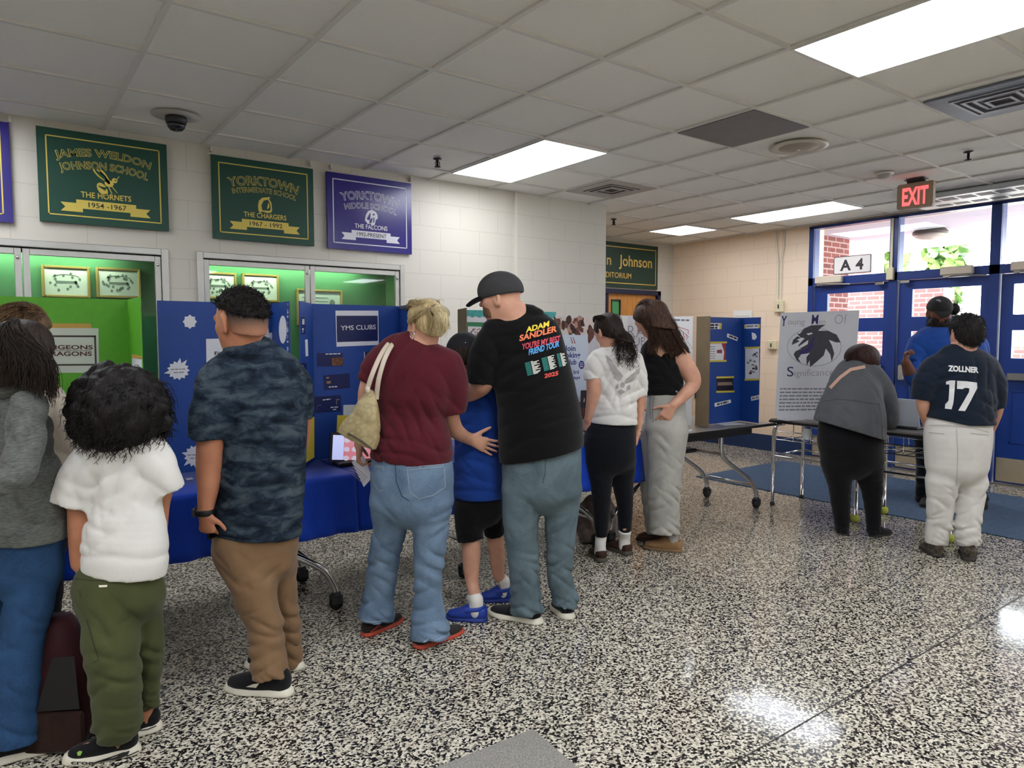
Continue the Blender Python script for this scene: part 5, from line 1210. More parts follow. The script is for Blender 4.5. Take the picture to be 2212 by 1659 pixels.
def strands(curves, r0, r1, n=3):
    """many thin tapered tubes as arrays"""
    VV, FF = [], []; base = 0
    for P in curves:
        P = np.asarray(P, float); N = len(P); t = np.gradient(P, axis=0); t /= np.linalg.norm(t, axis=1)[:, None]+1e-9
        a = np.cross(t, [.3, .9, .2]); a /= np.linalg.norm(a, axis=1)[:, None]+1e-9; b_ = np.cross(t, a)
        R = np.linspace(r0, r1, N)[:, None]
        ring = [P+R*(math.cos(2*math.pi*j/n)*a+math.sin(2*math.pi*j/n)*b_) for j in range(n)]
        VV.append(np.stack(ring, 1).reshape(-1, 3)); i = np.arange(N-1)[:, None]*n+np.arange(n)[None]; j2 = np.arange(N-1)[:, None]*n+(np.arange(n)[None]+1) % n
        FF.append(np.stack([i, j2, j2+n, i+n], 2).reshape(-1, 4)+base); base += N*n
    return np.concatenate(VV), np.concatenate(FF)

def hair_obj(name, mat, parent, solid=None, curves=None, r0=.0016, r1=.0006):
    V, F_ = solid.mesh() if solid is not None else (np.zeros((0, 3)), np.zeros((0, 4), int))
    if curves:
        v, f = strands(curves, r0, r1); F_ = np.concatenate([F_, f+len(V)]); V = np.concatenate([V, v])
    return np_mesh(name, V, F_, mat, parent)
def fur(solid, n, ln, comb, seed, r=.0012, lift=.25, keep=None):
    """short hairs standing on a solid's surface, combed along a direction"""
    V, F_ = solid.mesh(); g = np.random.RandomState(seed); i = g.randint(0, len(F_), n); q = V[F_[i]]; c = q.mean(1)+g.normal(size=(n, 3))*.002
    nr = np.cross(q[:, 1]-q[:, 0], q[:, 2]-q[:, 0]); nr /= np.linalg.norm(nr, axis=1)[:, None]+1e-9
    ctr = V.mean(0); sg = np.sign(((c-ctr)*nr).sum(1))[:, None]; nr = nr*sg; out = []
    cb = np.array(comb, float)
    for k in range(n):
        if keep is not None and not keep(c[k]): continue
        d = cb-nr[k]*(cb@nr[k])+g.normal(size=3)*.35; d /= np.linalg.norm(d)+1e-9; L_ = ln*(.6+.8*g.rand()); t = np.linspace(0, 1, 5)[:, None]
        out.append(c[k]+d*L_*t+nr[k]*(L_*lift*t*(1-.5*t)))
    return out

class Person:
    """local frame: x right in the picture, y away from the camera, z up; root on the floor"""
    def __init__(s, label, D, rx, name='person'):
        s.D = D; p = ondepth(rx, 731+CAMH*FPX/D, D); p[2] = 0; s.root = p; s.sd = abs(hash(label)) % 1000
        s.t = thing(name, label, 'person', p, -YAW); s.dec = []
        s.rng = random.Random(len(label)*131+int(rx))
    def L(s, x, y, dz=0.):
        w_ = ondepth(x, y, s.D+dz)-s.root; return np.array([w_@HR, w_@HF, w_[2]])
    def W(s, p): return s.root+HR*p[0]+HF*p[1]+np.array([0, 0, p[2]])
    def floor(s, x, y, z=0.):
        w_ = onz(x, y, z)-s.root; return np.array([w_@HR, w_@HF, z])
    def m(s, px_, dz=0.): return px_*(s.D+dz)/FPX
    def ch(s, rows):
        """(x, y, full width, dz, depth ratio) in picture units -> chain"""
        out = []
        for r_ in rows:
            x, y, w_ = r_[:3]; dz = r_[3] if len(r_) > 3 else 0.; k = r_[4] if len(r_) > 4 else 1.
            q = s.m(w_/2, dz); out.append((*s.L(x, y, dz), q, q*k))
        return np.array(out)
    def lr(s, rows):
        """(x left, x right, y, dz, depth ratio) -> chain for a torso"""
        return s.ch([((a+b_)/2, y, b_-a, dz, k) for a, b_, y, dz, k in rows])
    def ank(s, pair, rows):
        """chain rows over a shoe's ankle: rows of (height, radius)"""
        a, b_ = np.array(pair[0]), np.array(pair[1]); q = a*.78+b_*.22; return np.array([(q[0], q[1], z, r, r*1.05) for z, r in rows])
    def fit(s, lgs, sh):
        """bends each leg in depth so that its last row stands over its shoe"""
        out = []
        for lg, (a, b_) in zip(lgs, sh):
            q = np.array(a)*.78+np.array(b_)*.22; y0, y1 = lg[0][1], lg[-1][1]; last = lg[-1][3] if len(lg[-1]) > 3 else 0.; r2 = []
            for r_ in lg:
                dz = r_[3] if len(r_) > 3 else 0.; t = (r_[1]-y0)/(y1-y0); r2.append((r_[0], r_[1], r_[2], dz+(q[1]-last)*t)+tuple(r_[4:]))
            out.append(r2)
        return out
    def cutline(s, xa, ya, xb, yb, dz=0., up=False):
        a, b_ = s.L(xa, ya, dz), s.L(xb, yb, dz); d = b_-a; n = np.array([d[2], 0, -d[0]]); n /= np.linalg.norm(n)
        if (n[2] > 0) != up: n = -n
        return a, n
    # ---- head
    def axes(s, yaw, pitch=0., roll=0.):
        """face direction, its right-hand side, up; yaw 0 looks away from the camera, positive towards the right"""
        y, p, r_ = math.radians(yaw), math.radians(pitch), math.radians(roll)
        f = np.array([math.sin(y)*math.cos(p), math.cos(y)*math.cos(p), math.sin(p)]); sd = np.array([math.cos(y), -math.sin(y), 0.]); u = np.cross(sd, f)
        sd2 = sd*math.cos(r_)+u*math.sin(r_); return np.array([f, sd2, u*math.cos(r_)-sd*math.sin(r_)])
    def head(s, S, cx, cy, hpx, yaw, pitch=0., roll=0., dz=0., wide=1., beard=0., plump=0.):
        """adds a head with a face to solid S; hpx = chin to crown in picture units"""
        h = s.m(hpx, dz); c = s.L(cx, cy, dz); A = s.axes(yaw, pitch, roll); R = A
        s.hd = (c, A, h); P = lambda f, q, u: c+h*(A[0]*f+A[1]*q+A[2]*u)
        S.ball(P(-.05, 0, .14), (.43*h, .335*h*wide, .36*h), .02, R)
        S.ball(P(.10, 0, -.14), (.28*h, .27*h*wide*(1+plump), .34*h), .03, R)
        S.ball(P(.20, 0, -.37), (.13*h, .14*h*wide*(1+plump), .11*h), .03, R)
        S.chain([(*P(-.12, 0, -.22), .19*h, .19*h), (*P(.02, 0, -.30), .2*h, .2*h)], .03)
        for q in (-1, 1):
            S.ball(P(.20, q*.17, -.06), (.13*h, .11*h, .1*h), .02, R)                     # cheek
            S.ball(P(.355, q*.135, .055), (.055*h, .085*h, .05*h), .012, R, sub=True)      # eye socket
            S.ball(P(.29, q*.135, .05), (.065*h, .075*h, .05*h), .006, R)
            e = P(-.03, q*.35*wide, -.01); Re = s.axes(yaw-q*22, pitch-8, roll)
            S.ball(e, (.10*h, .048*h, .165*h), .006, Re); S.ball(e+h*(Re[1]*q*.036+Re[0]*.018), (.055*h, .03*h, .095*h), .006, Re, sub=True); S.ball(e+h*(A[0]*-.015-A[2]*.115), (.05*h, .035*h, .05*h), .008, Re)
        S.chain([(*P(.335, -.19, .125), .035*h, .035*h), (*P(.365, 0, .12), .04*h, .04*h), (*P(.335, .19, .125), .035*h, .035*h)], .02)
        S.chain([(*P(.355, 0, .07), .032*h, .032*h), (*P(.41, 0, -.02), .042*h, .042*h), (*P(.45, 0, -.085), .05*h, .05*h)], .012)
        for q in (-1, 1): S.ball(P(.40, q*.055, -.095), .038*h, .01)
        S.chain([(*P(.33, -.10, -.225), .018*h, .018*h), (*P(.372, 0, -.215), .026*h, .026*h), (*P(.33, .10, -.225), .018*h, .018*h)], .012)
        S.chain([(*P(.325, -.09, -.265), .02*h, .02*h), (*P(.36, 0, -.272), .03*h, .03*h), (*P(.325, .09, -.265), .02*h, .02*h)], .012)
        return c
    def hp(s, f, q, u): c, A, h = s.hd; return c+h*(A[0]*f+A[1]*q+A[2]*u)
    def eyes(s, body, dark='2a1c14'):
        c, A, h = s.hd; m2 = MB(); md = MB()
        for q in (-1, 1):
            p = s.hp(.315, q*.135, .05); sph(m2, p, .048*h, (A[0], A[1], A[2])); sph(md, p+A[0]*.026*h, .026*h, (A[0], A[1], A[2]))
        e = m2.build('eyes', M_eye, body, local=True); md.build('irises', M_iris, e, local=True)
        m2 = MB()
        for q in (-1, 1): m2.tube([s.hp(.375, q*.06, .115), s.hp(.385, q*.13, .135), s.hp(.33, q*.22, .11)], .012*h*1.2, 6)
        m2.build('eyebrows', M_brow, body, local=True)
        m2 = MB(); m2.tube([s.hp(.345, -.085, -.245), s.hp(.388, 0, -.243), s.hp(.345, .085, -.245)], .006*h, 6); m2.build('mouth_line', M_lip, body, local=True)
    def hair_shell(s, H, grow=.03, cut_u=None, back=True):
        c, A, h = s.hd; H.ball(c+h*(A[0]*-.06+A[2]*.15), ((.43+grow)*h, (.335+grow)*h, (.36+grow)*h), .02, A)
    # ---- hand
    def hand(s, S, wr, d, pal, th, L=.18, curl=(.3, .35, .4, .45), spread=.10, tcurl=.4, w_=.042, fr=.0085):
        """wr wrist point, d direction of the fingers, pal palm normal, th direction of the thumb side"""
        d = np.array(d, float); d /= np.linalg.norm(d); pal = np.array(pal, float); pal = pal-d*(pal@d); pal /= np.linalg.norm(pal); th = np.array(th, float); side = np.cross(d, pal)
        if side@th < 0: side = -side
        w_ = w_*L/.18; fr = fr*L/.18; pl = .52*L
        S.chain([(*wr, .026*L/.18, .019*L/.18), (*(wr+d*pl*.4), w_*.86, .016*L/.18), (*(wr+d*pl*.92), w_, .0135*L/.18)], .012, dv=pal)
        for k in range(4):
            o = wr+d*pl*.92+side*w_*(.72-.48*k); fl = L*(.44, .48, .45, .35)[k]; a = spread*(1.5-k); c = curl[k]
            dd = d*math.cos(a)+side*math.sin(a); P = [(*(o-d*.01), fr*1.08, fr*1.0)]; p = o.copy(); an = 0
            for q, fq in enumerate((.44, .31, .25)):
                an += c*(1.0, 1.1, .8)[q]; v = dd*math.cos(an)+pal*math.sin(an); p = p+v*fl*fq; P.append((*p, fr*(1-.1*(q+1)), fr*(1-.1*(q+1))))
            S.chain(P, .006, n=2)
        o = wr+d*pl*.28+side*w_*.65; v = d*.62+side*.75+pal*.25; v /= np.linalg.norm(v); p1 = o+v*L*.22; v2 = v*math.cos(tcurl)+d*math.sin(tcurl)*.8+pal*.2; v2 /= np.linalg.norm(v2); p2 = p1+v2*L*.17; p3 = p2+v2*L*.13
        S.chain([(*o, fr*1.5, fr*1.3), (*p1, fr*1.2, fr*1.1), (*p2, fr*1.1, fr), (*p3, fr*.85, fr*.8)], .009, n=2)
    # ---- shoe
    def shoe(s, heel, toe, w_, hgt, m_up, m_sole, parent, name='shoe', sole=.028, open_heel=False, collar=.75, label=None):
        heel = np.array(heel, float); toe = np.array(toe, float); heel[2] = toe[2] = 0; d = toe-heel; Ls = np.linalg.norm(d); d /= Ls; up = np.array([0, 0, 1.])
        P = lambda t, z: heel+d*Ls*t+up*z
        S = Solid(.006)
        rows = [(.09, .38, .80), (.25, .40, .86), (.42, .45, .74), (.62, .5, .52), (.80, .48, .40), (.93, .34, .32)]
        S.chain([(*P(t, sole*.6+hgt*q*.40), w_*wq, hgt*q*.62) for t, wq, q in rows], .01, dv=(0, 0, 1)); S.cut((0, 0, sole*.55), (0, 0, -1))
        if open_heel: S.ball(P(.16, hgt*1.05), (Ls*.2, w_*.36, hgt*.5), .01, np.array([d, np.cross(up, d), up]), sub=True)
        u_ = S.build(name, m_up, parent)
        S = Solid(.006); S.chain([(*P(t, 0.), w_*wq*1.10, sole*1.3) for t, wq, q in ((.06, .38, 0), (.25, .42, 0), (.5, .44, 0), (.72, .52, 0), (.94, .36, 0))], .01, dv=(0, 0, 1)); S.cut((0, 0, .001), (0, 0, -1)); S.cut((0, 0, sole), (0, 0, 1))
        S.build('sole', m_sole, u_); return u_
    # ---- flat print pressed on a garment
    def print_on(s, garment, name, mat, polys, lift=.004, maxe=None):
        """polys: list of (verts in picture points, faces); every point is carried on to the garment's surface"""
        me = garment.data; V = np.empty(len(me.vertices)*3); me.vertices.foreach_get('co', V); V = V.reshape(-1, 3)
        bv = BVHTree.FromPolygons([Vector(v) for v in V], [tuple(p.vertices) for p in me.polygons])
        if maxe:
            import bmesh
            new = []
            for pts, fs in polys:
                bm = bmesh.new(); vs = [bm.verts.new((p_[0], p_[1], 0)) for p_ in pts]
                for f in fs: bm.faces.new([vs[i] for i in f])
                for _ in range(5):
                    bmesh.ops.triangulate(bm, faces=bm.faces[:]); lg = [e for e in bm.edges if e.calc_length() > maxe]
                    if not lg: break
                    bmesh.ops.subdivide_edges(bm, edges=lg, cuts=1)
                bmesh.ops.triangulate(bm, faces=bm.faces[:]); bm.verts.index_update()
                new.append(([(v.co.x, v.co.y) for v in bm.verts], [tuple(v.index for v in f.verts) for f in bm.faces])); bm.free()
            polys = new
        mb = MB(); o0 = CC-s.root; o0 = np.array([o0@HR, o0@HF, o0[2]])
        for pts, fs in polys:
            out = []; ok = True; last = None
            for (x, y) in pts:
                r_ = ray(x, y); d = np.array([r_@HR, r_@HF, r_[2]]); d /= np.linalg.norm(d)
                hit = bv.ray_cast(Vector(o0), Vector(d))
                if hit[0] is None: q = bv.find_nearest(Vector(o0+d*(s.D*1.0)))[0]; p = np.array(q)-d*lift
                else: p = np.array(hit[0])-d*lift
                out.append(p)
            mb.add(out, fs, 0, True)
        return mb.build(name, mat, garment, local=True)
    def print_text(s, garment, name, mat, t, xa, ya, xb, yb, hpx, bold=.02, skew=0., lift=.004):
        V, Fc = text2d(t, 1, bold, 'LEFT'); x0, x1 = V[:, 0].min(), V[:, 0].max()
        e1 = np.array([xb-xa, yb-ya], float); e2 = np.array([skew*hpx, -hpx], float)/.73
        pts = [tuple(np.array([xa, ya])+e1*((v[0]-x0)/(x1-x0))+e2*v[1]) for v in V]
        return s.print_on(garment, name, mat, [(pts, Fc)], lift)
    def seam(s, garment, name, mat, lines, wpx=1.6, lift=.0025):
        polys = []
        for ln in lines:
            ln = np.array(ln, float); q = []
            for a, b_ in zip(ln[:-1], ln[1:]):
                n = max(1, int(np.linalg.norm(b_-a)/7)); q += [a+(b_-a)*k/n for k in range(n)]
            q = np.array(q+[ln[-1]]); t = np.gradient(q, axis=0); t /= np.linalg.norm(t, axis=1)[:, None]+1e-9; nn = np.stack([-t[:, 1], t[:, 0]], 1)*wpx/2
            N = len(q); polys.append(([tuple(p) for p in q-nn]+[tuple(p) for p in q+nn], [(k, k+1, N+k+1, N+k) for k in range(N-1)]))
        return s.print_on(garment, name, mat, polys, lift)
def sph(mb, c, r, ax=None, n=12, m=8):
    r = np.array(r if hasattr(r, '__len__') else (r, r, r)); vs = []
    for k in range(m+1):
        th = math.pi*k/m
        for j in range(n): a = 2*math.pi*j/n; p = np.array([math.sin(th)*math.cos(a), math.sin(th)*math.sin(a), math.cos(th)])*r; vs.append(c+(p if ax is None else ax[0]*p[0]+ax[1]*p[1]+ax[2]*p[2]))
    return mb.add(vs, [(k*n+j, (k+1)*n+j, (k+1)*n+(j+1) % n, k*n+(j+1) % n) for k in range(m) for j in range(n)], 0, True)
M_eye = plain('eye_white', 'e8e4de', .2); M_iris = plain('iris_brown', '2b1a10', .15); M_brow = plain('brow_hair', '2a1e17', .8); M_lip = plain('lip_line', '6b3a32', .6)
def curly(c, r, n, seed, R0=.012, turns=2.5, ln=.12, down=.5, box=None, amp=.012):
    """curly locks rooted on an ellipsoid"""
    g = np.random.RandomState(seed); out = []
    for k in range(n):
        v = g.normal(size=3); v /= np.linalg.norm(v); p = c+v*r*(.9+.1*g.rand())
        if box is not None and not box(p): continue
        tdir = v*.6+np.array([0, 0, -down])+g.normal(size=3)*.25; tdir /= np.linalg.norm(tdir); a = np.cross(tdir, g.normal(size=3)); a /= np.linalg.norm(a); b_ = np.cross(tdir, a)
        N = 14; t = np.linspace(0, 1, N)[:, None]; ph = g.rand()*6.28; L_ = ln*(.6+.7*g.rand()); am = amp*(.5+g.rand())
        out.append(p+tdir*L_*t+np.array([0, 0, -1])*L_*.35*t*t+am*t**.5*(np.cos(ph+turns*6.28*t)*a+np.sin(ph+turns*6.28*t)*b_))
    return out
def even(P, n=16):
    P = resample(np.hstack([np.array(P, float), np.ones((len(P), 2))]), 4)[:, :3]; d = np.concatenate([[0], np.cumsum(np.linalg.norm(np.diff(P, axis=0), axis=1))]); t = np.linspace(0, d[-1], n)
    return np.stack([np.interp(t, d, P[:, i]) for i in range(3)], 1)
def locks(paths, n, seed, spread=.02, wav=.004, jit=.0):
    """n strands that follow guide paths (arrays of points); blends between neighbouring guides"""
    g = np.random.RandomState(seed); P = [even(p) for p in paths]; out = []
    for k in range(n):
        u = g.rand()*(len(P)-1); i = min(int(u), len(P)-2) if len(P) > 1 else 0; w_ = u-i
        q = P[i]*(1-w_)+P[i+1]*w_ if len(P) > 1 else P[0].copy(); N = len(q); t = np.linspace(0, 1, N)[:, None]
        off = g.normal(size=3)*spread*np.array([1, .7, 1]); ph = g.rand(3)*6.28; fr = 3+4*g.rand()
        cut = int(N*(.82+.18*g.rand())); q = q+off*(t**.4)+wav*np.sin(fr*t*3.1+ph)*t; out.append(q[:max(cut, 4)])
    return out
# ------------------------------------------------------------------ garment helpers
def trousers(p, hips, legs, mat, h=.007, name='trousers', fold=1., cut=None, hipk=.03):
    S = Solid(h); S.chain(p.lr(hips), .02)
    r = random.Random(int(hips[0][0])*7+len(legs))
    for j, lg in enumerate(legs):
        c = p.ch(lg); S.chain(c, .025, flat1=True); n = len(c); wd = c[:, 3].max(); Ll = np.linalg.norm(c[0][:3]-c[-1][:3]); sg = -1 if j else 1
        for q_ in range(11):
            v = (.04, .12, .22, .35, .45, .52, .60, .72, .84, .91, .96)[q_]; amp = (.9, .9, .8, .7, 1.1, 1.1, .9, .7, 1.0, 1.0, 1.0)[q_]; ks = 55+50*v+20*r.random()
            i = min(n-2, int(v*(n-1))); t = v*(n-1)-i; q = c[i][:3]*(1-t)+c[i+1][:3]*t; s2 = r.choice((-1, 1)); an = s2*(.25+.55*r.random()) if v > .3 else sg*(.5+.4*r.random())
            S.fold(q+np.array([s2*wd*.55, -.06, 0]), (wd*.75, .16, Ll*(.05+.04*r.random())), (ks*math.sin(an), 6, ks*math.cos(an)), .0075*amp*fold, .7, r.random()*6)
        S.fold((c[0][:3]+c[-1][:3])/2, (wd*1.5, .2, Ll*.35), (48, 20, 6*sg), .003*fold, 1.2, r.random()*6)
    for q in (cut or []): S.cut(*q)
    return S.build(name, mat, p.t)
def shirt(p, torso, sleeves, mat, h=.007, name='shirt', fold=1., cuts=(), extra=None, hem=True, k=.035):
    S = Solid(h); c = p.lr([(a, b_, y, dz, kk+(.10 if i < 2 else .06 if i == 2 else 0)) for i, (a, b_, y, dz, kk) in enumerate(torso)]); c[:3, 3] += .006; S.chain(c, .02, flat0=hem)
    for sv in sleeves: S.chain(p.ch(sv), k, flat1=True)
    lo = c[0][:3]; top = c[-2][:3]; H_ = top[2]-lo[2]; hw = c[:, 3].max(); r = random.Random(len(torso)*17+int(torso[0][0]))
    S.fold(lo+np.array([0, 0, .06]), (hw*1.2, .3, .07), (8, 12, 75), .0075*fold, 1.6, r.random()*6)
    for q in range(9):
        v = .12+.78*r.random(); sx = (r.random()*2-1)*.8; cq = lo+(top-lo)*v+np.array([hw*sx, -.1, 0]); an = (r.random()-.5)*2.0+(.9 if sx < 0 else -.9)*(v > .5)
        kk = 55+45*r.random(); S.fold(cq, (.05+.08*r.random(), .25, .07+.08*r.random()), (kk*math.cos(an+1.2), 8, kk*math.sin(an+1.2)), (.005+.004*r.random())*fold, .9, r.random()*6)
    for sv in sleeves:
        e = p.ch(sv); m_ = e[len(e)//2]; S.fold(m_[:3], (.09, .12, .10), (30, 12, 60), .006*fold, 1.2, r.random()*6); S.fold(e[0][:3]-np.array([0, 0, .05]), (.08, .14, .1), (60, 10, 40), .006*fold, 1., r.random()*6)
    if extra: extra(S)
    for q in cuts: S.cut(*q)
    return S.build(name, mat, p.t)
def core(p, S, torso, hips, legs, ks=.86, kl=.80):
    """the body under the clothes"""
    if torso is not None: S.chain(p.lr(torso), .03, scale=ks)
    if hips is not None: S.chain(p.lr(hips), .03, scale=ks)
    for lg in legs: S.chain(p.ch(lg[:-1]), .03, scale=kl)
def sock(p, top, r0, pair):
    S = Solid(.005); S.chain(np.vstack([p.ch([top]), p.ank(pair, [(.11, r0), (.07, r0*1.02), (.05, r0*1.1)])]), .01, flat0=True); a, b_ = np.array(pair[0]), np.array(pair[1]); S.chain([(*p.ank(pair, [(.05, .03)])[0][:3], .03, .03), (*(a*.72+b_*.28+[0, 0, .045]), .034, .032), (*(a*.45+b_*.55+[0, 0, .035]), .032, .026)], .015)
    return S.build('sock', M_sock, p.t)
def feet(S, p, pairs):
    for heel, toe in pairs:
        a = np.array(heel); b_ = np.array(toe); S.chain([(*(a*.78+b_*.22+[0, 0, .048]), .024, .024), (*(a*.66+b_*.34+[0, 0, .034]), .022, .02), (*(a*.45+b_*.55+[0, 0, .022]), .012, .02)], .015)
def scalp(p, grow=.045, back=-.28, front=.30, top=0., h=.006, side=.0, slope=.66):
    """hair mass: behind the forehead, above the ears, down to the nape"""
    S = Solid(h); c, A, hh = p.hd
    S.ball(p.hp(-.06, 0, .15+top/2), ((.43+grow)*hh, (.335+grow)*hh, (.36+grow+top/2)*hh), .02, A); S.ball(p.hp(-.22, 0, -.02), ((.27+grow)*hh, (.29+grow)*hh, (.36+grow)*hh), .03, A)
    S.cut(p.hp(front, 0, .30), A[0]*.9-A[2]*.45); S.cut(p.hp(-.30, 0, back), -A[2]*.75+A[0]*slope)
    return S
SK_FAIR = skin('skin_fair', 'cf9f86'); SK_TAN = skin('skin_tan', 'b98062'); SK_WARM = skin('skin_warm', 'b07a5c'); SK_DARK = skin('skin_dark', '6e4a38')
M_solew = plain('sole_white', 'd9d4c2', .6); M_solek = plain('sole_black', '1a1a1b', .6); M_shoek = cloth('shoe_black', '141417', .8, .2, 900., .3); M_sock = cloth('white_sock', 'dedcd6', .9, .06, 700., .3)

def fademat(z0, z1):
    m, t, b = _new('clippered_fade'); tc = node(t, 'ShaderNodeTexCoord'); sp = node(t, 'ShaderNodeSeparateXYZ'); t.links.new(tc.outputs['Object'], sp.inputs[0])
    mr = node(t, 'ShaderNodeMapRange'); mr.inputs[1].default_value = z0; mr.inputs[2].default_value = z1; t.links.new(sp.outputs[2], mr.inputs[0])
    n = node(t, 'ShaderNodeTexNoise', Scale=400., Detail=2.); t.links.new(tc.outputs['Object'], n.inputs['Vector'])
    ad = node(t, 'ShaderNodeMath', operation='MULTIPLY_ADD'); ad.inputs[1].default_value = .25; t.links.new(n.outputs[0], ad.inputs[0]); t.links.new(mr.outputs[0], ad.inputs[2])
    t.links.new(ramp(t, ad.outputs[0], [(.12, srgb('b07c60')), (.5, srgb('7b5a48')), (.85, srgb('3a2c26')), (1., srgb('1a1514'))]), b.inputs['Base Color']); b.inputs['Roughness'].default_value = .7; return m
# ================================================================== man in the camouflage polo
def camo_cloth():
    m, t, b = _new('navy_camouflage'); tc = node(t, 'ShaderNodeTexCoord'); mp = node(t, 'ShaderNodeMapping'); mp.inputs['Scale'].default_value = (10, 10, 22)
    t.links.new(tc.outputs['Object'], mp.inputs[0]); n = node(t, 'ShaderNodeTexNoise', Scale=1., Detail=7., Roughness=.62, Distortion=.5); t.links.new(mp.outputs[0], n.inputs['Vector'])
    t.links.new(ramp(t, n.outputs[0], [(.34, srgb('10161f')), (.46, srgb('1d2835')), (.54, srgb('323e49')), (.66, srgb('485359'))]), b.inputs['Base Color'])
    b.inputs['Roughness'].default_value = .85; b.inputs['Specular IOR Level'].default_value = .15; bump(t, b, n.outputs[0], .2, .01); return m
p = Person('person in navy camouflage polo shirt and khaki trousers, hand at pocket', 2.90, 570)
tor = [(462, 648, 1150, 0, .72), (467, 651, 1090, 0, .72), (472, 656, 1020, 0, .75), (470, 661, 950, 0, .76), (462, 664, 890, .0, .74), (455, 662, 840, .0, .66), (466, 645, 800, 0, .60), (490, 612, 772, 0, .6), (503, 578, 752, 0, .8)]
sl1 = [(492, 795, 70, -.03), (466, 822, 78, -.08), (456, 865, 76, -.10), (451, 905, 80, -.11), (449, 946, 80, -.11)]
sl2 = [(620, 800, 60, .06), (645, 830, 58, .12), (654, 870, 46, .14), (655, 905, 40, .14)]
hip = [(470, 646, 1100, 0, .72), (462, 646, 1150, 0, .74), (462, 640, 1195, 0, .74)]
lgs = [[(522, 1180, 120, -.04, .95), (543, 1243, 104, -.05), (556, 1300, 88, -.06), (571, 1350, 76, -.06), (577, 1400, 76, -.065), (581, 1430, 78, -.07), (584, 1460, 78, -.075)],
       [(602, 1180, 84, .07, 1.), (604, 1235, 72, .09), (612, 1297, 60, .12), (620, 1351, 60, .15), (625, 1405, 54, .17), (629, 1438, 52, .18)]]
sh = [(p.floor(622, 1500), p.floor(497, 1487)), (p.floor(645, 1443), p.floor(540, 1438))]
lgs = p.fit(lgs, sh)
S = Solid(.0065); p.head(S, 519, 697, 132, -60, -7, 2, dz=-.02, plump=.12)
S.chain(p.ch([(520, 722, 74, 0), (530, 750, 76, 0), (545, 790, 80, .02)]), .03)
core(p, S, tor, hip, lgs)
S.chain(p.ch([(480, 815, 52, -.07), (458, 870, 52, -.10), (455, 930, 56, -.11), (452, 1000, 55, -.11), (450, 1050, 46, -.12), (445, 1092, 35, -.13), (444, 1108, 31, -.13)]), .02)
S.chain(p.ch([(640, 830, 48, .12), (650, 900, 44, .15), (640, 980, 40, .24), (600, 1030, 34, .30)]), .02)
p.hand(S, p.L(443, 1106, -.14), (.05, .12, -1), (.25, 1, .1), (1, .6, 0), .165, (.9, 1., 1.05, 1.1), .02, .9)
p.hand(S, p.L(600, 1030, .30), (-1, .1, -.3), (0, .3, -1), (0, -.3, 1), .17, (.4, .4, .4, .4))

feet(S, p, sh); bd = S.build('body', SK_TAN, p.t); p.eyes(bd)
M_khaki = cloth('khaki_twill', '7d6247', .85, .1, 900., .3, 7.); M_camo = camo_cloth()
shirt(p, tor, [sl1, sl2], M_camo, cuts=[])
S = Solid(.006); S.chain(p.ch([(541, 757, 84, 0), (527, 766, 92, -.01, .9)]), .01); cl = S.build('collar', M_camo, p.t)
tr = trousers(p, hip, lgs, M_khaki, fold=1.25)
p.seam(tr, 'hem_stitching', plain('khaki_dark', '4d3a28', .8), [[(634, 1392), (643, 1394)]], 4)
c, A, hh = p.hd; M_crop = hairmat('hair_black_cropped', '100e0e', '2b2624')
S = scalp(p, .024, .10, .36, .04, slope=.30); H = hair_obj('hair', M_crop, p.t, S, fur(S, 3000, .016, -A[0]*.7-A[2]*.1, 3, .0011, .25))
S = Solid(.006); S.ball(p.hp(-.06, 0, .12), (.44*hh, .345*hh, .37*hh), .02, A); S.ball(p.hp(-.2, 0, -.08), (.285*hh, .275*hh, .33*hh), .03, A); S.cut(p.hp(-.10, 0, .1), A[0]); S.cut(p.hp(-.3, 0, -.24), -A[2]+A[0]*.3)
S.build('faded_hair', fademat(p.hp(-.2, 0, -.18)[2], p.hp(-.2, 0, .16)[2]), H)
w0 = p.L(444, 1106, -.13); m2 = MB(); ax = np.array([-.05, 0, 1.]); m2.lathe([(.034, -.012), (.036, -.010), (.036, .010), (.034, .012)], 20, tuple(w0), 'z'); wt = m2.build('wristwatch', M_black, p.t, local=True)
m2 = MB(); m2.box(tuple(w0+np.array([-.048, -.02, -.018])), tuple(w0+np.array([-.034, .02, .018])), bev=.004); m2.build('watch_case', M_dark, wt, local=True)
for (a, b_), lb in zip(sh, ('', '')):
    u_ = p.shoe(a, b_, .098, .115, M_shoek, M_solew, p.t, 'running_shoe', .032)
    if a is sh[0][0]: p.print_on(u_, 'white_flash', M_solew, [([(531, 1484), (546, 1478), (560, 1476), (553, 1486)], [(0, 1, 2, 3)])])
# phone tucked in the hand by the pocket
cph = p.W(p.L(461, 1130, -.10)); t_ = thing('phone', 'black phone held against the khaki trouser pocket', 'phone', cph); m2 = MB()
F = frame(cph, HR*.25+HF*.9, (0, 0, 1)); m2.prism(rrect(.07, .12, .01), F, -.004, .004); m2.build('case', M_black, t_); m2 = MB(); m2.prism(rrect(.064, .112, .008), F, .004, .0046); m2.build('screen', plain('phone_screen', '0a0b10', .08), t_)
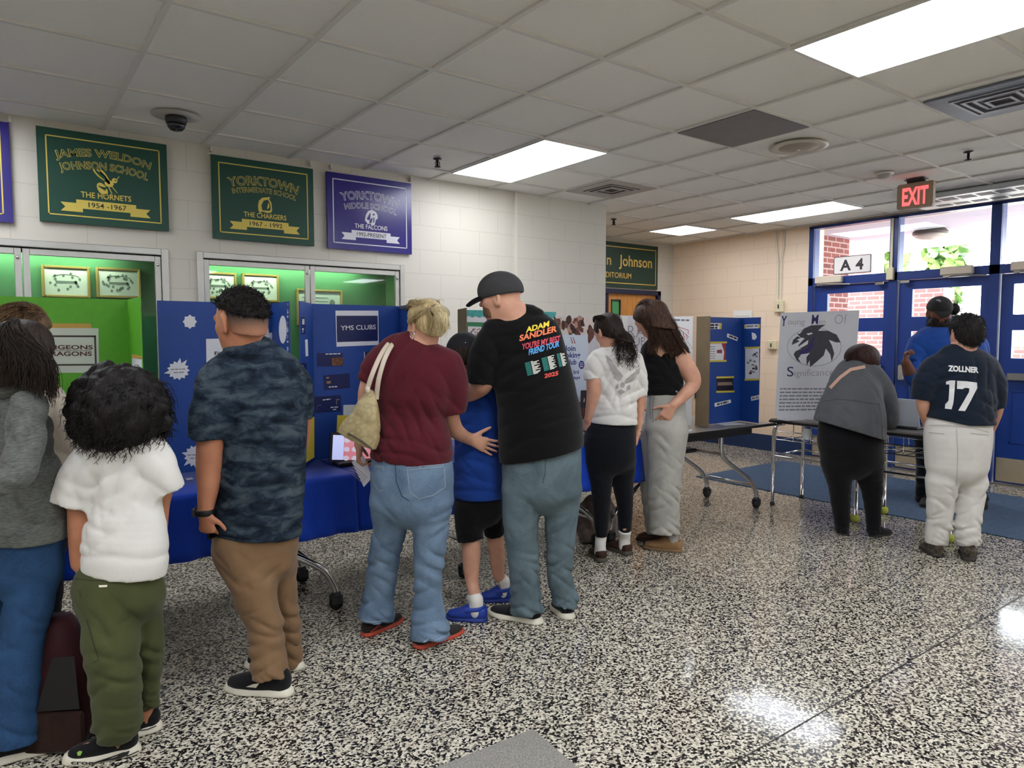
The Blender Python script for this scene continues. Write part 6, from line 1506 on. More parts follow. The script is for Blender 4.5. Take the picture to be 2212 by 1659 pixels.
# ================================================================== child with curly hair, back to us
p = Person('person with black curly hair in white T-shirt and olive trousers, back turned', 2.45, 250)
tor = [(182, 354, 1236, 0, .62), (185, 358, 1190, 0, .62), (191, 354, 1135, 0, .62), (198, 346, 1080, 0, .62), (200, 346, 1020, 0, .6), (198, 350, 985, 0, .56), (208, 338, 958, 0, .55), (230, 300, 940, 0, .6), (236, 290, 928, 0, .7), (242, 284, 912, 0, .8)]
sl1 = [(218, 975, 80, 0), (192, 1008, 90, 0), (170, 1048, 92, -.01), (156, 1089, 90, -.02)]; sl2 = [(316, 968, 70, 0), (340, 1000, 74, .01), (355, 1035, 70, .02), (364, 1057, 66, .03)]
hip = [(192, 346, 1188, 0, .56), (190, 348, 1222, 0, .58), (164, 349, 1262, 0, .68), (163, 349, 1290, 0, .70)]
lgs = [[(226, 1275, 124, -.02, .95), (236, 1335, 108, -.04), (238, 1386, 112, -.06), (246, 1437, 102, -.07), (252, 1500, 102, -.07), (254, 1560, 94, -.06), (255, 1580, 80, -.05)], [(316, 1275, 74, .03), (320, 1330, 60, .06), (324, 1390, 58, .08), (322, 1450, 48, .10), (321, 1500, 42, .11), (321, 1526, 38, .115)]]
sh = [(p.floor(290, 1624), p.floor(150, 1645)), (p.floor(335, 1574), p.floor(240, 1597))]
lgs = p.fit(lgs, sh)
S = Solid(.0065); p.head(S, 262, 872, 128, -12, -8); S.chain(p.ch([(262, 905, 62, 0), (262, 935, 58, 0), (262, 955, 56, .01)]), .03); core(p, S, tor, hip, lgs, .84, .72)
S.chain(p.ch([(205, 985, 56, 0), (172, 1060, 54, -.01), (173, 1100, 50, -.01), (172, 1145, 46, -.02), (170, 1195, 37, -.02), (170, 1218, 32, -.02)]), .02)
S.chain(p.ch([(325, 985, 50, 0), (355, 1040, 38, .03), (352, 1090, 28, .05), (349, 1130, 26, .06), (345, 1185, 24, .08), (340, 1210, 22, .09)]), .02)
p.hand(S, p.L(170, 1216, -.02), (.15, .1, -1), (1, .3, 0), (.2, 1, 0), .13, (.2, .2, .2, .2), .02); p.hand(S, p.L(340, 1210, .09), (-.1, .1, -1), (-1, .3, 0), (0, 1, 0), .13)

for q in sh: S.chain(p.ank(q, [(.16, .034), (.10, .033), (.05, .034)]), .02)
feet(S, p, sh); bd = S.build('body', SK_WARM, p.t); p.eyes(bd)
M_wtee = cloth('white_tee', 'dedcd6', .85, .04, 900., .25, 8.); M_olive = cloth('olive_twill', '454a2b', .85, .12, 900., .3, 8.)
shirt(p, tor, [sl1, sl2], M_wtee, fold=.7); tr = trousers(p, hip, lgs, M_olive, fold=1.3)
p.print_on(tr, 'white_pocket_tag', M_solew, [([(213, 1264), (232, 1263.5), (231, 1268), (214, 1269)], [(0, 1, 2, 3)])]); p.seam(tr, 'pocket_seams', plain('olive_dark', '26291a', .8), [[(172, 1275), (174, 1292)], [(187, 1338), (200, 1385), (213, 1425), (199, 1433)], [(160, 1250), (200, 1254), (250, 1253)]], 1.8)
c, A, hh = p.hd; M_curl = hairmat('hair_black_curly', '0b0a0a', '211c1b', .5)
S = Solid(.0075); S.ball(p.L(262, 868), (p.m(92), p.m(82), p.m(80)), .02); S.ball(p.L(262, 905), (p.m(98), p.m(84), p.m(56)), .03); S.ball(p.L(265, 935, -.02), (p.m(58), p.m(52), p.m(34)), .03)
g_r = np.random.RandomState(3)
for k_ in range(70):
    v_ = g_r.normal(size=3); v_ /= np.linalg.norm(v_); v_[1] = -abs(v_[1])
    q_ = p.L(262, 882)+v_*np.array([p.m(92+10*(v_[2] < 0)), p.m(78), p.m(82)])*(.92+.08*g_r.rand()); S.ball(q_, (.022+.016*g_r.rand(), .02, .026+.02*g_r.rand()), .012)
S.fold(p.L(262, 880), .2, (70, 90, 60), .006, 2.5, 1.); S.fold(p.L(262, 880), .2, (-120, 60, 100), .005, 2.5, 2.)
cur = curly(p.L(262, 875), np.array([p.m(94), p.m(84), p.m(86)]), 1500, 5, ln=.05, down=.9, amp=.009, turns=1.6)+curly(p.L(262, 915), np.array([p.m(88), p.m(72), p.m(40)]), 520, 6, ln=.05, down=1.3, amp=.010, turns=1.5)
hair_obj('hair', M_curl, p.t, S, cur, .0022, .0008)
for k, (a, b_) in enumerate(sh):
    u_ = p.shoe(a, b_, .088, .085, M_shoek, M_solew, p.t, 'slip_on_clog', .034, collar=.5); so_ = u_.children[0]
    if k == 0:
        p.print_text(so_, 'lettering', M_black, 'crocs', 153, 1651, 212, 1652, 9, .03, 0, .003)
        p.print_on(u_, 'shoe_charms', plain('charm_green', '7fae3a', .5), [([(166, 1626), (171, 1622), (178, 1623), (174, 1632), (168, 1633)], [(0, 1, 2, 3, 4)])]); p.print_on(u_, 'pink_charm', plain('charm_pink', 'c98f80', .5), [([(173, 1600), (188, 1597), (189, 1604), (178, 1608)], [(0, 1, 2, 3)])]); p.print_on(u_, 'white_charm', M_solew, [([(229, 1632), (233, 1631), (232, 1640), (227, 1641)], [(0, 1, 2, 3)])])
    p.seam(so_, 'sole_stripes', M_black, [[(214, 1648), (260, 1640), (300, 1622)]] if k == 0 else [[(290, 1579), (318, 1576), (338, 1568)]], 2.4)
# ================================================================== person in the grey hoodie at the left edge
p = Person('person with long dark hair in grey heathered hoodie at the left edge', 2.42, 20)
tor = [(-62, 137, 1160, 0, .72), (-58, 136, 1110, 0, .72), (-50, 126, 1045, 0, .72), (-42, 113, 980, 0, .7), (-40, 102, 915, 0, .68), (-34, 95, 872, 0, .62), (-8, 72, 838, 0, .6), (8, 58, 812, 0, .8)]
sl1 = [(62, 880, 72, -.10), (57, 935, 72, -.15), (50, 985, 70, -.18), (36, 1024, 64, -.21), (4, 1043, 54, -.25), (-40, 1046, 44, -.28)]; sl2 = [(-25, 880, 66, .12), (-45, 950, 60, .16), (-40, 1010, 54, .26), (10, 1010, 44, .34)]
hip = [(-60, 135, 1110, 0, .75), (-56, 132, 1170, 0, .78), (-50, 127, 1225, 0, .78)]
lgs = [[(74, 1225, 106, 0, 1.), (60, 1316, 96, 0), (46, 1386, 90, 0), (40, 1471, 92, 0), (34, 1550, 94, 0), (32, 1604, 96, 0)], [(-20, 1225, 104, .04), (-25, 1350, 92, .05), (-28, 1470, 86, .06), (-30, 1575, 84, .06)]]
sh = [(p.floor(-28, 1652), p.floor(136, 1602)), (p.floor(-50, 1612), p.floor(60, 1578))]
lgs = p.fit(lgs, sh)
S = Solid(.007); p.head(S, 40, 772, 132, 38, -16); S.chain(p.ch([(34, 800, 62, 0), (30, 835, 64, 0.01), (30, 850, 60, .03)]), .03); core(p, S, tor, hip, lgs)
for sv in (sl1, sl2): S.chain(p.ch(sv), .02, scale=.8)
p.hand(S, p.L(-40, 1046, -.28), (-1, .1, -.1), (.1, .5, 1), (0, 1, 0), .17); p.hand(S, p.L(10, 1010, .34), (1, .1, .1), (0, 1, .2), (0, 0, 1), .17)
feet(S, p, sh); bd = S.build('body', SK_FAIR, p.t); p.eyes(bd)
M_hood = cloth('grey_heather', '4f5350', .95, .25, 700., .35, 9., '747772', .65)
S = None; hd_ = shirt(p, tor, [sl1, sl2], M_hood, fold=1.2); S = Solid(.007); S.chain(p.ch([(-15, 850, 60, -.02), (22, 832, 66, -.03), (66, 850, 50, 0)]), .02); S.build('hood', M_hood, hd_)
trousers(p, hip, lgs, denim('denim_dark_blue', '1d3350', '34577f'), fold=1.2)
c, A, hh = p.hd; M_long = hairmat('hair_dark_brown', '17120f', '3a2d25', .4)
S = scalp(p, .05, -.62, .40, .02); S.chain(p.ch([(60, 740, 96, -.01), (74, 800, 84, -.02), (92, 850, 50, -.02), (104, 885, 22, 0)]), .03); S.chain(p.ch([(20, 760, 100, -.05), (30, 800, 90, -.06), (30, 830, 60, -.05)]), .03)
g_ = [[p.L(40, 690, -.02), p.L(4+x*.2, 720, -.12), p.L(-20+x*.9, 780, -.13), p.L(-30+x*1.02, 815+x*.45, -.12)] for x in (0, 30, 60, 90, 110, 125, 138)]
g_ += [[p.L(50, 692, 0), p.L(96, 735, .0), p.L(108, 800, .02), p.L(110, 880, .03)]]
hair_obj('hair', M_long, p.t, S, locks(g_, 900, 7, .012, .006), .0016, .0007)
for a, b_ in sh: p.shoe(a, b_, .1, .11, M_shoek, M_solew, p.t, 'skate_shoe', .032)
# ================================================================== person behind, in the cream blouse
p = Person('person with highlighted brown hair in cream blouse behind the grey hoodie', 2.85, 70)
tor = [(0, 152, 1085, 0, .7), (4, 160, 1040, 0, .7), (8, 170, 985, 0, .68), (14, 171, 945, 0, .66), (24, 156, 895, 0, .62), (36, 134, 855, 0, .6), (52, 108, 828, 0, .8)]
sl1 = [(138, 880, 46, -.03), (150, 930, 48, -.05), (148, 985, 44, -.05), (140, 1035, 38, -.03)]; sl2 = [(36, 880, 46, .08), (26, 940, 42, .12), (50, 990, 36, .24)]
hip = [(6, 150, 1060, 0, .7), (6, 146, 1120, 0, .72), (10, 142, 1160, 0, .72)]
lgs = [[(50, 1160, 72, 0), (56, 1300, 58, .02), (60, 1440, 44, .03)], [(104, 1160, 72, 0), (100, 1300, 58, -.02), (98, 1450, 44, -.03)]]
sh = [(p.floor(70, 1490), p.floor(20, 1470)), (p.floor(108, 1500), p.floor(60, 1490))]
lgs = p.fit(lgs, sh)
S = Solid(.008); p.head(S, 50, 722, 112, 65, -24, dz=.02); S.chain(p.ch([(62, 770, 50, .02), (72, 810, 54, .02), (78, 850, 70, 0)]), .03); core(p, S, tor, hip, lgs)
for sv in (sl1, sl2): S.chain(p.ch(sv), .02, scale=.78)
p.hand(S, p.L(140, 1040, -.03), (0, .2, -1), (1, 0, 0), (0, 1, 0), .165); p.hand(S, p.L(50, 990, .24), (.6, .6, -.2), (0, .3, -1), (0, 0, 1), .165)
feet(S, p, sh); bd = S.build('body', SK_FAIR, p.t); p.eyes(bd)
shirt(p, tor, [sl1, sl2], cloth('cream_blouse', 'bdb3a5', .85, .08, 800., .3, 8.), fold=1.3, h=.008); trousers(p, hip, lgs, cloth('black_trousers', '141417', .9, .2))
S = scalp(p, .05, -.55, .36, .02); c, A, hh = p.hd
g_ = [[p.hp(.2, 0, .52), p.hp(-.2, q, .5), p.hp(-.52, q*1.1, .1), p.hp(-.5, q, -.5), p.hp(-.4, q*.9, -1.0)] for q in (-.35, -.1, .15, .35)]
g_ += [[p.hp(.2, .1, .52), p.hp(.1, .42, .2), p.hp(.12, .42, -.4), p.hp(.15, .4, -1.2)]]
hair_obj('hair', hairmat('hair_brown_highlight', '3a2a1e', '8d6f4f', .4), p.t, S, locks(g_, 600, 8, .012, .006), .0016, .0007)
for a, b_ in sh: p.shoe(a, b_, .09, .09, M_shoek, M_solek, p.t, 'flat_shoe', .02)
# ================================================================== woman in the maroon T-shirt
p = Person('person with blonde ponytail in maroon T-shirt, arm around the boy', 3.33, 890)
tor = [(802, 974, 994, 0, .74), (806, 975, 962, 0, .74), (812, 966, 930, 0, .72), (812, 962, 890, 0, .7), (804, 980, 850, 0, .68), (796, 990, 812, 0, .62), (801, 984, 782, 0, .56), (836, 964, 758, 0, .54), (878, 942, 742, 0, .7)]
sl1 = [(968, 788, 62, 0), (982, 825, 60, .02), (983, 860, 56, .03), (980, 889, 52, .04)]; sl2 = [(816, 782, 50, 0), (800, 800, 44, -.02), (791, 824, 38, -.03)]
hip = [(806, 973, 965, 0, .76), (800, 981, 1025, 0, .82), (802, 979, 1072, 0, .80)]
lgs = [[(842, 1085, 86, 0, 1.1), (842, 1140, 74, .02), (832, 1190, 68, .04), (825, 1237, 68, .06), (818, 1290, 68, .07), (812, 1336, 82, .06)], [(932, 1085, 92, -.02, 1.1), (931, 1140, 78, -.03), (927, 1204, 68, -.04), (925, 1265, 60, -.05), (926, 1320, 72, -.05), (929, 1376, 90, -.07)]]
sh = [(p.floor(788, 1374), p.floor(864, 1337)), (p.floor(900, 1400), p.floor(996, 1362))]
lgs = p.fit(lgs, sh)
S = Solid(.006); p.head(S, 918, 699, 97, -42, -8, 3); S.chain(p.ch([(920, 722, 52, 0), (915, 748, 56, 0), (908, 775, 74, 0)]), .03); core(p, S, tor, hip, lgs)
S.chain(p.ch([(972, 800, 40, 0), (979, 860, 36, .04), (974, 895, 36, .06), (982, 926, 36, .13), (998, 940, 30, .20), (1012, 947, 25, .238)]), .02)
S.chain(p.ch([(806, 800, 36, 0), (790, 840, 30, -.02), (786, 880, 29, .0), (779, 930, 26, .04), (776, 960, 21, .06)]), .02)
p.hand(S, p.L(1012, 947, .238), (1, .12, -.42), (.05, 1, .1), (.3, 0, 1), .178, (.10, .12, .12, .1), .13, .2, .040, .0088)
p.hand(S, p.L(776, 960, .06), (-.05, .2, -1), (1, 0, -.1), (.1, 1, 0), .165, (.6, .7, .8, .9), .03, .7)
feet(S, p, sh); bd = S.build('body', SK_FAIR, p.t); p.eyes(bd)
shirt(p, tor, [sl1, sl2], cloth('maroon_jersey', '521722', .85, .08, 900., .25, 7.), fold=1.05)
M_lden = denim('denim_light', '4a5f78', '7c92a8'); tr = trousers(p, hip, lgs, M_lden, fold=1.35)
M_thr = plain('denim_seam', '8d9bab', .8); M_thr2 = plain('denim_seam_dark', '33445a', .8)
p.seam(tr, 'pocket_stitching', M_thr, [[(880, 1010), (957, 1003), (958, 1008), (879, 1015), (880, 1010)], [(960, 1009), (962, 1052), (935, 1070), (905, 1078), (885, 1062), (880, 1016)], [(803, 1006), (829, 1008), (828, 1014)], [(803, 1018), (805, 1042), (818, 1062), (828, 1058)]], 1.6); p.seam(tr, 'centre_seam', M_thr2, [[(853, 992), (856, 1040), (868, 1072), (884, 1082)]], 2.2)
p.seam(tr, 'hem_stitching', M_thr, [[(779, 1338), (800, 1344), (838, 1340)], [(893, 1384), (925, 1390), (962, 1374)]], 1.6)
c, A, hh = p.hd; M_blond = hairmat('hair_blonde', '8f7850', 'd6c294', .4)
S = scalp(p, .035, -.30, .27, .0); PT = [p.L(932, 672, -.08), p.L(944, 668, -.12), p.L(953, 682, -.14), p.L(956, 704, -.135), p.L(950, 722, -.125)]
g_ = [[q+np.array([a, b_, 0]) for q in PT] for a, b_ in ((-.02, -.01), (0, -.02), (.02, -.01), (.01, .015), (-.012, .012))]
bk = [[p.hp(.24, q*.7, .36), p.hp(.0, q, .46), p.hp(-.24, q*.8, .38), PT[0]] for q in (-.3, -.15, 0, .15, .3)]+[[p.hp(.05, q*1.1, .05), p.hp(-.15, q*1.12, .08), p.hp(-.4, q*.75, .2), PT[0]] for q in (-.36, .36)]+[[p.hp(-.35, q, -.28), p.hp(-.46, q*.9, .0), PT[0]] for q in (-.2, 0, .2)]
PTs = Solid(.005); PTs.chain([(*PT[1], .022, .02), (*PT[2], .030, .024), (*PT[3], .027, .022), (*PT[4], .014, .014)], .012)
hr_ = hair_obj('hair', M_blond, p.t, S, sum([locks([b_], 70, 11+k, .012, .002) for k, b_ in enumerate(bk)], []), .0014, .0007)
hair_obj('ponytail', hairmat('hair_blonde_light', 'a8946a', 'e6d8ae', .4), hr_, PTs, locks(g_, 300, 9, .009, .004), .0014, .0007)
m2 = MB(); m2.tube([PT[0]*.4+PT[1]*.6+A[1]*.022*math.cos(k*.6283)+np.array([0, 0, .022])*math.sin(k*.6283) for k in range(10)], .005, 6, closed=True); m2.build('hair_tie', plain('hair_tie', '6d5a3c', .8), hr_, local=True)
S = Solid(.005); S.ball(p.hp(-.06, 0, .17), (.465*hh, .37*hh, .385*hh), .01, A); S.cut(p.hp(.18, 0, .30), -A[0]*.9-A[2]*.1); S.cut(p.hp(.2, 0, .14), -A[2]); S.cut(p.hp(.15, 0, .44), A[2]+A[0]*-.2)
vi = S.build('visor_band', plain('visor_navy', '232c45', .7), p.t); S = Solid(.005); S.ball(p.hp(.36, -.06, .41), (.26*hh, .32*hh, .05*hh), .005, p.axes(-42, 12, 3)); S.build('visor_brim', plain('visor_navy', '232c45', .7), vi)
m2 = MB(); e = p.hp(-.02, -.39, -.19); m2.tube([e+A[0]*.018*math.cos(k*.3925)+A[2]*(.02*math.sin(k*.3925)-.012) for k in range(16)], .0018, 6, closed=True); m2.build('hoop_earring', M_chrome, bd, local=True)
M_trail = plain('shoe_orange', 'b8452f', .6)
for k, (a, b_) in enumerate(sh):
    u_ = p.shoe(a, b_, .092, .072, cloth('trail_shoe', '26211f', .8, .3, 500., .3) if k == 0 else _mk, M_trail, p.t, 'trail_shoe', .022); _mk = u_.data.materials[0]
    p.seam(u_, 'orange_trim', M_trail, [[(800, 1366), (818, 1352), (835, 1356), (856, 1345)]] if k == 0 else [[(935, 1392), (950, 1382), (968, 1384), (988, 1368)]], 3)
# handbag on her shoulder, pamphlet in her hand
hb = p.W(p.L(772, 905, -.12)); t_ = thing('handbag', 'tan patterned bucket handbag hanging from maroon shirted shoulder', 'handbag', hb, -YAW)
off = np.array([(hb-p.root)@HR, (hb-p.root)@HF, hb[2]])
def bagmat():
    m, t, b = _new('tan_monogram'); tc = node(t, 'ShaderNodeTexCoord'); v = node(t, 'ShaderNodeTexVoronoi', Scale=34.); v.feature = 'SMOOTH_F1'; t.links.new(tc.outputs['Object'], v.inputs['Vector'])
    t.links.new(ramp(t, v.outputs[0], [(.25, srgb('ad9d75')), (.42, srgb('978860')), (.6, srgb('ab9b71'))]), b.inputs['Base Color']); b.inputs['Roughness'].default_value = .6; return m
def bl(x, y, dz): return p.L(x, y, dz)-off
S = Solid(.006); rows = []
for x, y, w_, k in ((800, 846, 18, .5), (797, 868, 40, .6), (789, 900, 62, .8), (780, 930, 86, 1.), (770, 952, 92, 1.05)): q = p.m(w_/2, -.13); rows.append((*bl(x, y, -.14), q, min(q*k, .055)))
S.chain(rows, .015, flat1=True); S.fold(bl(780, 910, -.14), .14, (12, 5, 40), .004, 1.5)
bg_ = S.build('bag_body', bagmat(), t_); M_strap = plain('cream_strap', 'cdbfab', .5)
for nm, pts in (('strap', [(793, 842, -.16), (805, 806, -.17), (822, 768, -.13), (838, 744, -.07), (846, 738, -.0), (850, 746, .07), (848, 790, .08)]), ('strap', [(813, 862, -.13), (818, 820, -.16), (830, 778, -.145), (845, 748, -.09), (854, 738, -.01), (858, 748, .07), (856, 790, .08)])):
    m2 = MB(); Q = resample(np.array([(*bl(*q), .1, .1) for q in pts]), 5)[:, :3]; m2.tube(Q, .011, 8, flat=.28, updir=(0, 1, 0)); m2.build(nm, M_strap, t_, local=True)
m2 = MB(); sph(m2, bl(794, 842, -.165), (.012, .006, .016)); m2.build('strap_tab', M_strap, t_, local=True)
m2 = MB(); Q = [bl(752+k*10, 936+k*6.6-.4*k*(5-k), -.20) for k in range(6)]; m2.tube(Q, .008, 8, flat=.4); m2.build('dark_base_trim', plain('brown_trim', '4a4034', .6), t_, local=True)
ph_ = p.W(p.L(781, 1018, .06)); t_ = thing('pamphlet', 'folded white pamphlet held low in maroon woman\'s left hand', 'pamphlet', ph_)
q4 = [p.W(p.L(x, y, .055)) for x, y in ((760, 998), (786, 984), (804, 1032), (786, 1052))]; F = frame(q4[3], q4[2]-q4[3], q4[0]-q4[3]); m2 = MB(); m2.prism([((q-q4[3])@F[1], (q-q4[3])@F[2]) for q in q4][::-1], F, -.002, .002); pb = m2.build('cover', M_paper, t_)
m2 = MB(); W_ = np.linalg.norm(q4[2]-q4[3]); H_ = np.linalg.norm(q4[0]-q4[3])
for k in range(5): m2.prism([(W_*(.15+.15*k), H_*.12), (W_*(.19+.15*k), H_*.12), (W_*(.19+.15*k), H_*.8), (W_*(.15+.15*k), H_*.8)], F, .002, .0026)
m2.build('print', M_greyink, pb)
# ================================================================== boy in the blue T-shirt
p = Person('person in black cap, blue T-shirt, black shorts and blue clogs, small boy', 3.70, 1045)
tor = [(982, 1085, 1074, 0, .72), (983, 1084, 1010, 0, .72), (985, 1082, 940, 0, .70), (988, 1080, 885, 0, .66), (985, 1076, 852, 0, .6), (978, 1062, 828, 0, .56), (992, 1030, 810, 0, .7)]
sl1 = [(992, 838, 36, 0), (984, 866, 38, .03), (982, 892, 36, .06)]; sl2 = [(1060, 840, 36, .02), (1072, 870, 38, .06), (1072, 900, 34, .10)]
hip = [(984, 1083, 1040, 0, .74), (984, 1085, 1085, 0, .76), (986, 1085, 1105, 0, .74)]
lgs = [[(1014, 1100, 66, -.02, 1.), (1014, 1140, 60, -.03), (1017, 1168, 58, -.04)], [(1064, 1100, 46, .06, 1.), (1066, 1130, 46, .08), (1068, 1152, 46, .10)]]
sh = [(p.floor(1046, 1341), p.floor(968, 1334)), (p.floor(1101, 1297), p.floor(1040, 1296))]
S = Solid(.006); p.head(S, 1003, 772, 86, -18, -22); S.chain(p.ch([(1005, 792, 42, 0), (1010, 815, 42, 0), (1015, 840, 56, 0)]), .03); core(p, S, tor, hip, lgs, .86, .7)
S.chain(p.ch([(984, 860, 26, .02), (986, 900, 24, .08), (1000, 940, 21, .18), (1008, 948, 18, .23)]), .02); S.chain(p.ch([(1070, 860, 26, .05), (1070, 905, 24, .12), (1056, 945, 21, .22), (1045, 950, 18, .26)]), .02)
p.hand(S, p.L(1008, 948, .23), (.6, .7, .1), (0, .2, -1), (1, 0, 0), .14); p.hand(S, p.L(1045, 950, .26), (-.6, .7, .1), (0, .2, -1), (-1, 0, 0), .14)

S.chain(np.vstack([p.ch([(1016, 1140, 44, -.03), (1018, 1175, 42, -.045), (1018, 1212, 39, -.06), (1020, 1260, 29, -.085)]), p.ank(sh[0], [(.11, .030), (.05, .032)])]), .02); S.chain(np.vstack([p.ch([(1067, 1130, 38, .09), (1070, 1165, 36, .11), (1074, 1205, 34, .12), (1077, 1243, 25, .125)]), p.ank(sh[1], [(.11, .029), (.05, .031)])]), .02); feet(S, p, sh); bd = S.build('body', SK_FAIR, p.t); p.eyes(bd)
shirt(p, tor, [sl1, sl2], cloth('royal_blue_tee', '173a86', .85, .1, 900., .25, 7.), fold=.9); M_blkc = cloth('black_cloth', '0b0b0d', .85, .2, 900., .25, 7.)
trousers(p, hip, lgs, M_blkc, name='shorts', fold=.7)
sock(p, (1021, 1291, 30, -.098), .036, sh[0]); sock(p, (1080, 1256, 27, .135), .035, sh[1])
M_clog = plain('clog_blue', '173a9a', .55); M_clogs = plain('clog_sole_blue', '132f80', .6)
for (a, b_), (hx, hy) in zip(sh, ((1046, 1320), (1101, 1276))):
    u_ = p.shoe(a, b_, .092, .088, M_clog, M_clogs, p.t, 'clog', .024, open_heel=True)
    dd = (np.array(b_)-np.array(a)); L_ = np.linalg.norm(dd); dd = dd/L_; sd_ = np.array([-dd[1], dd[0], 0]); m2 = MB(); m2.tube([np.array(a)+dd*(L_*.46)+sd_*.042+[0, 0, .062], np.array(a)+dd*L_*.12+sd_*.038+[0, 0, .07], np.array(a)-dd*.006+[0, 0, .072], np.array(a)+dd*L_*.12-sd_*.038+[0, 0, .07], np.array(a)+dd*(L_*.46)-sd_*.042+[0, 0, .062]], .007, 8, flat=1.6, updir=(0, 0, 1)); m2.build('heel_strap', M_clog, u_, local=True)
def cap(p, mat, brim_mat, yaw, pitch, u0=.10, grow=.05, name='cap', back_open=True, panel=None, bl=.62, parent=None):
    c, A, hh = p.hd; S = Solid(.005); S.ball(p.hp(-.06, 0, .16), ((.43+grow)*hh, (.345+grow)*hh, (.37+grow)*hh), .01, A); S.ball(p.hp(.05, 0, .2), ((.36+grow)*hh, (.30+grow)*hh, (.30+grow)*hh), .03, A); S.cut(p.hp(0, 0, u0), -A[2]-A[0]*.08)
    cp_ = S.build(name, mat, parent or p.t)
    B_ = p.axes(yaw, pitch-8); S = Solid(.004); q = p.hp(.34, 0, u0+.02); V = []
    for t in np.linspace(0, 1, 9): V.append((*(q+B_[0]*bl*hh*t-A[2]*hh*.10*t*t), .30*hh*(1-.55*t**2.2), .016*hh+.004))
    S.chain(V, .004, dv=B_[2]); S.build('brim', brim_mat, cp_)
    m2 = MB(); sph(m2, p.hp(-.06, 0, .16+.37+grow), (.035*hh, .035*hh, .022*hh)); m2.build('button', brim_mat, cp_, local=True)
    return cp_
cp_ = cap(p, plain('cap_black', '15171d', .8), plain('cap_brim_black', '101116', .8), -18, -22, .02, .09); m2 = MB()
for x, y in ((1006, 740), (986, 762), (1015, 765)):
    pass
p.print_on(cp_, 'eyelets', M_solew, [([(x-1.2*q+1.2*a, y+1.2*b_) for a, b_ in ((1, 0), (.3, 1), (-.8, .6), (-.8, -.6), (.3, -1))], [(0, 1, 2, 3, 4)]) for x, y, q in ((1005.5, 740, 0), (986, 763, 0), (1014.5, 766, 0))], .003)
S = scalp(p, .05, -.36, -.05, 0); hair_obj('hair', hairmat('hair_dark_short', '1a1310', '3b2c22'), p.t, S, None)
# ================================================================== man in the black tour T-shirt
p = Person('person in black cap and black concert T-shirt bending over the boy', 3.57, 1165)
tor = [(1080, 1259, 1010, 0, .74), (1079, 1259, 960, 0, .74), (1077, 1256, 915, 0, .74), (1073, 1248, 865, 0, .74), (1064, 1236, 815, 0, .70), (1055, 1222, 765, 0, .62), (1048, 1208, 722, 0, .54), (1075, 1186, 695, .01, .54), (1096, 1150, 678, .01, .7)]
sl1 = [(1072, 722, 66, 0), (1048, 765, 70, -.03), (1038, 806, 60, -.04), (1035, 828, 56, -.04)]; sl2 = [(1180, 722, 56, .06), (1188, 770, 50, .15), (1196, 815, 46, .21)]
hip = [(1084, 1256, 960, 0, .74), (1083, 1257, 1010, 0, .78), (1086, 1256, 1045, 0, .78)]
lgs = [[(1130, 1062, 92, -.01, 1.05), (1125, 1130, 78, -.02), (1129, 1200, 69, -.02), (1134, 1260, 65, -.02), (1136, 1300, 70, -.02), (1138, 1320, 74, -.02)], [(1214, 1062, 86, .02, 1.05), (1212, 1130, 70, .03), (1210, 1196, 59, .04), (1210, 1251, 55, .05), (1221, 1290, 56, .06), (1221, 1306, 58, .06)]]
sh = [(p.floor(1164, 1346), p.floor(1060, 1324)), (p.floor(1227, 1335), p.floor(1203, 1310))]
lgs = p.fit(lgs, sh)
S = Solid(.006); p.head(S, 1080, 646, 97, -74, -5, 0, plump=.1); S.chain(p.ch([(1092, 660, 62, 0), (1104, 678, 66, .0), (1114, 696, 66, .02)]), .02); core(p, S, tor, hip, lgs)
S.chain(p.ch([(1046, 790, 48, -.03), (1044, 824, 47, -.03), (1030, 838, 46, .02), (1008, 848, 44, .08), (988, 856, 38, .15), (970, 862, 30, .20)]), .02); S.chain(p.ch([(1190, 770, 44, .16), (1196, 820, 40, .24), (1192, 880, 32, .36), (1184, 905, 26, .42)]), .02)
p.hand(S, p.L(970, 862, .20), (-.6, .9, -.3), (.7, .6, 0), (0, .2, 1), .19, (.5, .5, .5, .5)); p.hand(S, p.L(1184, 905, .42), (-.3, .8, -.2), (0, .2, -1), (-1, 0, 0), .19)
feet(S, p, sh); bd = S.build('body', SK_FAIR, p.t); p.eyes(bd)
st = shirt(p, tor, [sl1, sl2], cloth('black_tee', '08080a', .85, .2, 900., .25, 7.), fold=.8, cuts=[p.cutline(1082, 999, 1258, 963)], hem=False)
tr = trousers(p, hip, lgs, denim('denim_grey_green', '44545a', '6f8087'), fold=1.2, name='trousers')
p.seam(tr, 'pocket_stitching', plain('denim_seam_grey', '51626a', .8), [[(1098, 1005), (1106, 1018), (1130, 1028), (1150, 1020)]], 1.5); p.seam(tr, 'centre_seam', plain('denim_seam_dark2', '3a494d', .8), [[(1178, 985), (1178, 1020), (1172, 1044)]], 2); p.seam(tr, 'hem_stitching', plain('denim_seam_grey', '51626a', .8), [[(1110, 1324), (1138, 1332), (1165, 1327)], [(1200, 1306), (1222, 1312), (1240, 1304)]], 1.4)
TXT = [('ADAM', 1136, 718.5, 1186, 704.5, 12, 'f2d643'), ('SANDLER', 1122, 737, 1203, 715.5, 13, 'ef7f52'), ("YOU'RE MY BEST", 1127, 755.5, 1210, 737, 13, 'd0495c'), ('FRIEND TOUR', 1142, 767, 1208, 748, 13, '56a3e0'), ('2025', 1176, 816.5, 1206, 810, 9, 'e2574a')]
for t, xa, ya, xb, yb, h_, cc_ in TXT: p.print_text(st, 'tour_lettering', plain('print_'+cc_, cc_, .7), t, xa, ya, xb, yb, h_, .035, .05)
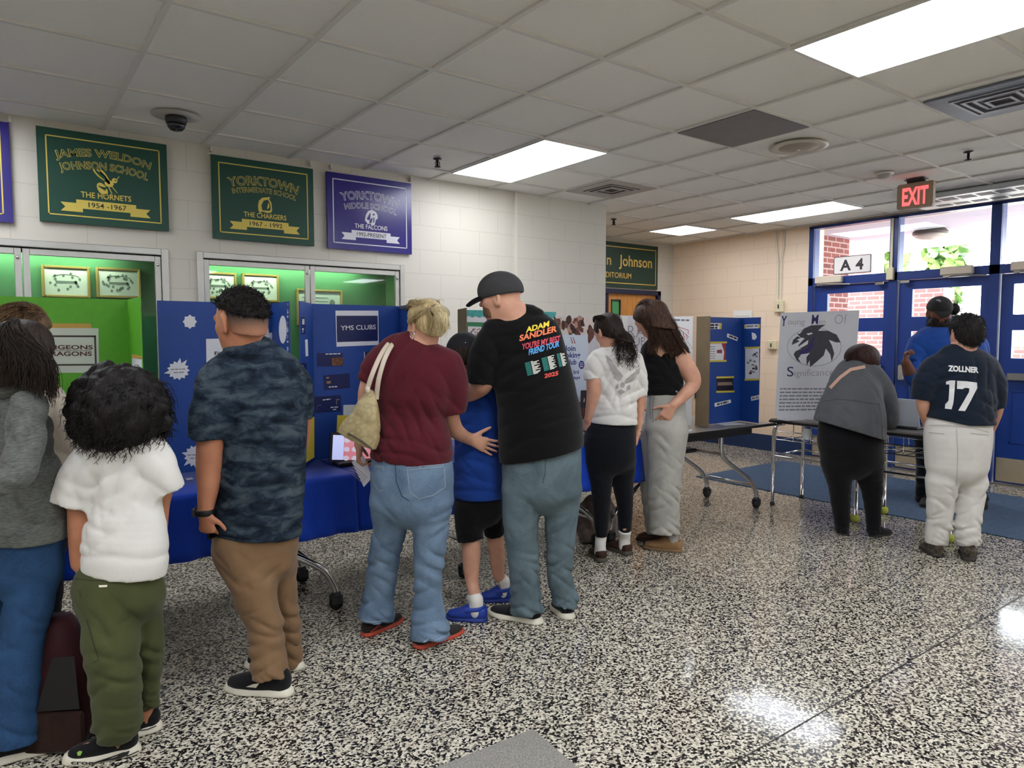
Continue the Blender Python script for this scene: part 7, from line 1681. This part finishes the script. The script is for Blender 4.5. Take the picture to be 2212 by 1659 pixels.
def blk(u0, v0, u1, v1):
    a = np.array([1133, 783.]); ex = np.array([86, -24.]); ey = np.array([7, 31.]); f = lambda u, v: tuple(a+ex*u+ey*v)
    return ([f(u0, v0), f(u1, v0), f(u1, v1), f(u0, v1)], [(0, 1, 2, 3)])
r_ = random.Random(8); tp_, wp_ = [], []
for k in range(14):
    v = .04+.066*k; tp_ += [blk(.0, v, .13, v+.035), blk(.42, v, .55, v+.035), blk(.80, v, .87, v+.035)]
    wp_ += [blk(.15, v, .20+.16*abs(math.sin(k*1.9)), v+.045), blk(.57, v, .64+.10*abs(math.cos(k*1.3)), v+.045), blk(.885, v, .92+.08*abs(math.sin(k)), v+.045)]
p.print_on(st, 'tour_dates', plain('print_teal', '2f9187', .7), tp_); p.print_on(st, 'tour_places', plain('print_white', 'dcdcd2', .7), wp_)
cp_ = cap(p, plain('cap_mesh', '39393b', .9, bmp=.8, bscale=350.), plain('cap_front_black', '121214', .8), -74, -4, .06, .065, bl=.42)
c, A, hh = p.hd; S = Solid(.005); S.ball(p.hp(.05, 0, .2), (.43*hh, .37*hh, .372*hh), .02, A); S.cut(p.hp(.12, 0, .1), -A[0]); S.cut(p.hp(0, 0, .09), -A[2]); S.build('front_panel', plain('cap_front_black', '121214', .8), cp_)
S = Solid(.006); S.ball(p.hp(.14, 0, -.16), (.265*hh, .283*hh, .33*hh), .02, A); S.ball(p.hp(.2, 0, -.36), (.155*hh, .165*hh, .12*hh), .03, A); S.cut(p.hp(0, 0, -.10), A[2]-A[0]*.25); S.cut(p.hp(-.02, 0, 0), -A[0]); S.cut(p.hp(0, 0, -.5), -A[2]+A[0]*.4)
S.build('beard', hairmat('stubble_brown', '55402f', '80624c', .7), p.t)
for a, b_ in sh: p.shoe(a, b_, .1, .072, M_shoek, M_solew, p.t, 'slip_on_shoe', .034)
# ================================================================== girl in the white T-shirt
p = Person('person with dark curly ponytail in white T-shirt with grey star emblem', 4.62, 1320)
tor = [(1275, 1375, 914, 0, .68), (1280, 1374, 885, 0, .66), (1291, 1375, 845, 0, .64), (1290, 1382, 808, 0, .62), (1282, 1384, 780, .01, .56), (1288, 1372, 762, .03, .54), (1302, 1352, 748, .04, .6)]
sl1 = [(1290, 776, 38, 0), (1281, 798, 40, -.01), (1281, 820, 37, -.02)]; sl2 = [(1372, 780, 34, .02), (1384, 815, 30, .03), (1386, 855, 24, .03)]
hip = [(1284, 1371, 893, 0, .60), (1280, 1373, 910, 0, .64), (1260, 1374, 950, 0, .78), (1262, 1374, 985, 0, .76)]
lgs = [[(1294, 1000, 64, 0, 1.05), (1299, 1054, 46, -.02), (1299, 1106, 37, -.03), (1299, 1160, 25, -.04)], [(1347, 1000, 54, .03, 1.05), (1346, 1045, 46, .05), (1350, 1089, 36, .07), (1350, 1148, 28, .09)]]
sh = [(p.floor(1301, 1213), p.floor(1282, 1195)), (p.floor(1358, 1198), p.floor(1318, 1182))]
lgs = p.fit(lgs, sh)
S = Solid(.0065); p.head(S, 1313, 718, 72, -34, -26, 0, dz=.05); S.chain(p.ch([(1318, 736, 34, .05), (1325, 756, 36, .04), (1330, 775, 50, .02)]), .03); core(p, S, tor, hip, lgs, .82, .68)
S.chain(p.ch([(1282, 795, 30, -.01), (1283, 822, 33, -.02), (1282, 855, 30, -.03), (1274, 890, 20, -.03), (1270, 905, 15, -.02)]), .02); S.chain(p.ch([(1382, 815, 22, .03), (1385, 860, 21, .03), (1382, 900, 17, .04), (1378, 935, 13, .05)]), .02)
p.hand(S, p.L(1270, 905, -.02), (-.12, .25, -1), (.6, .6, 0), (.3, 1, 0), .165, (.7, .8, .8, .9), .03, .5); p.hand(S, p.L(1378, 935, .05), (-.15, .1, -1), (-1, .3, 0), (0, 1, 0), .16, (.25, .3, .3, .35), .04)

for pr_, r_ in zip(sh, ((1300, 1140, 18, -.05), (1350, 1140, 20, .06))): S.chain(np.vstack([p.ch([r_]), p.ank(pr_, [(.11, .027), (.05, .029)])]), .02)
feet(S, p, sh); bd = S.build('body', SK_FAIR, p.t); p.eyes(bd)
st = shirt(p, tor, [sl1, sl2], M_wtee, fold=1.1, cuts=[], hem=True); M_navyl = cloth('navy_leggings', '0d0f16', .8, .2, 900., .15, 7.); trousers(p, hip, lgs, M_navyl, name='leggings', fold=.35)
M_emb = plain('print_grey', 'a5a39f', .7); cw = lambda x, y: (1180+x/4.147, 620+y/4.147)
def pg(*pts): return ([cw(*q) for q in pts], [tuple(range(len(pts)))])
p.print_on(st, 'star_emblem', M_emb, [pg((535, 605), (570, 640), (690, 800), (660, 838), (600, 775), (545, 660)), pg((620, 790), (655, 838), (650, 845), (600, 810)), pg((705, 835), (840, 720), (835, 770), (735, 830)), pg((815, 720), (835, 670), (832, 715)), pg((700, 850), (810, 790), (790, 835), (720, 862)),
  ([cw(685+20*math.cos(k*.628), 880+24*math.sin(k*.628)) for k in range(10)], [tuple(range(10))]), pg((620, 885), (650, 865), (645, 905), (628, 910)), pg((720, 890), (750, 875), (755, 915), (722, 930)), pg((638, 935), (670, 915), (712, 940), (665, 965))], .005, 4)
sock(p, (1299, 1154, 25, -.05), .036, sh[0]); sock(p, (1350, 1146, 28, .06), .038, sh[1])
c, A, hh = p.hd; S = scalp(p, .04, -.36, .30, .02); pt = [p.L(1334, 716, .0), p.L(1348, 735, -.04), p.L(1352, 757, -.07), p.L(1350, 780, -.07)]
S.chain([(*pt[0], .03, .03), (*pt[1], .058, .045), (*pt[2], .062, .048), (*pt[3], .034, .03)], .015); S.fold(pt[2], .12, (130, 80, 120), .008, 2.5)
bk = [[p.hp(.24, q*.6, .44), p.hp(0, q, .5), p.hp(-.35, q*.8, .3), pt[0]] for q in (-.32, -.16, 0, .16, .32)]
hair_obj('hair', hairmat('hair_black_brown', '0d0a09', '33251d', .38), p.t, S, curly(pt[1], np.array([.05, .04, .05]), 140, 4, ln=.07, amp=.009, down=1.)+curly(pt[2], np.array([.055, .045, .06]), 240, 5, ln=.05, amp=.009, down=1.)+sum([locks([b_], 50, 30+k, .010, .002) for k, b_ in enumerate(bk)], []), .0016, .0008)
M_bclog = plain('brown_suede', '3c241b', .85, var=.2)
for a, b_ in sh: p.shoe(a, b_, .1, .085, M_bclog, plain('clog_sole_grey', '4a453a', .7), p.t, 'suede_clog', .03, open_heel=True)
ph_ = p.W(p.L(1261, 862, .10)); t_ = thing('phone', 'dark phone held up by the girl in white T-shirt', 'phone', ph_); F = frame(ph_, HR*.8+HF*.2, np.array([0, 0, 1])+HR*.18); m2 = MB(); m2.prism(rrect(.045, .12, .008), F, -.004, .004); m2.build('case', plain('phone_slate', '33343c', .4), t_); m2 = MB(); m2.prism([(-.004, -.02), (.004, -.02), (.006, .0), (.0, .01)], F, .004, .005); m2.build('mark', M_solew, t_)
m2 = MB(); w_ = p.L(1379, 932, .05); m2.lathe([(.021, -.003), (.023, 0), (.021, .003)], 16, tuple(w_)); m2.build('bracelet', M_dark, p.t, local=True)
# ================================================================== girl in the black T-shirt
p = Person('person with long brown hair in black T-shirt and loose grey trousers', 4.83, 1430)
tor = [(1397, 1474, 852, 0, .66), (1395, 1473, 825, 0, .64), (1389, 1470, 795, 0, .64), (1386, 1469, 770, 0, .58), (1393, 1472, 750, 0, .54), (1412, 1455, 732, 0, .6)]
sl1 = [(1456, 748, 36, 0), (1468, 758, 36, -.01), (1474, 770, 34, -.02)]; sl2 = [(1402, 760, 34, .04), (1394, 780, 32, .08)]
hip = [(1400, 1473, 835, 0, .70), (1397, 1480, 870, 0, .74), (1392, 1484, 920, 0, .74)]
lgs = [[(1444, 935, 84, -.03, 1.0), (1438, 1005, 74, -.04), (1434, 1070, 68, -.05), (1435, 1120, 66, -.05), (1435, 1150, 67, -.05)], [(1404, 935, 50, .10), (1402, 1010, 44, .13), (1406, 1080, 38, .14), (1414, 1150, 36, .14)]]
sh = [(p.floor(1470, 1192), p.floor(1394, 1183)), (p.floor(1432, 1172), p.floor(1380, 1166))]
lgs = p.fit(lgs, sh)
S = Solid(.0065); p.head(S, 1402, 692, 70, -62, -34, 0, dz=.03); S.chain(p.ch([(1414, 710, 34, .03), (1424, 732, 38, .01), (1430, 750, 54, 0)]), .03); core(p, S, tor, hip, lgs, .88, .6)
S.chain(p.ch([(1464, 758, 38, -.01), (1477, 785, 40, -.03), (1494, 812, 37, -.05), (1496, 832, 31, -.06), (1476, 855, 26, -.10), (1456, 874, 20, -.12)]), .02); S.chain(p.ch([(1396, 770, 32, .08), (1390, 815, 28, .12), (1388, 850, 22, .18)]), .02)
p.hand(S, p.L(1454, 876, -.125), (-.55, .10, -.82), (.25, .95, .1), (-.6, .3, .5), .19, (.28, .34, .4, .44), .06, .4); p.hand(S, p.L(1388, 850, .18), (0, .3, -1), (1, 0, 0), (0, 1, 0), .17)
feet(S, p, sh); bd = S.build('body', SK_FAIR, p.t); p.eyes(bd)
shirt(p, tor, [sl1, sl2], M_blkc, fold=.7); M_gry = cloth('light_grey_knit', 'a5a49c', .9, .12, 600., .3, 9.); tr = trousers(p, hip, lgs, M_gry, name='trousers', fold=1.1)
p.seam(tr, 'drawstring', plain('grey_cord', '77767a', .8), [[(1405, 852), (1403, 880), (1406, 905)], [(1412, 852), (1409, 885), (1411, 912)]], 1.6)
c, A, hh = p.hd; S = scalp(p, .05, -.5, .36, .02); S.chain([(*p.hp(-.3, 0, .1), .09, .08), (*p.L(1434, 715, -.06), .085, .07), (*p.L(1452, 740, -.08), .06, .05), (*p.L(1466, 765, -.08), .03, .03)], .03)
g_ = [[p.hp(.2, 0, .52), p.hp(-.3, q*.6, .5), p.L(1428+q*40, 690, -.06), p.L(1448+q*44, 735, -.10), p.L(1470+q*48, 775-q*15, -.09)] for q in (-.45, -.2, .1, .35, .5)]
g2 = [[p.hp(.25, .05, .5), p.hp(.15, -.36, .25), p.hp(.1, -.40, -.3), p.L(1404, 735, -.06), p.L(1396, 770, -.10)], [p.hp(.25, .05, .5), p.hp(.0, -.40, .25), p.hp(-.1, -.40, -.3), p.L(1424, 738, -.09), p.L(1420, 775, -.11)]]
hair_obj('hair', hairmat('hair_chestnut', '1f1511', '5a3f30', .4), p.t, S, locks(g_, 700, 21, .014, .005)+locks(g2, 200, 22, .010, .005), .0018, .0008)
M_slip = plain('tan_suede', '93714c', .85, var=.12); p.shoe(*sh[0], .098, .1, M_slip, plain('tan_sole', '7d6343', .8), p.t, 'suede_slipper', .026, open_heel=True); p.shoe(*sh[1], .098, .1, M_bclog, plain('dark_sole', '2a1c16', .8), p.t, 'suede_slipper', .026)
S = Solid(.005); S.chain(p.ank(sh[0], [(.10, .034), (.05, .036)]), .01); S.build('sock', plain('grey_sock', 'a9a7a2', .9), p.t)
m2 = MB(); w_ = p.L(1460, 870, -.12); m2.tube([w_+np.array([.026*math.cos(k*.4)*.8, .026*math.sin(k*.4), -.018*math.cos(k*.4)]) for k in range(16)], .002, 6, closed=True); m2.build('bracelet', plain('pale_bracelet', 'd8cdb8', .5), p.t, local=True)
# ================================================================== woman bending over the desk
p = Person('person in grey sweater and black leggings bending over the desk', 5.13, 1855)
tor = [(1762, 1904, 975, .0, .90), (1763, 1905, 940, .0, .90), (1767, 1905, 905, .01, .94), (1779, 1905, 870, .04, .88), (1792, 1904, 835, .10, .74), (1808, 1902, 808, .16, .62), (1832, 1886, 788, .19, .6)]
sl1 = [(1884, 812, 50, .13), (1906, 845, 50, .14), (1918, 882, 42, .17), (1919, 910, 38, .22), (1905, 916, 28, .30)]; sl2 = [(1816, 820, 40, .17), (1812, 868, 36, .30), (1826, 905, 30, .42)]
hip = [(1775, 1898, 895, .01, .72), (1768, 1903, 945, 0, .78), (1778, 1905, 985, 0, .80)]
lgs = [[(1808, 1000, 66, 0, 1.05), (1814, 1050, 47, 0), (1816, 1090, 39, .0), (1820, 1150, 26, .0)], [(1872, 1000, 68, 0, 1.05), (1882, 1050, 46, .02), (1886, 1098, 34, .03), (1887, 1152, 27, .03)]]
sh = [(p.floor(1824, 1157), p.floor(1812, 1137)), (p.floor(1882, 1160), p.floor(1921, 1151))]
lgs = p.fit(lgs, sh)
S = Solid(.007); p.head(S, 1862, 776, 66, 12, -48, 0, dz=.24); S.chain(p.ch([(1862, 788, 36, .2), (1862, 800, 44, .17)]), .03); core(p, S, tor, hip, lgs, .70, .80)
for sv in (sl1, sl2): S.chain(p.ch(sv), .02, scale=.76)
p.hand(S, p.L(1903, 915, .31), (-.6, .7, -.1), (0, .1, -1), (-.5, .5, 0), .17, (.6, .7, .7, .7)); p.hand(S, p.L(1826, 905, .42), (.3, .8, -.1), (0, .1, -1), (.5, .5, 0), .17)

bd = S.build('body', SK_FAIR, p.t); p.eyes(bd)
M_gsw = cloth('grey_sweater', '55575b', .95, .1, 700., .25, 8.)
def pep(S): S.fold(p.L(1835, 915), (.3, .25, .09), (120, 20, 8), .011, .6, 1.)
sw_ = shirt(p, tor, [sl1, sl2], M_gsw, fold=.7, cuts=[p.cutline(1764, 908, 1903, 950)], hem=False, extra=pep, name='sweater')
trousers(p, hip, lgs, cloth('black_leggings', '0e0e11', .85, .2, 900., .15, 7.), name='leggings', fold=.5)
p.seam(sw_, 'waist_seam', plain('sweater_seam', '3d3f43', .9), [[(1776, 868), (1810, 862), (1850, 866), (1900, 874)]], 1.6)
p.seam(sw_, 'bag_strap', plain('pink_strap', 'c79f8b', .7), [[(1869, 792), (1838, 798), (1815, 815), (1793, 838)]], 7, .006)
c, A, hh = p.hd; S = Solid(.006); S.ball(p.L(1862, 772, .215), (p.m(37), p.m(38), p.m(31)), .02); S.chain([(*p.L(1872, 785, .17), .08, .06), (*p.L(1886, 800, .18), .05, .04)], .03); S.chain([(*p.L(1845, 785, .18), .06, .05), (*p.L(1833, 790, .2), .03, .03)], .03)
g_ = [[p.L(1862, 752, .18), p.L(1862+q*26, 762, .13), p.L(1862+q*34, 785, .12), p.L(1866+q*32, 800, .15)] for q in (-1, -.5, 0, .5, 1)]
hair_obj('hair', hairmat('hair_auburn', '1c1312', '4a302c', .45), p.t, S, locks(g_, 420, 31, .012, .004), .0018, .0009)
for a, b_ in sh: p.shoe(a, b_, .088, .075, M_shoek, M_solek, p.t, 'black_flat', .016)
# ================================================================== person in the number 17 jersey
p = Person('person in navy jersey number 17 and white baseball trousers', 4.60, 2055)
tor = [(2003, 2139, 940, 0, .76), (2004, 2140, 905, 0, .76), (2005, 2141, 870, 0, .76), (2005, 2144, 830, 0, .72), (2001, 2149, 800, 0, .62), (2020, 2130, 776, 0, .56), (2056, 2106, 759, 0, .7)]
sl1 = [(2018, 796, 52, 0), (1998, 828, 50, -.01), (1990, 862, 37, .0)]; sl2 = [(2128, 796, 52, 0), (2148, 832, 48, -.01), (2154, 880, 32, .0)]
hip = [(2005, 2137, 905, 0, .74), (2001, 2137, 945, 0, .82), (2003, 2131, 1000, 0, .82)]
lgs = [[(2034, 1040, 62, 0, 1.1), (2031, 1090, 53, .0), (2028, 1130, 49, .01), (2024, 1152, 47, .01), (2022, 1172, 44, .01)], [(2098, 1040, 62, 0, 1.1), (2095, 1090, 53, -.01), (2091, 1135, 47, -.02), (2090, 1152, 50, -.02), (2093, 1174, 44, -.02)]]
sh = [(p.floor(2026, 1203), p.floor(1997, 1183)), (p.floor(2092, 1212), p.floor(2090, 1188))]
lgs = p.fit(lgs, sh)
S = Solid(.0065); p.head(S, 2087, 722, 76, 6, -10, 0, plump=.15, wide=1.08); S.chain(p.ch([(2084, 738, 42, 0), (2082, 756, 45, 0), (2080, 775, 60, 0)]), .03); core(p, S, tor, hip, lgs)
S.chain(p.ch([(1998, 830, 34, 0), (1994, 866, 28, .0), (1997, 895, 22, .04), (2006, 925, 16, .12)]), .02); S.chain(p.ch([(2150, 835, 34, 0), (2154, 872, 27, .0), (2150, 900, 22, .04), (2140, 930, 16, .12)]), .02)
p.hand(S, p.L(2006, 925, .12), (.3, .6, -.8), (.7, .2, 0), (0, 1, .2), .165); p.hand(S, p.L(2140, 930, .12), (-.3, .6, -.8), (-.7, .2, 0), (0, 1, .2), .165)
feet(S, p, sh); bd = S.build('body', SK_FAIR, p.t); p.eyes(bd)
js = shirt(p, tor, [sl1, sl2], cloth('navy_jersey', '16202f', .8, .1, 900., .2, 7.), cuts=[p.cutline(2003, 912, 2060, 913), p.cutline(2050, 911, 2138, 930)], hem=False, name='jersey', fold=.8)
tr = trousers(p, hip, lgs, cloth('white_baseball', 'd2cfc9', .8, .05, 900., .25, 7.), fold=1.4)
p.seam(tr, 'seams', plain('trouser_seam', 'a5a19c', .8), [[(2066, 925), (2069, 980), (2066, 1050)], [(2006, 934), (2040, 938)], [(2096, 936), (2135, 940)]], 1.4); p.seam(tr, 'belt', plain('white_belt', 'b8b5b0', .7), [[(2006, 919), (2050, 919), (2100, 924), (2136, 934)]], 3)
M_pw2 = plain('print_white_jersey', 'dedede', .7); p.print_text(js, 'name_lettering', M_pw2, 'ZOLLNER', 2048, 801, 2114, 805, 12, .05, 0, .004)
cj = lambda x, y: (1880+x/6.38, 640+y/6.38)
def sub_poly(pts, n=1): return ([cj(*q) for q in pts], [tuple(range(len(pts)))])
p.print_on(js, 'number', M_pw2, [sub_poly([(1100, 1160), (1172, 1160), (1160, 1310), (1088, 1300), (1090, 1215), (1042, 1215), (1045, 1175)]), sub_poly([(1088, 1300), (1160, 1310), (1148, 1440), (1078, 1430)]), sub_poly([(1078, 1430), (1148, 1440), (1140, 1490), (1120, 1558), (1028, 1548), (1034, 1482), (1072, 1486)]), sub_poly([(1195, 1165), (1330, 1172), (1325, 1262), (1282, 1260), (1280, 1280), (1195, 1275)]), sub_poly([(1330, 1172), (1470, 1190), (1475, 1265), (1440, 1330), (1360, 1320), (1365, 1270), (1325, 1262)]), sub_poly([(1360, 1320), (1440, 1330), (1385, 1440), (1300, 1425)]), sub_poly([(1300, 1425), (1385, 1440), (1305, 1583), (1212, 1575)])], .006, 5)
S = scalp(p, .05, -.40, .3, .03); c, A, hh = p.hd; hair_obj('hair', hairmat('hair_black_brush', '0f0e0e', '2c2827'), p.t, S, fur(S, 1500, .018, (0, -.2, -1.), 5, .0013, .5))
for a, b_ in sh: p.shoe(a, b_, .105, .1, cloth('brown_camo_shoe', '3a332c', .8, .5, 200., .3, 30., '5f564a') if a is sh[0][0] else _mk2, plain('sole_brown', '2b2520', .7), p.t, 'sneaker', .03) if False else None
M_bsh = cloth('brown_mottled_shoe', '2e2722', .8, .5, 200., .3, 30., '5f564a')
for a, b_ in sh: p.shoe(a, b_, .105, .1, M_bsh, plain('sole_brown', '2b2520', .7), p.t, 'sneaker', .03)
# ================================================================== bearded man behind the desks
p = Person('person with dark beard and cap in blue pullover facing us at the doors', 6.10, 2055)
tor = [(1974, 2122, 935, 0, .66), (1972, 2122, 880, 0, .66), (1970, 2124, 830, 0, .66), (1968, 2125, 780, 0, .62), (1966, 2126, 748, 0, .56), (1986, 2106, 728, 0, .54), (2010, 2062, 714, 0, .7)]
sl1 = [(1984, 745, 40, 0), (1970, 785, 38, -.05), (1972, 818, 34, -.10), (1966, 802, 28, -.16)]; sl2 = [(2110, 750, 40, 0), (2120, 800, 36, -.02), (2112, 850, 32, -.08)]
hip = [(1978, 2118, 920, 0, .7), (1978, 2116, 950, 0, .72), (1982, 2114, 975, 0, .7)]
lgs = [[(2014, 985, 62, 0), (2006, 1040, 48, 0), (2000, 1084, 42, 0)], [(2084, 985, 62, 0), (2100, 1040, 48, 0), (2112, 1084, 42, 0)]]
sh = [(p.floor(2006, 1083), p.floor(1996, 1100)), (p.floor(2116, 1085), p.floor(2121, 1104))]
lgs = p.fit(lgs, sh)
S = Solid(.007); p.head(S, 2029, 676, 60, 196, -10, 0, dz=0); S.chain(p.ch([(2032, 692, 36, 0), (2034, 712, 40, 0), (2036, 730, 60, 0)]), .03); core(p, S, tor, hip, lgs)
S.chain(p.ch([(1966, 806, 26, -.15), (1960, 792, 22, -.19), (1957, 782, 18, -.21)]), .02); S.chain(p.ch([(2112, 850, 26, -.08), (2106, 885, 20, -.12)]), .02)
p.hand(S, p.L(1957, 783, -.21), (-.15, -.2, 1), (.6, -.6, 0), (.8, .2, 0), .17, (.9, 1., 1., 1.), .05); p.hand(S, p.L(2106, 885, -.12), (-.2, -.2, -1), (0, 1, 0), (-1, 0, 0), .17)
feet(S, p, sh); bd = S.build('body', SK_DARK, p.t); p.eyes(bd)
shirt(p, tor, [sl1, sl2], cloth('blue_pullover', '1d4590', .85, .1, 700., .25, 7.), name='pullover'); trousers(p, hip, lgs, cloth('dark_trousers', '16181f', .9, .15))
c, A, hh = p.hd; S = Solid(.006); S.ball(p.hp(.12, 0, -.30), (.32*hh, .33*hh, .27*hh), .02, A); S.ball(p.hp(.16, 0, -.46), (.27*hh, .36*hh, .26*hh), .05, A); S.ball(p.hp(.40, 0, .06), (.24*hh, .25*hh, .24*hh), .02, A, sub=True); S.cut(p.hp(.0, 0, -.02), A[2]); S.ball(p.hp(.42, 0, -.24), (.10*hh, .12*hh, .035*hh), .01, A, sub=True)
hair_obj('beard', hairmat('beard_black', '0d0b0a', '2a221d', .6), p.t, S, fur(S, 500, .03, -A[2], 8, .0014, .4)); cp_ = cap(p, plain('cap_charcoal', '1b1a1c', .85), plain('cap_charcoal2', '151416', .85), 196, -16, .12, .055, bl=.3)
p.print_on(cp_, 'cap_mark', plain('cap_mark_grey', '85858c', .7), [([(2022, 647), (2028, 646), (2033, 649), (2031, 653), (2026, 650), (2023, 650)], [tuple(range(6))])], .003)
S = Solid(.006); S.ball(p.L(2060, 668, .04), (p.m(12), p.m(12), p.m(13)), .01); S.ball(p.hp(-.25, 0, .0), (.3*hh, .34*hh, .34*hh), .02, A)
hair_obj('hair', hairmat('hair_black_frizz', '0f0d0c', '2e2622', .6), p.t, S, curly(p.L(2061, 668, .04), np.array([p.m(12), p.m(12), p.m(13)]), 160, 14, ln=.06, amp=.006, down=.1), .0016, .0007)
for a, b_ in sh: p.shoe(a, b_, .1, .09, M_shoek, M_solek, p.t, 'black_shoe', .02)
